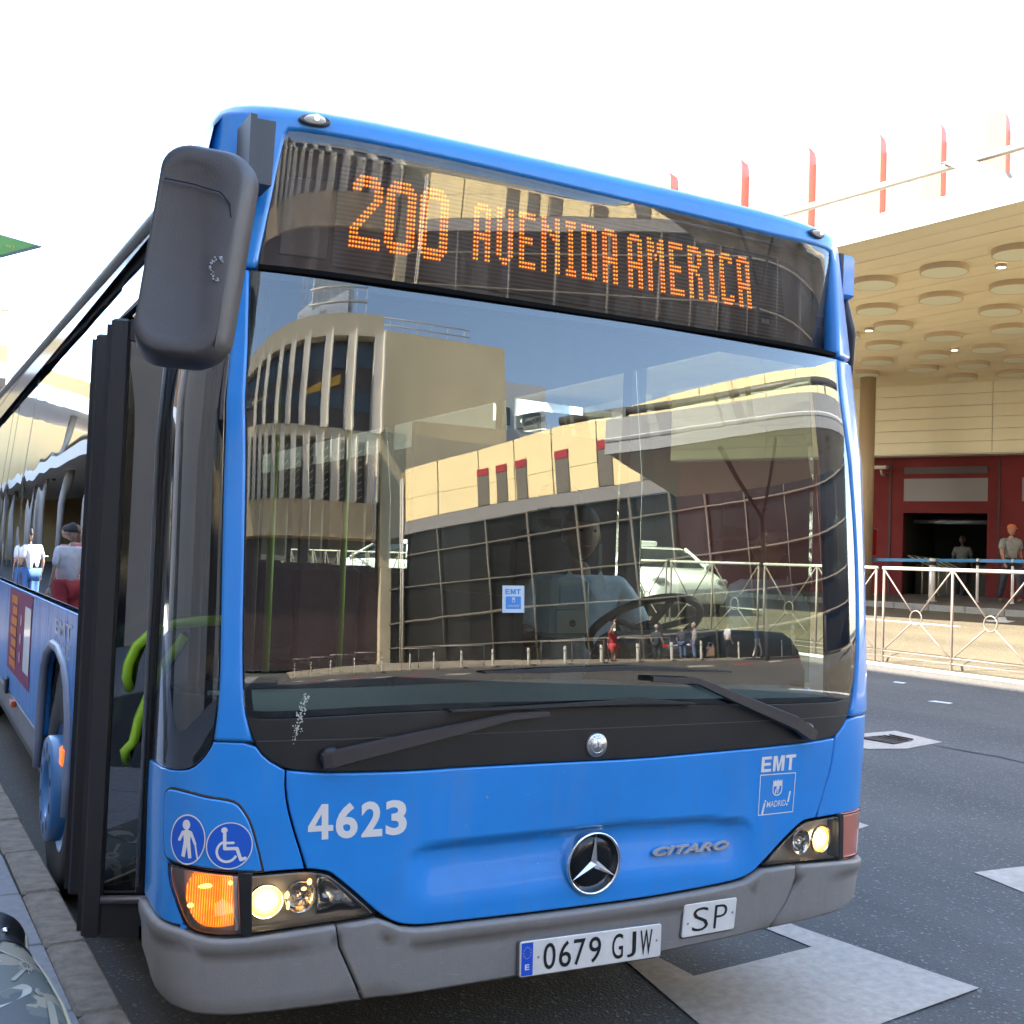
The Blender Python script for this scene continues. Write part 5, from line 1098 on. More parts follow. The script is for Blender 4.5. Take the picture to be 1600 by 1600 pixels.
# ---- roof marker lamps
for (c, r_) in (((-1.010, 2.8318), 0.041), ((1.040, 2.8305), 0.038)):
    ml = empty('marker_lamp'); ml.parent = BUS; M = frame(c[0], c[1], 0.004) @ Matrix.Diagonal((1, 0.36, 1, 1))
    mb = MB(); mb.lathe([(r_*1.15, 0.0), (r_*1.12, 0.010), (r_, 0.013), (r_*0.9, 0.010)], 24, M, cap1=True); mb.build('lamp_base', mat('lamp_base_grey', (0.10, 0.10, 0.10), 0.4), ml)
    mb = MB(); mb.lathe([(r_*0.78, 0.010), (r_*0.66, 0.022), (r_*0.3, 0.028), (0, 0.029)], 20, M); mb.build('lamp_lens', MARK, ml)
    mb = MB(); mb.ball(M @ Vector((0.003, 0, 0.024)), 0.009, 10, 8); mb.build('bulb', MARKC, ml)
# ---- windscreen sticker and bird droppings
ST = empty('operator_sticker'); ST.parent = BUS
c4 = ((-0.3425, 1.4270), (-0.2680, 1.4280), (-0.3430, 1.5085), (-0.2690, 1.5095))
def kf(x, y): return tuple(fit(np.array([[x, y]]), *c4)[0])
decal('sticker_sheet', [(np.array([kf(0, 0), kf(1, 0), kf(1, 1), kf(0, 1)]), [(0, 1, 2, 3)])], mat('sticker_white', (0.50, 0.56, 0.60), 0.5), ST, -0.0035)
decal('sticker_square', [(np.array([kf(0.15, 0.14), kf(0.84, 0.14), kf(0.84, 0.60), kf(0.15, 0.60)]), [(0, 1, 2, 3)])], mat('sticker_blue', (0.03, 0.20, 0.52), 0.5), ST, -0.0029)
block('sticker_name', (('E', 0, .285), ('M', .335, .665), ('T', .695, 1)), (kf(0.13, 0.68), kf(0.84, 0.68), kf(0.13, 0.87), kf(0.84, 0.87)), MATS['sticker_blue'], -0.0029, ST)
lettering('sticker_city', '¡MADRID!', kf(0.23, 0.18), kf(0.78, 0.18), kf(0.23, 0.29), kf(0.78, 0.29), MATS['sticker_white'], -0.0024, parent=ST)
decal('sticker_crest', [ring2(kf(0.5, 0.44), 0.0035, 0.0055, 14), (np.array([kf(0.43, 0.48), kf(0.57, 0.48), kf(0.57, 0.56), kf(0.43, 0.56)]), [(0, 1, 2, 3)])], MATS['sticker_white'], ST, -0.0024)
dk = []
for k in range(130):
    t = random.random(); u_ = -0.962+0.030*t+random.gauss(0, 0.0045+0.002*t); z_ = 1.075+0.125*t
    if random.random() < 0.25: z_ += random.gauss(0, 0.01)
    dk.append(disc2((u_, z_), random.uniform(0.0006, 0.0026), 6))
decal('bird_dropping', dk, mat('dried_dropping', (0.55, 0.52, 0.42), 0.8), BUS, 0.0006)

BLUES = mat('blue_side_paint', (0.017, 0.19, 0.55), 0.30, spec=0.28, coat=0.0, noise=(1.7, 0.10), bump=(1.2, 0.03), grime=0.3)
dk = []
for k in range(26):
    u_ = random.uniform(-0.9, 0.95); z_ = random.uniform(0.57, 0.95); r_ = random.choice((0.0008, 0.001, 0.0013, 0.0022)); dk.append(disc2((u_, z_), r_, 6, r_*random.uniform(0.7, 1.6)))
for u_, z_ in ((-0.378, 0.885), (-0.375, 0.8825), (-0.16, 0.757), (-0.155, 0.752)): dk.append(disc2((u_, z_), 0.0026, 7, 0.002))
dk = [(V+np.array([0, 0]), F) for V, F in dk]
decal('stone_chip', dk, mat('chip_pale', (0.35, 0.38, 0.42), 0.7), BUS, 0.0013, lambda u, z, o: SO(u, z, o+hood_disp(u, z)))
dk = []
for k in range(22):
    u_ = random.uniform(-1.15, 1.1); z_ = random.uniform(0.36, 0.53); a_ = random.uniform(-.3, .3); L_ = random.uniform(0.01, 0.05); dk += stroke([(u_, z_), (u_+L_*math.cos(a_), z_+L_*math.sin(a_))], random.uniform(0.0008, 0.002), 2)
decal('bumper_scratch', dk, mat('scratch_pale', (0.30, 0.28, 0.26), 0.7), BUS, 0.0050, lambda u, z, o: SO(u, z, o+bump_disp(u, z)))
# ---- near side of the body (the side towards the pavement)
def SL(u, z, o): return np.stack([-WZ(z)-o, -np.asarray(u, float), np.asarray(z, float)], -1)
def SR(u, z, o): return np.stack([WZ(z)+o, np.asarray(u, float), np.asarray(z, float)], -1)
def ys(P): return [[-a, b] for a, b in P]
arch1 = [(1.955, 0.47), (1.965, 0.62), (1.995, 0.86), (2.09, 0.985), (2.22, 1.062), (2.46, 1.112), (2.71, 1.112), (2.90, 1.06), (3.00, 0.985), (3.06, 0.80), (3.085, 0.62), (3.09, 0.47)]
arch2 = [(y+5.85, z) for y, z in arch1]
SKIRT = mat('skirt_grey', (0.13, 0.13, 0.135), 0.45, coat=0.3, noise=(4, 0.25))  # lower side band coloured grey
panel('side_panel', ys([(1.66, 0.585), (1.66, 1.298), (11.8, 1.298), (11.8, 0.62)]+[(8.94, 0.62)]+arch2[2:-1][::-1]+[(7.81, 0.62), (3.085, 0.62)]+arch1[2:-2][::-1]+[(1.96, 0.585)]), BLUES, BUS, fn=SL, grid=0.25, smooth=0, off=0.0, thick=0.04)
for a, b in ((3.095, 7.80), (8.945, 11.8)):
    panel('side_skirt', ys([(a, 0.47), (a, 0.615), (b, 0.615), (b, 0.47)]), SKIRT, BUS, fn=SL, grid=0.4, smooth=0, off=-0.001, thick=0.04)
mb = MB(); mb.tube([(-1.292, y, z) for y, z in arch1], 0.022, 8); mb.build('wheel_arch_lip', mat('arch_lip', (0.20, 0.22, 0.28), 0.4), BUS)
for c in (2.52, 8.37):
    mb = MB()
    mb.grid(lambda a, x: (x, c+0.60*math.cos(a), 0.50+0.60*math.sin(a)), np.linspace(0, math.pi, 14), (-1.25, -0.75))
    mb.box((-0.76, c-0.6, 0.3), (-0.74, c+0.6, 1.1)); mb.build('wheel_housing', INTD, BUS)
panes = ((1.66, 4.76), (4.84, 6.06), (6.14, 6.60), (6.66, 9.4), (9.46, 11.75))
for a, b in panes:
    panel('side_window', ys([(a, 1.315), (a, 2.655+0.0244*min(a, 7)), (b, 2.655+0.0244*min(b, 7)), (b, 1.315)]), GLASSS, BUS, fn=SL, grid=0.3, smooth=0, off=-0.004, gap=0.002, bev=0.004, thick=0.01)
for y in (1.62, 4.80, 6.10, 6.63, 9.43):
    panel('window_post', ys([(y-0.042, 1.312), (y-0.042, 2.655), (y+0.042, 2.655), (y+0.042, 1.312)]), BLKG, BUS, fn=SL, grid=0.15, smooth=0, off=-0.0035, gap=0, bev=0.003, drop=0.001, thick=0.05)
panel('door_header', ys([(0.36, 2.47), (0.36, 2.70), (1.64, 2.70), (1.64, 2.47)]), GLASSS, BUS, fn=SL, grid=0.2, smooth=0, thick=0.05)
gutter = [(-1.245, 0.40, 2.672), (-1.248, 0.74, 2.682), (-1.250, 2.54, 2.724), (-1.252, 7.31, 2.842), (-1.252, 11.8, 2.95)]
mb = MB(); mb.tube(gutter, 0.022, 8); mb.build('roof_gutter', mat('gutter_metal', (0.20, 0.19, 0.16), 0.45), BUS)
mb = MB(); mb.grid(lambda y, k: [(-1.246, y, 2.65), (-1.252, y, 2.66+0.0244*y)][k], np.linspace(0.4, 11.8, 12), (0, 1)); mb.build('cant_rail_panel', BLKG, BUS)
# roof
def roof(y, k):
    zz = 2.893+min(0.012*max(y-0.4, 0), 0.05); g = 2.66+min(0.0244*y, 0.10)
    k_ = min(max((y-0.55)/0.5, 0), 1)
    pts_ = [(-1.252, g), (-1.250+0.035*k_, g+0.03), (-1.232+0.085*k_, 2.80-0.035*k_), (-1.19+0.09*k_, 2.855-0.04*k_), (-1.10+0.06*k_, zz-0.006), (-0.9, zz+0.008), (0, zz+0.03), (0.9, zz+0.008), (1.10, zz-0.006), (1.19, 2.855), (1.232, 2.80), (1.250, 2.70), (1.252, 2.66)]
    return (pts_[k][0]*(1.0 if y > 0.5 else 0.985), y, pts_[k][1])
mb = MB(); mb.smooth = True; mb.grid(roof, [0.235, 0.4, 0.55, 0.8, 1.05, 2, 4, 7, 11.8], range(13)); mb.build('roof_panel', BLUE, BUS)
# advert, lettering and small fittings on the side
AD = empty('side_advert'); AD.parent = BUS
def rect(a, b): return [(np.array([(-a[0], a[1]), (-b[0], a[1]), (-b[0], b[1]), (-a[0], b[1])]), [(0, 1, 2, 3)])]
decal('poster_sheet', rect((3.70, 0.765), (5.16, 1.285)), mat('poster_magenta', (0.22, 0.015, 0.09), 0.5, spec=0.2), AD, 0.003, SL)
dk = []
for k in range(7): dk += rect((4.56+0.01*(k % 2), 0.80+0.066*k), (4.98-0.05*(k % 3), 0.85+0.066*k))
decal('poster_headline', dk, mat('poster_orange', (0.70, 0.20, 0.005), 0.5, spec=0.2), AD, 0.0045, SL)
decal('poster_panel', rect((3.74, 0.845), (4.08, 1.215)), mat('poster_white', (0.55, 0.55, 0.53), 0.4, coat=0.4), AD, 0.0045, SL)
decal('poster_bullets', [disc2((-4.30, 0.90+0.11*k), 0.05, 12, 0.035) for k in range(3)], mat('poster_pale', (0.45, 0.25, 0.35), 0.4), AD, 0.0045, SL)
for i, (txt, z0, z1) in enumerate((('EMT', 1.17, 1.24), ('MADRID', 1.09, 1.15))):
    lettering('side_lettering', txt, (-2.66, z0), (-2.08, z0), (-2.66, z1), (-2.08, z1), mat('side_print', (0.42, 0.50, 0.62), 0.4, coat=0.3), 0.002, extra=0.02, fn=SL)
mb = MB(); mb.box((-1.318, 1.965, 0.665), (-1.285, 2.06, 0.745), 0.008); mb.build('side_marker', SIDEM, BUS)
mb = MB(); mb.box((-1.312, 4.44, 0.585), (-1.285, 4.58, 0.625), 0.006); mb.build('side_marker', SIDEM2, BUS)
mb = MB(); mb.box((-1.305, 5.0, 0.60), (-1.285, 5.16, 0.70), 0.006); mb.build('flap_handle', RUB, BUS)
# ---- wheels
def wheel(x, y, side, ring):
    w = empty('wheel'); w.parent = BUS
    M = Matrix.Translation((x, y, 0.478)) @ Matrix.Rotation(-math.pi/2*side*-1, 4, 'Y')
    M = Matrix(((0, 0, side, x), (0, 1, 0, y), (1, 0, 0, 0.478), (0, 0, 0, 1)))
    mb = MB(); mb.lathe([(0.29, -0.26), (0.42, -0.27), (0.47, -0.24), (0.478, -0.20), (0.478, -0.06), (0.465, -0.02), (0.43, 0.0), (0.30, -0.01), (0.285, -0.02)], 40, M); mb.build('tyre', mat('tyre_rubber', (0.02, 0.019, 0.018), 0.8), w)
    mb = MB(); mb.lathe([(0.288, -0.02), (0.275, -0.035), (0.262, -0.09), (0.20, -0.10), (0.12, -0.08), (0.10, -0.02), (0.085, 0.0), (0, 0.0)], 36, M); mb.build('rim', mat('rim_blue', (0.03, 0.16, 0.42), 0.4), w)
    if ring:
        # blue guard ring standing proud of the nuts
        mb = MB(); mb.lathe([(0.235, -0.02), (0.235, 0.035), (0.225, 0.045), (0.135, 0.045), (0.125, 0.035), (0.125, -0.06)], 40, M); mb.build('nut_guard_ring', mat('ring_blue', (0.035, 0.16, 0.36), 0.35, coat=0.3), w)
        mb = MB()
        for k in range(10):
            a = 2*math.pi*k/10
            M2 = M @ Matrix.Translation((0.180*math.cos(a), 0.180*math.sin(a), 0.0462)) @ Matrix.Rotation(a, 4, 'Z')
            mb.add([M2 @ Vector((0.030*math.cos(t)*0.9, 0.020*math.sin(t), 0)) for t in np.linspace(0, 2*math.pi, 15)[:-1]], [tuple(range(14))])
            M3 = M2 @ Matrix.Translation((0, 0, -0.02))
        mb.build('ring_hole_shade', mat('hole_dark', (0.01, 0.02, 0.05), 0.8), w)  # flat dark ovals paint the shade inside the holes
wheel(-1.268, 2.52, -1, True); wheel(-1.262, 8.37, -1, False); wheel(1.262, 2.52, 1, False); wheel(1.262, 8.37, 1, False)
# ---- far side of the body
panel('side_panel', [(0.42, 0.47), (11.8, 0.47), (11.8, 1.12), (0.42, 1.12)], BLUE, BUS, fn=SR, grid=0.6, smooth=0, thick=0.04)
for a, b in ((0.42, 1.62), (1.70, 3.0), (3.08, 4.9), (4.98, 6.8), (6.88, 8.7), (8.78, 10.6)):
    panel('side_window', [(a, 1.13), (b, 1.13), (b, 2.60), (a, 2.60)], GLASSR, BUS, fn=SR, grid=0.4, smooth=0, off=-0.004, thick=0.01)
    mb = MB(); mb.box((1.20, b+0.0, 1.10), (1.285, b+0.08, 2.64)); mb.build('window_post', RUB, BUS)
panel('cant_rail_panel', [(0.42, 2.60), (11.8, 2.60), (11.8, 2.70), (0.42, 2.70)], BLUE, BUS, fn=SR, grid=0.8, smooth=0, thick=0.03)
mb = MB(); mb.box((-1.25, 11.72, 0.45), (1.25, 11.80, 2.90)); mb.build('rear_panel', BLUE, BUS)
# ---- interior
mb = MB(); mb.box((-1.20, 0.34, 0.32), (1.22, 11.7, 0.37)); mb.build('floor', mat('bus_floor', (0.05, 0.05, 0.055), 0.8, noise=(40, 0.4)), BUS)
mb = MB(); mb.box((-1.20, 0.30, 2.54), (1.20, 11.7, 2.58)); mb.build('ceiling', INT, BUS)
mb = MB(); mb.smooth = True
mb.grid(lambda x, y: (x, y, 1.135+0.030*math.sin(min(1, (y-0.02)/0.75)*math.pi)*(1 if x > -0.1 else 0.7)-0.02*abs(x)), np.linspace(-1.04, 1.10, 20), np.linspace(0.035, 0.62, 10))
mb.smooth = False; mb.box((-1.06, 0.60, 0.40), (1.14, 0.63, 1.135)); mb.build('dashboard', DASH, BUS)
mb = MB(); mb.smooth = True
mb.grid(lambda a, x: (0.78+x, 0.50+0.16*math.cos(a), 1.14+(0.19+0.015*math.cos(x*3))*math.sin(a)), np.linspace(0, math.pi, 10), np.linspace(-0.40, 0.40, 10)); mb.smooth = False
mb.box((0.36, 0.36, 1.10), (1.20, 0.64, 1.20)); mb.build('instrument_pod', INTD, BUS)
sw = empty('steering_wheel'); sw.parent = BUS
M = Matrix.Translation((0.74, 0.80, 1.33)) @ Matrix.Rotation(R(-34), 4, 'X')
mb = MB(); mb.tube([M @ Vector((0.235*math.cos(a), 0.235*math.sin(a), 0)) for a in np.linspace(0, 2*math.pi, 40)[:-1]], 0.017, 8, closed=True); mb.build('wheel_rim', RUB, sw)
mb = MB(); mb.ball(M @ Vector((0, 0, -0.02)), (0.07, 0.07, 0.035), 14, 8, M.to_3x3().to_4x4())
for a in (R(200), R(340), R(270)): mb.tube([M @ Vector((0.05*math.cos(a), 0.05*math.sin(a), -0.015)), M @ Vector((0.225*math.cos(a), 0.225*math.sin(a), 0))], 0.014, 6)
mb.tube([M @ Vector((0, 0, -0.02)), M @ Vector((0, 0.0, -0.35))], 0.035, 8); mb.build('wheel_hub', INTD, sw)
ds = empty('driver_seat'); ds.parent = BUS
mb = MB(); mb.box((0.50, 1.05, 0.98), (0.98, 1.52, 1.10), 0.05); mb.build('seat_cushion', INTD, ds)
mb = MB(); mb.box((0.51, 1.44, 1.08), (0.97, 1.56, 1.72), 0.05); mb.build('seat_backrest', INTD, ds)
mb = MB(); mb.box((0.62, 1.46, 1.74), (0.86, 1.55, 1.94), 0.04); mb.build('headrest', INTD, ds)
mb = MB(); mb.box((0.60, 1.12, 0.37), (0.88, 1.45, 0.98), 0.02); mb.build('seat_base', INTD, ds)
tm = empty('ticket_machine'); tm.parent = BUS
TMM = mat('ticket_machine_grey', (0.36, 0.43, 0.45), 0.4)
mb = MB(); mb.box((0.125, 0.50, 1.31), (0.290, 0.64, 1.53), 0.018); mb.build('machine_case', TMM, tm)
mb = MB(); mb.box((0.138, 0.490, 1.325), (0.272, 0.4995, 1.415), 0.004); mb.build('coin_door', mat('ticket_machine_door', (0.24, 0.27, 0.28), 0.35, metal=0.4), tm)
mb = MB(); M = Matrix.Translation((0.205, 0.489, 1.365)) @ Matrix.Rotation(R(90), 4, 'X'); mb.lathe([(0.013, -0.004), (0.013, 0.004), (0.006, 0.005), (0, 0.002)], 16, M); mb.build('lock', INTD, tm)
mb = MB(); mb.box((0.150, 0.491, 1.432), (0.262, 0.4995, 1.500), 0.003); mb.build('screen', mat('ticket_screen', (0.18, 0.34, 0.46), 0.2), tm)
mb = MB(); mb.box((0.150, 0.53, 1.05), (0.290, 0.64, 1.31), 0.01); mb.build('machine_stand', mat('stand_grey', (0.20, 0.22, 0.23), 0.5), tm)
mb = MB(); mb.box((0.05, 0.65, 0.38), (0.09, 1.75, 1.45)); mb.box((0.09, 1.72, 0.38), (1.2, 1.76, 2.2)); mb.build('cab_partition', mat('partition', (0.055, 0.055, 0.05), 0.5), BUS)
for x, y, a, b in ((-0.832, 1.0, 0.95, 2.54), (-0.755, 1.35, 1.40, 2.54), (-0.30, 2.6, 0.4, 2.54), (0.45, 3.6, 0.4, 2.54), (-0.35, 5.2, 0.4, 2.54)):
    mb = MB(); mb.tube([(x, y, a), (x, y, b)], 0.019, 10); mb.build('grab_pole', LIME, BUS)
mb = MB(); mb.tube([(-0.86, 1.42, 1.02), (-0.86, 1.0, 1.02), (-0.86, 0.80, 0.98), (-0.86, 0.76, 0.6)], 0.019, 10); mb.build('grab_rail', LIME, BUS)
mb = MB(); mb.box((-1.04, 0.64, 0.42), (-0.42, 0.92, 1.16), 0.02); mb.build('front_cabinet', INTD, BUS)
SEATM = mat('seat_fabric', (0.016, 0.014, 0.014), 0.9, noise=(30, 0.5))
mb = MB(); mb.box((-0.22, 0, 0), (0.22, 0.42, 0.07), 0.03); mb.box((-0.22, 0.38, 0.05), (0.22, 0.47, 0.68), 0.03); mb.box((-0.18, 0.06, -0.42), (0.18, 0.34, 0), 0.01)
se = mb.mesh('passenger_seat', SEATM)
for y in (3.6, 4.5, 5.4, 6.8, 7.7, 8.6, 9.6):
    for x in (-0.95, -0.48, 0.50, 0.95):
        if x < 0 and 6 < y < 7.6: continue
        link('passenger_seat', se, BUS, (x, y, 0.82))
mb = MB(); mb.box((-1.235, 1.66, 0.37), (-1.215, 11.7, 1.31)); mb.build('interior_trim', INT, BUS)
mb = MB(); mb.box((1.215, 0.64, 0.37), (1.235, 11.7, 1.125)); mb.build('interior_trim', INT, BUS)
mb = MB(); mb.box((-1.21, 11.66, 0.37), (1.21, 11.70, 2.54)); mb.build('interior_trim', INTD, BUS)
# ---- open door leaves
DR = mat('door_frame_black', (0.030, 0.025, 0.023), 0.5)
GLASSDR = glassmat('door_glass', (0.20, 0.20, 0.19), boost=2.4, base=0.05)
for (y, xo, xi, zb, zt, turn) in ((0.90, -1.364, -0.86, 0.320, 2.335, -20), (1.425, -1.340, -0.92, 0.310, 2.370, -12)):
    dl = empty('door_leaf'); dl.parent = BUS
    LM = Matrix.Translation((xo, y, 0)) @ Matrix.Rotation(R(turn), 4, 'Z')        # local x runs along the leaf, -y is its outer face
    w_ = xi-xo
    mb = MB(); mb.box((0, -0.022, zb), (0.062, 0.025, zt), 0.008, M=LM); mb.build('door_stile', DR, dl)
    mb = MB(); mb.box((w_-0.06, -0.022, zb), (w_, 0.025, zt), 0.008, M=LM); mb.build('door_stile', DR, dl)
    mb = MB(); mb.box((0.062, -0.018, zb), (w_-0.06, 0.022, zb+0.105), M=LM); mb.build('door_rail', DR, dl)
    mb = MB(); mb.box((0.062, -0.018, zt-0.07), (w_-0.06, 0.022, zt), M=LM); mb.build('door_rail', DR, dl)
    mb = MB(); mb.box((0.062, -0.004, zb+0.105), (w_-0.06, 0.004, zt-0.07), M=LM); mb.build('door_pane', GLASSDR, dl)
    mb = MB(); mb.box((-0.014, -0.010, zb+0.02), (0.004, 0.012, zt-0.02), M=LM); mb.build('edge_seal', RUB, dl)
    mb = MB(); mb.tube([LM @ Vector((0.06, -0.03, zb+0.125)), LM @ Vector((w_-0.06, -0.03, zb+0.125))], 0.014, 8); mb.build('kick_bar', mat('kick_bar', (0.22, 0.20, 0.20), 0.35, metal=0.7), dl)
    hp = lambda *P_: [LM @ Vector((x_, -0.05 if k_ else 0.0, z_)) for x_, z_, k_ in P_]
    mb = MB()
    mb.tube(hp((0.112, 1.12, 0), (0.110, 1.16, 1), (0.114, 1.205, 1), (0.136, 1.262, 1), (0.182, 1.308, 1), (0.26, 1.34, 1), (0.35, 1.35, 1), (0.40, 1.35, 0)), 0.0165, 8); mb.build('door_handle', LIME, dl)
    mb = MB()
    mb.tube(hp((0.114, 0.885, 0), (0.116, 0.925, 1), (0.142, 0.955, 1), (0.156, 1.03, 1), (0.180, 1.098, 1), (0.225, 1.20, 1), (0.285, 1.30, 1)), 0.0165, 8); mb.build('door_handle', LIME, dl)
mb = MB(); mb.tube([(-1.284, 0.372, 0.60), (-1.287, 0.372, 1.10), (-1.289, 0.372, 1.9), (-1.262, 0.372, 2.40)], 0.017, 10); mb.build('door_jamb', DR, BUS)
mb = MB(); mb.tube([(-1.300, 0.352, 0.62), (-1.302, 0.352, 1.10), (-1.304, 0.352, 1.9), (-1.275, 0.352, 2.38)], 0.006, 6); mb.build('door_seal', mat('seal_sheen', (0.10, 0.10, 0.105), 0.3), BUS)
mb = MB(); mb.box((-1.20, 0.42, 0.30), (-1.10, 1.62, 0.372), 0.01); mb.build('entrance_step', mat('step_rubber', (0.015, 0.015, 0.015), 0.8), BUS)
# ---- mirrors
def loft(mb, loops, cap=True):
    n = len(loops[0]); vs = [p for l_ in loops for p in l_]; fs = []
    for i in range(len(loops)-1):
        for k in range(n):
            j = (k+1) % n; fs.append((i*n+k, i*n+j, i*n+n+j, i*n+n+k))
    if cap: fs.append(tuple(range(n))); fs.append(tuple(range((len(loops)-1)*n, len(loops)*n))[::-1])
    mb.add(vs, fs)
def rrect(cx, cz, hx, hz, r, n=6, lean=0.0):
    P = []
    for sx, sz, a0 in ((1, 1, 0), (-1, 1, 90), (-1, -1, 180), (1, -1, 270)):
        for k in range(n+1):
            a = R(a0+90*k/n); z_ = sz*(hz-r)+r*math.sin(a); P.append((cx+sx*(hx-r)+r*math.cos(a)+lean*z_, cz+z_))
    return P
MR = empty('wing_mirror'); MR.parent = BUS
mb = MB(); mb.smooth = True
def mloop(y, dx, hx, hz, r, dz=0.0): return [(a, y, b) for a, b in rrect(-1.372+dx, 2.264+dz, hx, hz, r, 8, 0.115)]
loft(mb, [mloop(-0.400, -0.040, 0.070, 0.205, 0.06), mloop(-0.412, -0.030, 0.088, 0.232, 0.06), mloop(-0.406, -0.024, 0.094, 0.240, 0.06), mloop(-0.385, -0.008, 0.104, 0.250, 0.065),
          mloop(-0.340, 0.010, 0.112, 0.256, 0.07), mloop(-0.270, 0.018, 0.108, 0.252, 0.07), mloop(-0.245, 0.018, 0.098, 0.242, 0.06)])
mb.build('mirror_housing', MIRR, MR)
mb = MB(); mb.smooth = False
sp = [(-1.462, -0.4135, 2.416), (-1.40, -0.4145, 2.415), (-1.335, -0.4125, 2.408), (-1.312, -0.409, 2.385), (-1.306, -0.408, 2.34), (-1.317, -0.408, 2.20), (-1.332, -0.408, 2.05)]
mb.tube(sp, 0.0022, 5); mb.build('mirror_seam', RUB, MR)
mb = MB(); mb.box((-1.44, -0.2455, 2.05), (-1.29, -0.2425, 2.46)); mb.build('mirror_glass', CHR, MR)
mb = MB()
for k in range(46):
    a = random.uniform(0.6, 5.0); rr = 0.028+random.gauss(0, 0.004)
    mb.ball((-1.334+rr*0.55*math.cos(a)+random.gauss(0, .002), -0.4125, 2.232+rr*math.sin(a)*0.9), random.uniform(0.0008, 0.0024), 5, 4)
mb.build('paint_scrape', mat('scrape_white', (0.45, 0.45, 0.45), 0.8), MR)
mb = MB(); mb.prism([(-1.166, 2.590), (-1.098, 2.588), (-1.092, 2.768), (-1.162, 2.766)], 0.02, 0.13, 'y'); mb.box((-1.168, 0.0, 2.60), (-1.150, 0.14, 2.77)); mb.build('mirror_bracket', mat('bracket_grey', (0.060, 0.062, 0.066), 0.5), MR)
mb = MB(); mb.tube([(-1.15, 0.06, 2.615), (-1.22, -0.08, 2.50), (-1.30, -0.22, 2.40), (-1.34, -0.27, 2.36)], 0.026, 10); mb.build('mirror_arm', MIRR, MR)
MR2 = empty('wing_mirror'); MR2.parent = BUS
mb = MB(); mb.box((1.262, 0.28, 2.668), (1.345, 0.40, 2.840), 0.012); mb.build('mirror_bracket', BLUE, MR2)
mb = MB(); mb.box((1.245, 0.27, 2.672), (1.266, 0.41, 2.836)); mb.build('bracket_gasket', RUB, MR2)
mb = MB(); mb.tube([(1.32, 0.34, 2.70), (1.40, 0.36, 2.55), (1.42, 0.40, 2.30)], 0.024, 8); mb.build('mirror_arm', MIRR, MR2)
mb = MB(); mb.smooth = True; loft(mb, [[(a, y, b) for a, b in rrect(1.41, 2.08, hx, hz, 0.03, 6, -0.05)] for y, hx, hz in ((0.36, 0.02, 0.17), (0.375, 0.042, 0.19), (0.45, 0.045, 0.195), (0.50, 0.035, 0.18))]); mb.build('mirror_housing', MIRR, MR2)
# =================================================================== street things
STEEL = mat('galvanised_rail', (0.36, 0.32, 0.28), 0.4); STEELD = mat('galvanised_post', (0.120, 0.092, 0.074), 0.5)
def barrier_mesh():
    root = empty('crowd_barrier')
    L = 2.30; H = 1.28
    mb = MB(); mb.tube([(0, 0, H), (0, L, H)], 0.023, 8); mb.build('top_rail', STEEL, root)
    for y in (0.02, L/2, L-0.02): mb = MB(); mb.tube([(0, y, 0), (0, y, H)], 0.017, 8); mb.build('post', STEELD, root)
    for c in (L*0.25, L*0.75):
        mb = MB(); mb.tube([(0, c+0.095*math.cos(a), 0.64+0.095*math.sin(a)) for a in np.linspace(0, 2*math.pi, 25)[:-1]], 0.010, 6, closed=True); mb.build('ring', STEELD, root)
        mb = MB()
        for sy in (-1, 1):
            for sz in (-1, 1):
                mb.tube([(0, c+sy*0.066, 0.64+sz*0.068), (0, c+sy*(L*0.25-0.02), 0.64+sz*(0.62 if sz > 0 else 0.47))], 0.0105, 6)
        mb.build('brace', STEELD, root)
    mb = MB(); mb.tube([(0, 0, 0.17), (0, L, 0.17)], 0.010, 6); mb.tube([(0, 0, 0.10), (0, L, 0.10)], 0.010, 6); mb.build('bottom_rail', STEELD, root)
    return root
b0 = barrier_mesh(); GB = 'metal railings along the far side of the road'
tag(b0, 'pale metal railing panel with crossed braces and rings nearest the right edge', 'railing', GB)
b0.location = (9.745, 5.76, gz(9.745))
spots = [(9.745, 8.16, 'pale metal railing panel with crossed braces just right of the bus body', 0), (9.745, 3.36, 'pale metal railing panel beyond the right edge', 0)]
spots += [(9.745, 8.16+2.4*k, 'pale metal railing panel with crossed braces seen through the bus windows', 0) for k in range(1, 11)]
for x, y, lb, a in spots:
    c = copy_tree(b0); c.location = (x, y, gz(x)); c['label'] = lb
RP = np.array([(1.5, -38.5), (12, -35.5), (18, -31.8), (23, -28.4)])
for i in range(3):
    a_, b_ = RP[i], RP[i+1]; L = np.linalg.norm(b_-a_); n_ = int(L/2.4); ang = math.atan2((b_-a_)[1], (b_-a_)[0])-math.pi/2
    for k in range(n_):
        p_ = a_+(b_-a_)*(k*2.4/L); c = copy_tree(b0); c.location = (p_[0], p_[1], gz(p_[0])+0.10); c.rotation_euler = (0, 0, ang)
        c['label'] = 'metal railing panel mirrored low in the windscreen'; c['group'] = 'railings behind the camera'
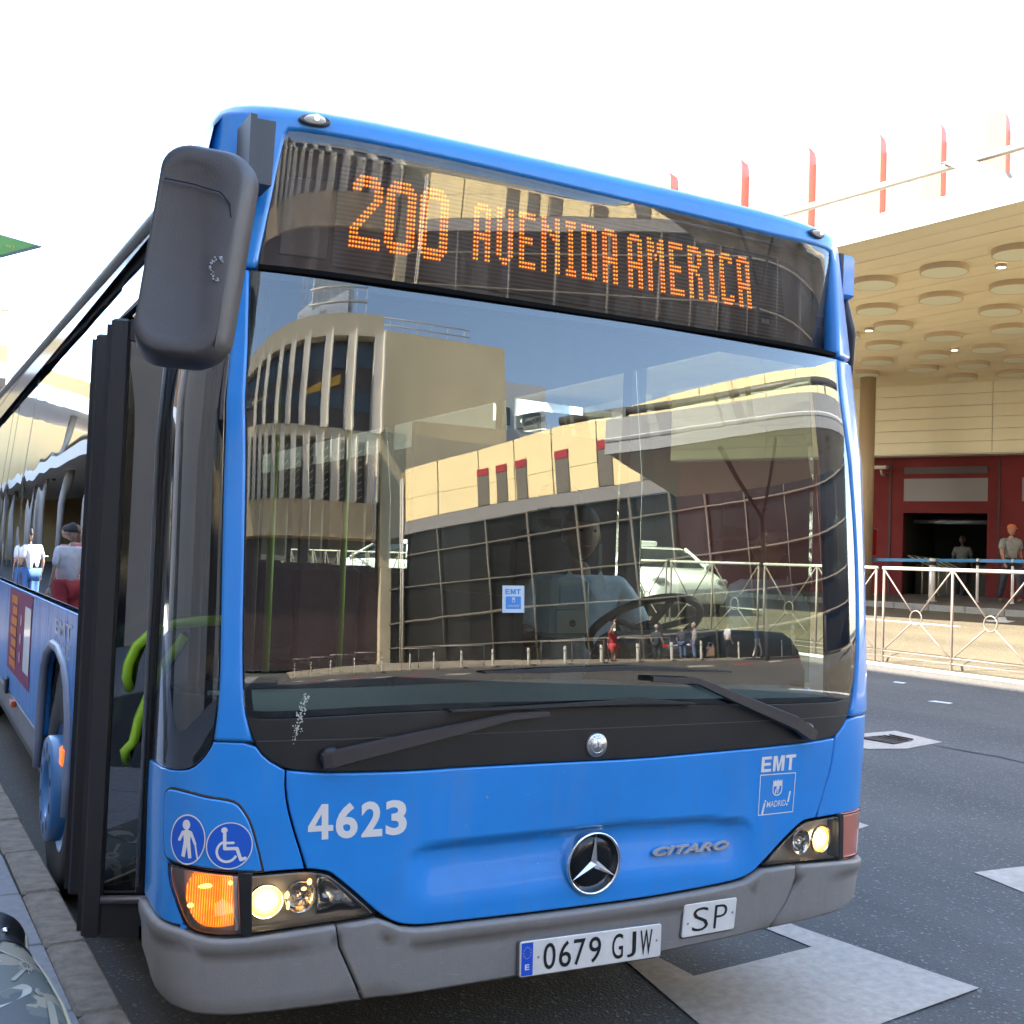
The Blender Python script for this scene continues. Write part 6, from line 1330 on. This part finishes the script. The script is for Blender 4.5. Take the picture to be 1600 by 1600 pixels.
# bollards behind the camera
bo = empty('steel_bollard'); tag(bo, 'short steel bollard mirrored low in the windscreen', 'bollard', 'bollards behind the camera')
mb = MB(); mb.lathe([(0.06, 0), (0.06, 0.92), (0.05, 0.97), (0, 0.98)], 14); mb.build('bollard_body', mat('bollard_steel', (0.75, 0.70, 0.58), 0.3, metal=0.4), bo)
mb = MB(); mb.lathe([(0.062, 0.74), (0.066, 0.76), (0.062, 0.78)], 14); mb.build('bollard_collar', DARKJ, bo)
first = True
for t in np.linspace(0.05, 2.95, 15):
    i = min(int(t), 2); p_ = RP[i]+(RP[i+1]-RP[i])*(t-i); x, y = p_[0]-0.35, p_[1]+0.9
    c = bo if first else copy_tree(bo); first = False; c.location = (x, y, gz(x)+0.10)
for k, (x, y) in enumerate([(24, -26.5), (26, -23.8), (28, -20.8)]):
    c = copy_tree(bo); c.location = (x, y, gz(x))
# red and white crossing stripes behind the camera
RS = mat('red_road_paint', (0.30, 0.05, 0.06), 0.8, noise=(4, 0.3))
for k in range(14):
    t = k/13; p_ = np.array([2.0, -33.5])*(1-t)+np.array([22.5, -19.5])*t; d = np.array([0.826, 0.564]); n_ = np.array([-d[1], d[0]])
    q_ = [p_, p_+d*0.95, p_+d*0.95+n_*1.6, p_+n_*1.6]
    flat('crossing_stripe', [tuple(a) for a in q_], RS if k % 2 else PAINT)
# tape posts at the far pavement
tape = [(18.95, 17.9, 0), (19.75, 16.0, 1), (20.35, 15.2, 0), (20.55, 14.4, 0), (20.45, 13.85, 1), (20.9, 12.0, 0)]
for i, (x, y, big) in enumerate(tape):
    r_ = 0.075 if big else 0.032; z0 = gz(x)+0.12; h_ = 1.02
    o = empty('queue_post', (x, y, z0))
    mb = MB(); mb.lathe([(r_*1.6, 0.0), (r_*1.6, 0.015), (r_, 0.02), (r_, h_-0.06), (r_*1.05, h_-0.05), (r_*1.05, h_), (0, h_+0.01)], 18); mb.build('post_tube', mat('post_steel', (0.72, 0.66, 0.58), 0.3, metal=0.3), o)
    mb = MB(); mb.lathe([(r_*1.1, h_-0.16), (r_*1.12, h_-0.15), (r_*1.12, h_-0.08), (r_*1.1, h_-0.07)], 18); mb.build('tape_head', DARKJ, o)
    lb = {0: 'slim steel post at the left end of the blue tape', 1: 'thick pale post holding blue tape, left of the two thick ones', 2: 'slim steel post just right of the left thick post', 3: 'slim post between the two thick posts, nearer the right one', 4: 'thick pale post holding blue tape by the man in the cap', 5: 'slim steel post beyond the right edge'}[i]
    tag(o, lb, 'post', 'posts holding the blue tape')
bt_ = empty('barrier_tape'); tag(bt_, 'long blue barrier tape strung between the steel posts', 'tape')
for i in range(5):
    a_, b_ = tape[i], tape[i+1]; mb = MB(); za, zb2 = gz(a_[0])+1.06, gz(b_[0])+1.06
    mb.add([(a_[0], a_[1], za), (b_[0], b_[1], zb2), (b_[0], b_[1], zb2+0.075), (a_[0], a_[1], za+0.075), (a_[0]+.006, a_[1]+.004, za), (b_[0]+.006, b_[1]+.004, zb2), (b_[0]+.006, b_[1]+.004, zb2+0.075), (a_[0]+.006, a_[1]+.004, za+0.075)],
           [(0, 1, 2, 3), (7, 6, 5, 4), (0, 4, 5, 1), (3, 2, 6, 7)])
    mb.build('tape_span', mat('tape_blue', (0.05, 0.25, 0.50), 0.5), bt_)

# =================================================================== cars
def car(name, label, cat, loc, rz, paint, stripe, group=None):
    root = empty(name, loc, rz); tag(root, label, cat, group)
    P = mat('car_paint_'+paint[0], paint[1], 0.25, coat=0.8); GLc = mat('car_glass', (0.02, 0.025, 0.03), 0.05, spec=0.9); TY = MATS['tyre_rubber']
    prof = [(-2.20, 0.35, 0.62, .78), (-2.15, 0.28, 0.78, .84), (-1.7, 0.22, 0.92, .88), (-1.2, 0.20, 1.00, .90), (-0.6, 0.20, 1.03, .90), (0.6, 0.20, 1.05, .90), (1.4, 0.20, 1.06, .90), (1.95, 0.24, 1.04, .87), (2.20, 0.32, 0.95, .80), (2.25, 0.40, 0.80, .76)]
    mb = MB(); mb.smooth = True
    loops = []
    for y, z0, z1, w in prof:
        loops.append([(sx*w*k, y, z) for sx, k, z in ((-1, .90, z0), (-1, 1, z0+(z1-z0)*.3), (-1, 1.0, z0+(z1-z0)*.65), (-1, .93, z1-.06), (-1, .80, z1), (1, .80, z1), (1, .93, z1-.06), (1, 1.0, z0+(z1-z0)*.65), (1, 1, z0+(z1-z0)*.3), (1, .90, z0))])
    loft(mb, loops); mb.build('body', P, root)
    gp = [(-1.15, 1.00, 1.005, .78), (-0.55, 1.0, 1.34, .70), (-0.15, 1.0, 1.44, .66), (0.6, 1.0, 1.46, .65), (1.3, 1.0, 1.40, .64), (1.75, 1.0, 1.22, .66), (2.05, 1.0, 1.04, .72)]
    mb = MB(); mb.smooth = True
    loft(mb, [[(sx*k, y, z) for sx, k, z in ((-1, .83, z0), (-1, w+.05, (z0+z1)/2), (-1, w, z1-.02), (-1, w*.8, z1), (1, w*.8, z1), (1, w, z1-.02), (1, w+.05, (z0+z1)/2), (1, .83, z0))] for y, z0, z1, w in gp]); mb.build('glazing', GLc, root)
    mb = MB(); mb.smooth = True; mb.grid(lambda y, x: (x, y, np.interp(y, [g[0] for g in gp], [g[2] for g in gp])+0.012), np.linspace(-0.35, 1.35, 8), np.linspace(-.60, .60, 5)); mb.smooth = False
    for sx in (-1, 1):
        for ya, yb in ((-1.12, -0.30), (2.0, 1.35)):
            mb.tube([(sx*0.80, ya, 1.02), (sx*0.64, yb, 1.42)], 0.045, 6)
        mb.tube([(sx*0.815, 0.32, 1.03), (sx*0.665, 0.32, 1.45)], 0.04, 6)
    mb.build('roof', P, root)
    for sx in (-1, 1):
        for y in (-1.42, 1.36):
            w = empty('wheel'); w.parent = root; M = Matrix(((0, 0, sx, sx*0.90), (0, 1, 0, y), (1, 0, 0, 0.31), (0, 0, 0, 1)))
            mb = MB(); mb.lathe([(0.2, -0.2), (0.31, -0.2), (0.315, -0.03), (0.29, 0.0), (0.21, 0.0)], 24, M); mb.build('tyre', TY, w)
            mb = MB(); mb.lathe([(0.21, 0.0), (0.19, -0.02), (0.06, 0.0), (0, 0.005)], 16, M); mb.build('rim', SAT, w)
        mb = MB(); mb.box((sx*0.70-0.14, -2.20, 0.66), (sx*0.70+0.14, -2.0, 0.80), 0.04); mb.build('headlight', LENS if 0 else mat('car_lamp', (0.5, 0.5, 0.5), 0.1, metal=0.6), root)
        mb = MB(); mb.box((sx*0.66-0.12, 2.14, 0.72), (sx*0.66+0.12, 2.27, 0.92), 0.03); mb.build('tail_light', mat('tail_red', (0.4, 0.01, 0.01), 0.2), root)
        mb = MB(); mb.ball((sx*0.98, -0.75, 1.06), (0.11, 0.08, 0.08), 10, 6); mb.build('door_mirror', P, root)
    if stripe:
        for sx in (-1, 1):
            mb = MB(); mb.prism([(-0.55, 0.98), (-0.32, 0.98), (0.42, 0.42), (0.19, 0.42)], sx*0.905-0.006, sx*0.905+0.006, 'x'); mb.build('side_stripe', mat('taxi_red', (0.55, 0.02, 0.02), 0.4), root)
        mb = MB(); mb.box((-0.22, 0.35, 1.47), (0.22, 0.50, 1.60), 0.03); mb.build('roof_sign', mat('taxi_sign', (0.7, 0.7, 0.7), 0.4), root)
    return root
WHC = ('white', (0.78, 0.78, 0.78))
car('taxi', 'white taxi with a red diagonal door stripe, farther one seen through the bus', 'taxi', (11.9, 28.5, gz(11.9)), R(62), WHC, True, 'taxis on the far lane')
car('taxi', 'white taxi with sloping bonnet behind the driver window, nearer one', 'taxi', (13.2, 18.2, gz(13.2)), R(-14), WHC, True, 'taxis on the far lane')
car('parked_car', 'dark saloon car standing in the reflected street', 'car', (26.5, -33.5, gz(26.5)+0.10), R(55), ('dark', (0.012, 0.014, 0.02)), False)

# =================================================================== people
def skinmesh(verts, edges, radii, sub=1):
    me = bpy.data.meshes.new('s'); me.from_pydata(verts, edges, []); o = bpy.data.objects.new('s', me); COL.objects.link(o)
    m = o.modifiers.new('k', 'SKIN'); m.use_smooth_shade = True; m.branch_smoothing = 0.4
    sv2 = me.skin_vertices[0].data
    for i, r_ in enumerate(radii): sv2[i].radius = r_ if hasattr(r_, '__len__') else (r_, r_); sv2[i].use_root = (i == 0)
    s = o.modifiers.new('s', 'SUBSURF'); s.levels = sub; s.render_levels = sub
    dg = bpy.context.evaluated_depsgraph_get(); dg.update()
    out = bpy.data.meshes.new_from_object(o.evaluated_get(dg)); bpy.data.objects.remove(o); bpy.data.meshes.remove(me)
    V = [tuple(v.co) for v in out.vertices]; F = [tuple(p.vertices) for p in out.polygons]; bpy.data.meshes.remove(out)
    return V, F
def person(label, loc, rz, h=1.72, shirt=(.5, .5, .5), legs=(.06, .08, .15), skin=(.42, .24, .16), hair=(.03, .02, .015), pose='stand', hat=None, cat='person', group=None, shorts=False, longhair=False, beard=False):
    root = empty('person', loc, rz); tag(root, label, cat, group); k = h/1.72
    SK = mat('skin_%d' % int(skin[0]*100), skin, 0.55); SH = mat('cloth_%02d%02d%02d' % tuple(int(c*99) for c in shirt), shirt, 0.85, noise=(12, 0.2)); LG = mat('cloth_%02d%02d%02d' % tuple(int(c*99) for c in legs), legs, 0.85, noise=(12, 0.2)); HR_ = mat('hair_%d' % int(hair[0]*100), hair, 0.7)
    # joints (x right of viewer, -y forward)
    J = dict(pel=(0, 0, .93), sp1=(0, .01, 1.08), chest=(0, .01, 1.27), neck=(0, .02, 1.45), nb=(0, .01, 1.52))
    for s, n in ((-1, 'L'), (1, 'R')):
        J['sh'+n] = (s*.185, .02, 1.40); J['hip'+n] = (s*.095, 0, .90)
        if pose == 'sit':
            J['kn'+n] = (s*.13, -.42, .93); J['an'+n] = (s*.13, -.50, .50); J['el'+n] = (s*.28, -.10, 1.16); J['wr'+n] = (s*.20, -.38, 1.22)
        elif pose == 'walk':
            J['kn'+n] = (s*.10, -.20*s-.06, .50); J['an'+n] = (s*.10, -.22*s+(.10 if s < 0 else -.02)*1, .09); J['el'+n] = (s*.25, .10*s+.02, 1.13); J['wr'+n] = (s*.26, .16*s-.12, .90)
        else:
            J['kn'+n] = (s*.10, -.02, .50); J['an'+n] = (s*.105, .02, .09); J['el'+n] = (s*.25, .04, 1.13); J['wr'+n] = (s*.26, -.06, .90)
    if pose == 'point': J['elR'] = (.33, -.22, 1.36); J['wrR'] = (.40, -.44, 1.44)
    if pose == 'raise': J['elR'] = (.36, -.10, 1.56); J['wrR'] = (.30, -.20, 1.84)
    if pose == 'pull': J['elR'] = (.27, .12, 1.15); J['wrR'] = (.30, .30, .95)
    if pose == 'sit':
        for q_ in J: pass
    V_ = lambda n: tuple(c*k for c in J[n])
    def mesh_of(names, edges, radii, sub=1): return skinmesh([V_(n) for n in names], edges, [tuple(x*k for x in (r_ if hasattr(r_, '__len__') else (r_, r_))) for r_ in radii], sub)
    mb = MB(); mb.smooth = True
    N = ['pel', 'sp1', 'chest', 'neck', 'nb', 'shL', 'elL', 'wrL', 'shR', 'elR', 'wrR', 'hipL', 'knL', 'anL', 'hipR', 'knR', 'anR']
    E_ = [(0, 1), (1, 2), (2, 3), (3, 4), (2, 5), (5, 6), (6, 7), (2, 8), (8, 9), (9, 10), (0, 11), (11, 12), (12, 13), (0, 14), (14, 15), (15, 16)]
    rr = [(.13, .10), (.12, .09), (.135, .10), (.062, .062), (.056, .058), .058, .042, .028, .058, .042, .028, .082, .056, .038, .082, .056, .038]
    V, F = mesh_of(N, E_, rr); mb.add(V, F)
    # head with nose, ears, brow
    hc = Vector(V_('nb'))+Vector((0, -.02*k, .115*k))
    nu, nvv = 20, 14; vs = []; fs = []
    for i in range(nvv+1):
        t = math.pi*i/nvv
        for q_ in range(nu):
            a = 2*math.pi*q_/nu; x = math.sin(t)*math.cos(a); y = math.sin(t)*math.sin(a); z = math.cos(t)
            fx = .077*(1-.22*max(0, -z)**1.5); fy = .098*(1-.10*max(0, -z)); fz = .118
            p_ = Vector((x*fx, y*fy, z*fz))
            if y < -.2:
                p_.y -= .020*math.exp(-(x/.22)**2)*math.exp(-((z+.10)/.22)**2); p_.y -= .006*math.exp(-((z-.22)/.12)**2)
                p_.y -= .008*math.exp(-(x/.4)**2)*math.exp(-((z+.85)/.18)**2)
            vs.append(tuple(hc+p_*k))
    for i in range(nvv):
        for q_ in range(nu): w = (q_+1) % nu; fs.append((i*nu+q_, (i+1)*nu+q_, (i+1)*nu+w, i*nu+w))
    mb.add(vs, fs)
    for s in (-1, 1): mb.ball(hc+Vector((s*.078*k, .01*k, -.01*k)), (.012*k, .022*k, .032*k), 8, 6)
    mb.slot(1)
    for s in (-1, 1): mb.ball(hc+Vector((s*.030*k, -.089*k, .012*k)), (.012*k, .008*k, .007*k), 8, 6)
    mb.slot(2); mb.ball(hc+Vector((0, -.092*k, -.058*k)), (.024*k, .009*k, .007*k), 10, 6); mb.slot(0)
    # hands with five fingers
    for n, s in (('L', -1), ('R', 1)):
        w = Vector(V_('wr'+n)); d = (w-Vector(V_('el'+n))).normalized(); sd_ = Vector((s, 0, 0)); sd_ = (sd_-d*sd_.dot(d)).normalized(); fw = d.cross(sd_)
        B = Matrix((sd_, fw, d)).transposed().to_4x4()
        mb.ball(w+d*.045*k, (.017*k, .040*k, .048*k), 10, 6, B)
        for q_ in range(4):
            a = w+d*.085*k+fw*(.027-.018*q_)*k; L = (.070, .078, .074, .058)[q_]*k; cur = (-sd_*s if 0 else -sd_)*.012*k
            mb.tube([a, a+d*L*.5+cur*.4, a+d*L*.85+cur*1.6, a+d*L+cur*2.6], [.0085*k, .008*k, .007*k, .005*k], 6)
        a = w+d*.03*k+fw*.035*k; mb.tube([a, a+d*.03*k+fw*.018*k, a+d*.06*k+fw*.022*k], [.010*k, .009*k, .006*k], 6)
    mb.build('body', [SK, mat('eye_dark', (.02, .015, .012), .3), mat('lips', (.30, .12, .10), .5)], root)
    # clothes follow the skeleton a little further out
    mb = MB(); mb.smooth = True
    hem = tuple(a*.9+b*.1 for a, b in zip(J['pel'], J['sp1'])); J['hem'] = hem
    for n in 'LR': J['sl'+n] = tuple(a*.15+b*.85 for a, b in zip(J['sh'+n], J['el'+n]))
    V, F = mesh_of(['hem', 'sp1', 'chest', 'neck', 'shL', 'slL', 'shR', 'slR'], [(0, 1), (1, 2), (2, 3), (2, 4), (4, 5), (2, 6), (6, 7)], [(.168, .138), (.164, .134), (.182, .148), (.080, .078), .092, .074, .092, .074]); mb.add(V, F)
    if pose == 'sit' or cat == 'driver':
        for s in (-1, 1): mb.add([tuple(Vector(p_)*k) for p_ in ((s*.01, -.10, 1.40), (s*.075, -.075, 1.475), (s*.10, -.085, 1.40), (s*.05, -.125, 1.35))], [(0, 1, 2, 3)])
    mb.build('shirt', SH, root)
    mb = MB(); mb.smooth = True
    lo = 'kn' if shorts else 'an'
    if shorts:
        for n in 'LR': J['cu'+n] = tuple(a*.12+b*.88 for a, b in zip(J['hip'+n], J['kn'+n]))
        V, F = mesh_of(['pel', 'hipL', 'cuL', 'hipR', 'cuR'], [(0, 1), (1, 2), (0, 3), (3, 4)], [(.162, .132), .112, .088, .112, .088])
    else:
        V, F = mesh_of(['pel', 'hipL', 'knL', 'anL', 'hipR', 'knR', 'anR'], [(0, 1), (1, 2), (2, 3), (0, 4), (4, 5), (5, 6)], [(.162, .132), .108, .078, .062, .108, .078, .062])
    mb.add(V, F); mb.build('shorts' if shorts else 'trousers', LG, root)
    for n in 'LR':
        a = Vector(V_('an'+n)); mb = MB(); mb.ball(a+Vector((0, -.05*k, -.045*k)), (.045*k, .125*k, .045*k), 10, 6); mb.build('shoe', mat('shoe_%d' % (int(legs[0]*50) % 3), ((.03, .03, .03), (.3, .3, .3), (.15, .09, .05))[int(legs[0]*50) % 3], 0.6), root)
    mb = MB(); mb.smooth = True
    vs = []; fs = []
    for i in range(9):
        t = math.pi*0.60*i/8
        for q_ in range(20):
            a = 2*math.pi*q_/20; x = math.sin(t)*math.cos(a); y = math.sin(t)*math.sin(a); z = math.cos(t)
            up = 0.35 if y < -.25 and z < .45 else 0
            vs.append(tuple(hc+Vector((x*.088, y*.108+.012, max(z, up)*.130+.004))*k))
    for i in range(8):
        for q_ in range(20): w = (q_+1) % 20; fs.append((i*20+q_, (i+1)*20+q_, (i+1)*20+w, i*20+w))
    mb.add(vs, fs)
    if longhair: mb.ball(hc+Vector((0, .055*k, -.10*k)), (.085*k, .055*k, .15*k), 14, 10)
    mb.build('hair', HR_, root)
    if beard:
        mb = MB(); mb.ball(hc+Vector((0, -.035*k, -.075*k)), (.066*k, .064*k, .052*k), 14, 8); mb.build('beard', HR_, root)
    if hat:
        HT = mat('hat_%02d%02d' % (int(hat[0]*99), int(hat[1]*99)), hat, .8)
        mb = MB(); mb.smooth = True; mb.lathe([(.098*k, .03*k), (.096*k, .08*k), (.070*k, .125*k), (0, .14*k)], 18, Matrix.Translation(hc)); mb.add([tuple(hc+Vector((x*k, y*k, .045*k+z*k))) for x, y, z in ((-.08, -.06, 0), (-.07, -.16, -.015), (0, -.185, -.02), (.07, -.16, -.015), (.08, -.06, 0), (-.08, -.06, .012), (-.07, -.16, -.005), (0, -.185, -.008), (.07, -.16, -.005), (.08, -.06, .012))], [(4, 3, 2, 1, 0), (5, 6, 7, 8, 9), (0, 1, 6, 5), (1, 2, 7, 6), (2, 3, 8, 7), (3, 4, 9, 8)]); mb.build('cap', HT, root)
    return root
# the driver
person('bus driver in a pale shirt seated behind the windscreen', (0.745, 1.32, 0.06), R(-14), 1.74, (.66, .68, .72), (.03, .035, .05), (.26, .13, .075), (.02, .015, .012), 'sit', cat='driver')
# passers-by
person('man in an orange cap and grey shirt by the blue tape, at the right edge', (20.99, 14.79, gz(20.99)+0.12), R(-30), 1.78, (.30, .29, .27), (.05, .05, .06), (.45, .22, .13), (.05, .03, .02), 'walk', hat=(.55, .16, .06))
sp2 = WM @ Vector((2.05, 1.2, 0)); person('faint figure in a white shirt inside the dark shop doorway', (sp2.x, sp2.y, gz(sp2.x)+0.05), R(-60), 1.62, (.13, .13, .12), (.03, .03, .03), (.08, .05, .04), pose='stand')
GP = 'people walking in the reflected street'
def pol(az, d): return (d*math.sin(R(az)), -d*math.cos(R(az)))
for az, d, rz, kw in ((33.6, 36, 150, dict(label='person in red with an arm raised, mirrored in the windscreen', shirt=(.50, .04, .05), legs=(.55, .08, .08), pose='raise', shorts=True)),
                      (36.1, 37, 70, dict(label='grey-haired person in dark clothes mirrored in the windscreen', shirt=(.05, .06, .07), legs=(.04, .045, .05), hair=(.4, .4, .4))),
                      (38.5, 36, -60, dict(label='man in a grey shirt pulling a suitcase, mirrored in the windscreen', shirt=(.34, .34, .35), legs=(.10, .16, .28), pose='pull', hair=(.4, .38, .35))),
                      (37.7, 37.5, 60, dict(label='person leaning behind the man with the suitcase, mirrored', shirt=(.06, .06, .08), legs=(.08, .12, .22), pose='point')),
                      (41.2, 36, 90, dict(label='person in a white patterned top and dark trousers, mirrored', shirt=(.60, .60, .62), legs=(.02, .02, .03))),
                      (44.2, 35.5, 110, dict(label='blond person in a blue jacket and white trousers, mirrored', shirt=(.04, .12, .34), legs=(.66, .64, .60), hair=(.45, .36, .22), pose='walk')),
                      (49.5, 36, 80, dict(label='person in white shorts beside the road, mirrored', shirt=(.5, .5, .5), legs=(.6, .6, .6), shorts=True)),
                      (58.2, 34, -80, dict(label='person with orange hair and a white top standing apart, mirrored', shirt=(.62, .62, .60), legs=(.42, .38, .33), hair=(.30, .12, .04), longhair=True))):
    x, y = pol(az, d); person(loc=(x, y, gz(x)+0.10), rz=R(rz), group=GP, **kw)
x, y = pol(39.7, 35.8)
sc_ = empty('suitcase', (x, y, gz(x)+0.10), R(40)); tag(sc_, 'brown checked suitcase on wheels pulled by the man in grey', 'suitcase')
M = Matrix.Translation((0, 0, 0.10)) @ Matrix.Rotation(R(38), 4, 'X')
mb = MB(); mb.box((-0.22, -0.13, 0), (0.22, 0.13, 0.66), 0.04, M=M); mb.build('case_body', mat('case_brown', (0.16, 0.09, 0.06), 0.7, noise=(8, 0.5)), sc_)
mb = MB(); [mb.tube([M @ Vector((sx*.12, 0, .66)), M @ Vector((sx*.12, 0, 1.0))], .012, 6) for sx in (-1, 1)]; mb.tube([M @ Vector((-.12, 0, 1.0)), M @ Vector((.12, 0, 1.0))], .014, 6); mb.build('case_handle', SAT, sc_)
mb = MB(); [mb.ball(M @ Vector((sx*.17, -.1, -.03)), .05, 8, 6) for sx in (-1, 1)]; mb.build('case_wheel', RUB, sc_)
GS = 'people on the near pavement mirrored in the bus side'
for x, y, rz, kw in ((-3.05, 14.6, 200, dict(label='woman in a coral top with brown hair, mirrored in the side window', shirt=(.58, .15, .12), legs=(.52, .16, .13), hair=(.16, .08, .04), longhair=True, h=1.74)),
                     (-3.0, 15.6, 170, dict(label='second woman in coral beside her companion, mirrored in the side window', shirt=(.55, .17, .15), legs=(.35, .10, .10), hair=(.12, .06, .03), longhair=True, h=1.70)),
                     (-2.75, 19.8, 160, dict(label='man in a white shirt and blue trousers, mirrored in the bus side', shirt=(.66, .68, .74), legs=(.05, .14, .40), h=1.66)),
                     (-2.55, 12.6, 150, dict(label='person in a white and red top nearest the bus door, mirrored', shirt=(.66, .62, .62), legs=(.45, .05, .05), h=1.68))):
    person(loc=(x, y, 0.138), rz=R(rz), group=GS, **kw)
# =================================================================== printed bag on the near pavement
bg = empty('travel_bag', (-1.70, 0.3, 0.14)); tag(bg, 'printed grey and cream bag with a black studded end on the pavement', 'bag')
def bagm():
    m = bpy.data.materials.new('bag_print'); m.use_nodes = True; n = m.node_tree.nodes; l = m.node_tree.links; b = n['Principled BSDF']; b.inputs['Roughness'].default_value = 0.6; b.inputs['Specular IOR Level'].default_value = 0.25
    tc = n.new('ShaderNodeTexCoord'); v = n.new('ShaderNodeTexVoronoi'); v.inputs['Scale'].default_value = 7; v.feature = 'F1'; nz = n.new('ShaderNodeTexNoise'); nz.inputs['Scale'].default_value = 9; nz.inputs['Detail'].default_value = 5
    l.new(tc.outputs['Object'], nz.inputs['Vector']); mxv = n.new('ShaderNodeMixRGB'); mxv.inputs[0].default_value = 0.22; l.new(tc.outputs['Object'], mxv.inputs[1]); l.new(nz.outputs['Color'], mxv.inputs[2]); l.new(mxv.outputs[0], v.inputs['Vector'])
    sp = n.new('ShaderNodeSeparateColor'); l.new(v.outputs['Color'], sp.inputs[0]); r_ = n.new('ShaderNodeValToRGB'); r_.color_ramp.interpolation = 'CONSTANT'
    e = r_.color_ramp.elements; e[0].color = (0.085, 0.09, 0.088, 1); e[1].color = (0.27, 0.235, 0.17, 1); e[1].position = 0.62; q_ = e.new(0.35); q_.color = (0.055, 0.058, 0.06, 1); q_ = e.new(0.82); q_.color = (0.12, 0.13, 0.11, 1)
    l.new(sp.outputs[0], r_.inputs['Fac']); l.new(r_.outputs[0], b.inputs['Base Color']); return m
BAGP = bagm(); BAGK = mat('bag_black', (0.012, 0.011, 0.011), 0.4); BAGT = mat('bag_trim', (0.40, 0.33, 0.20), 0.5)
_by = [-1.3, -0.75, -0.40, -0.1, 0.12, 0.28, 0.36, 0.48, 0.58, 0.64]; _bw = [.20, .21, .205, .20, .185, .165, .150, .160, .150, .06]; _bh = [.26, .28, .29, .30, .30, .30, .30, .32, .30, .20]
def bagp(y, a, o=0.0):
    w = np.interp(y, _by, _bw); h_ = np.interp(y, _by, _bh)
    c, s = math.cos(a), math.sin(a); f_ = 0.62
    return Vector((w*math.copysign(abs(c)**f_, c), y, h_/2+h_/2*math.copysign(abs(s)**f_, s)))+Vector((c, 0, s))*o
mb = MB(); mb.smooth = True; mb.grid(lambda y, a: bagp(y, a), list(np.linspace(-1.3, 0.30, 26)), np.linspace(0, 2*math.pi, 37)); mb.build('bag_body', BAGP, bg)
mb = MB(); mb.smooth = True; mb.grid(lambda y, a: bagp(y, a, 0.003), list(np.linspace(0.28, 0.64, 14)), np.linspace(0, 2*math.pi, 37)); mb.build('bag_end', BAGK, bg)
mb = MB(); mb.tube([bagp(y, R(20), 0.004) for y in np.linspace(-1.0, 0.62, 30)], 0.006, 6); mb.build('bag_piping', BAGT, bg)
mb = MB(); mb.ball(bagp(0.37, R(66), 0.006), (0.012, 0.012, 0.008), 10, 6); mb.build('bag_stud', CHR, bg)
mb = MB(); mb.ball(bagp(0.48, R(120), 0.01), (0.05, 0.06, 0.05), 10, 8); mb.build('bag_tassel', mat('tassel_red', (0.42, 0.03, 0.03), 0.6), bg)
def onbag(pts, w, name, m):
    for i, (V, F) in enumerate(pts): pass
    vs = []; fs = []
    for V, F in pts:
        k_ = len(vs); vs += [tuple(bagp(p_[1], R(p_[0]), 0.0025)) for p_ in V]; fs += [tuple(j+k_ for j in f_) for f_ in F]
    me = bpy.data.meshes.new(name); me.from_pydata(vs, [], fs); me.materials.append(m); link(name, me, bg)
def sc2(L): return [(np.array([(x*180, y) for x, y in V]), F) for V, F in L]
pr_ = []
c0 = (R(62)/math.pi, 0.10)
pr_ += [ring2((0.345, 0.07), 0.022, 0.040, 20)]+stroke([(0.37, 0.03), (0.43, -0.05)], 0.018, 4)+stroke([(0.35, 0.11), (0.44, 0.19)], 0.012, 4)
for q_ in range(5): pr_ += stroke([(0.24+0.02*q_, 0.17), (0.27+0.02*q_, 0.08-0.02*q_)], 0.006, 3)
pr_ += stroke([(0.10, 0.20), (0.22, 0.24)], 0.006, 3)+stroke([(0.05, 0.02), (0.09, 0.20)], 0.010, 3)+stroke([(0.40, -0.12), (0.52, -0.22)], 0.07, 5)+stroke([(0.46, 0.10), (0.55, 0.0)], 0.02, 4)+stroke([(0.28, -0.20), (0.30, -0.34)], 0.05, 5)
pr_ += stroke([(0.20, 0.13), (0.30, 0.13)], 0.005, 3)+stroke([(0.18, 0.02), (0.20, -0.10)], 0.012, 4)+stroke([(0.24, -0.02), (0.17, 0.05)], 0.005, 3)+stroke([(0.15, -0.06), (0.33, -0.13)], 0.05, 5)
onbag(sc2(pr_), 1, 'bag_print_shapes', mat('print_cream', (0.30, 0.27, 0.21), 0.4))
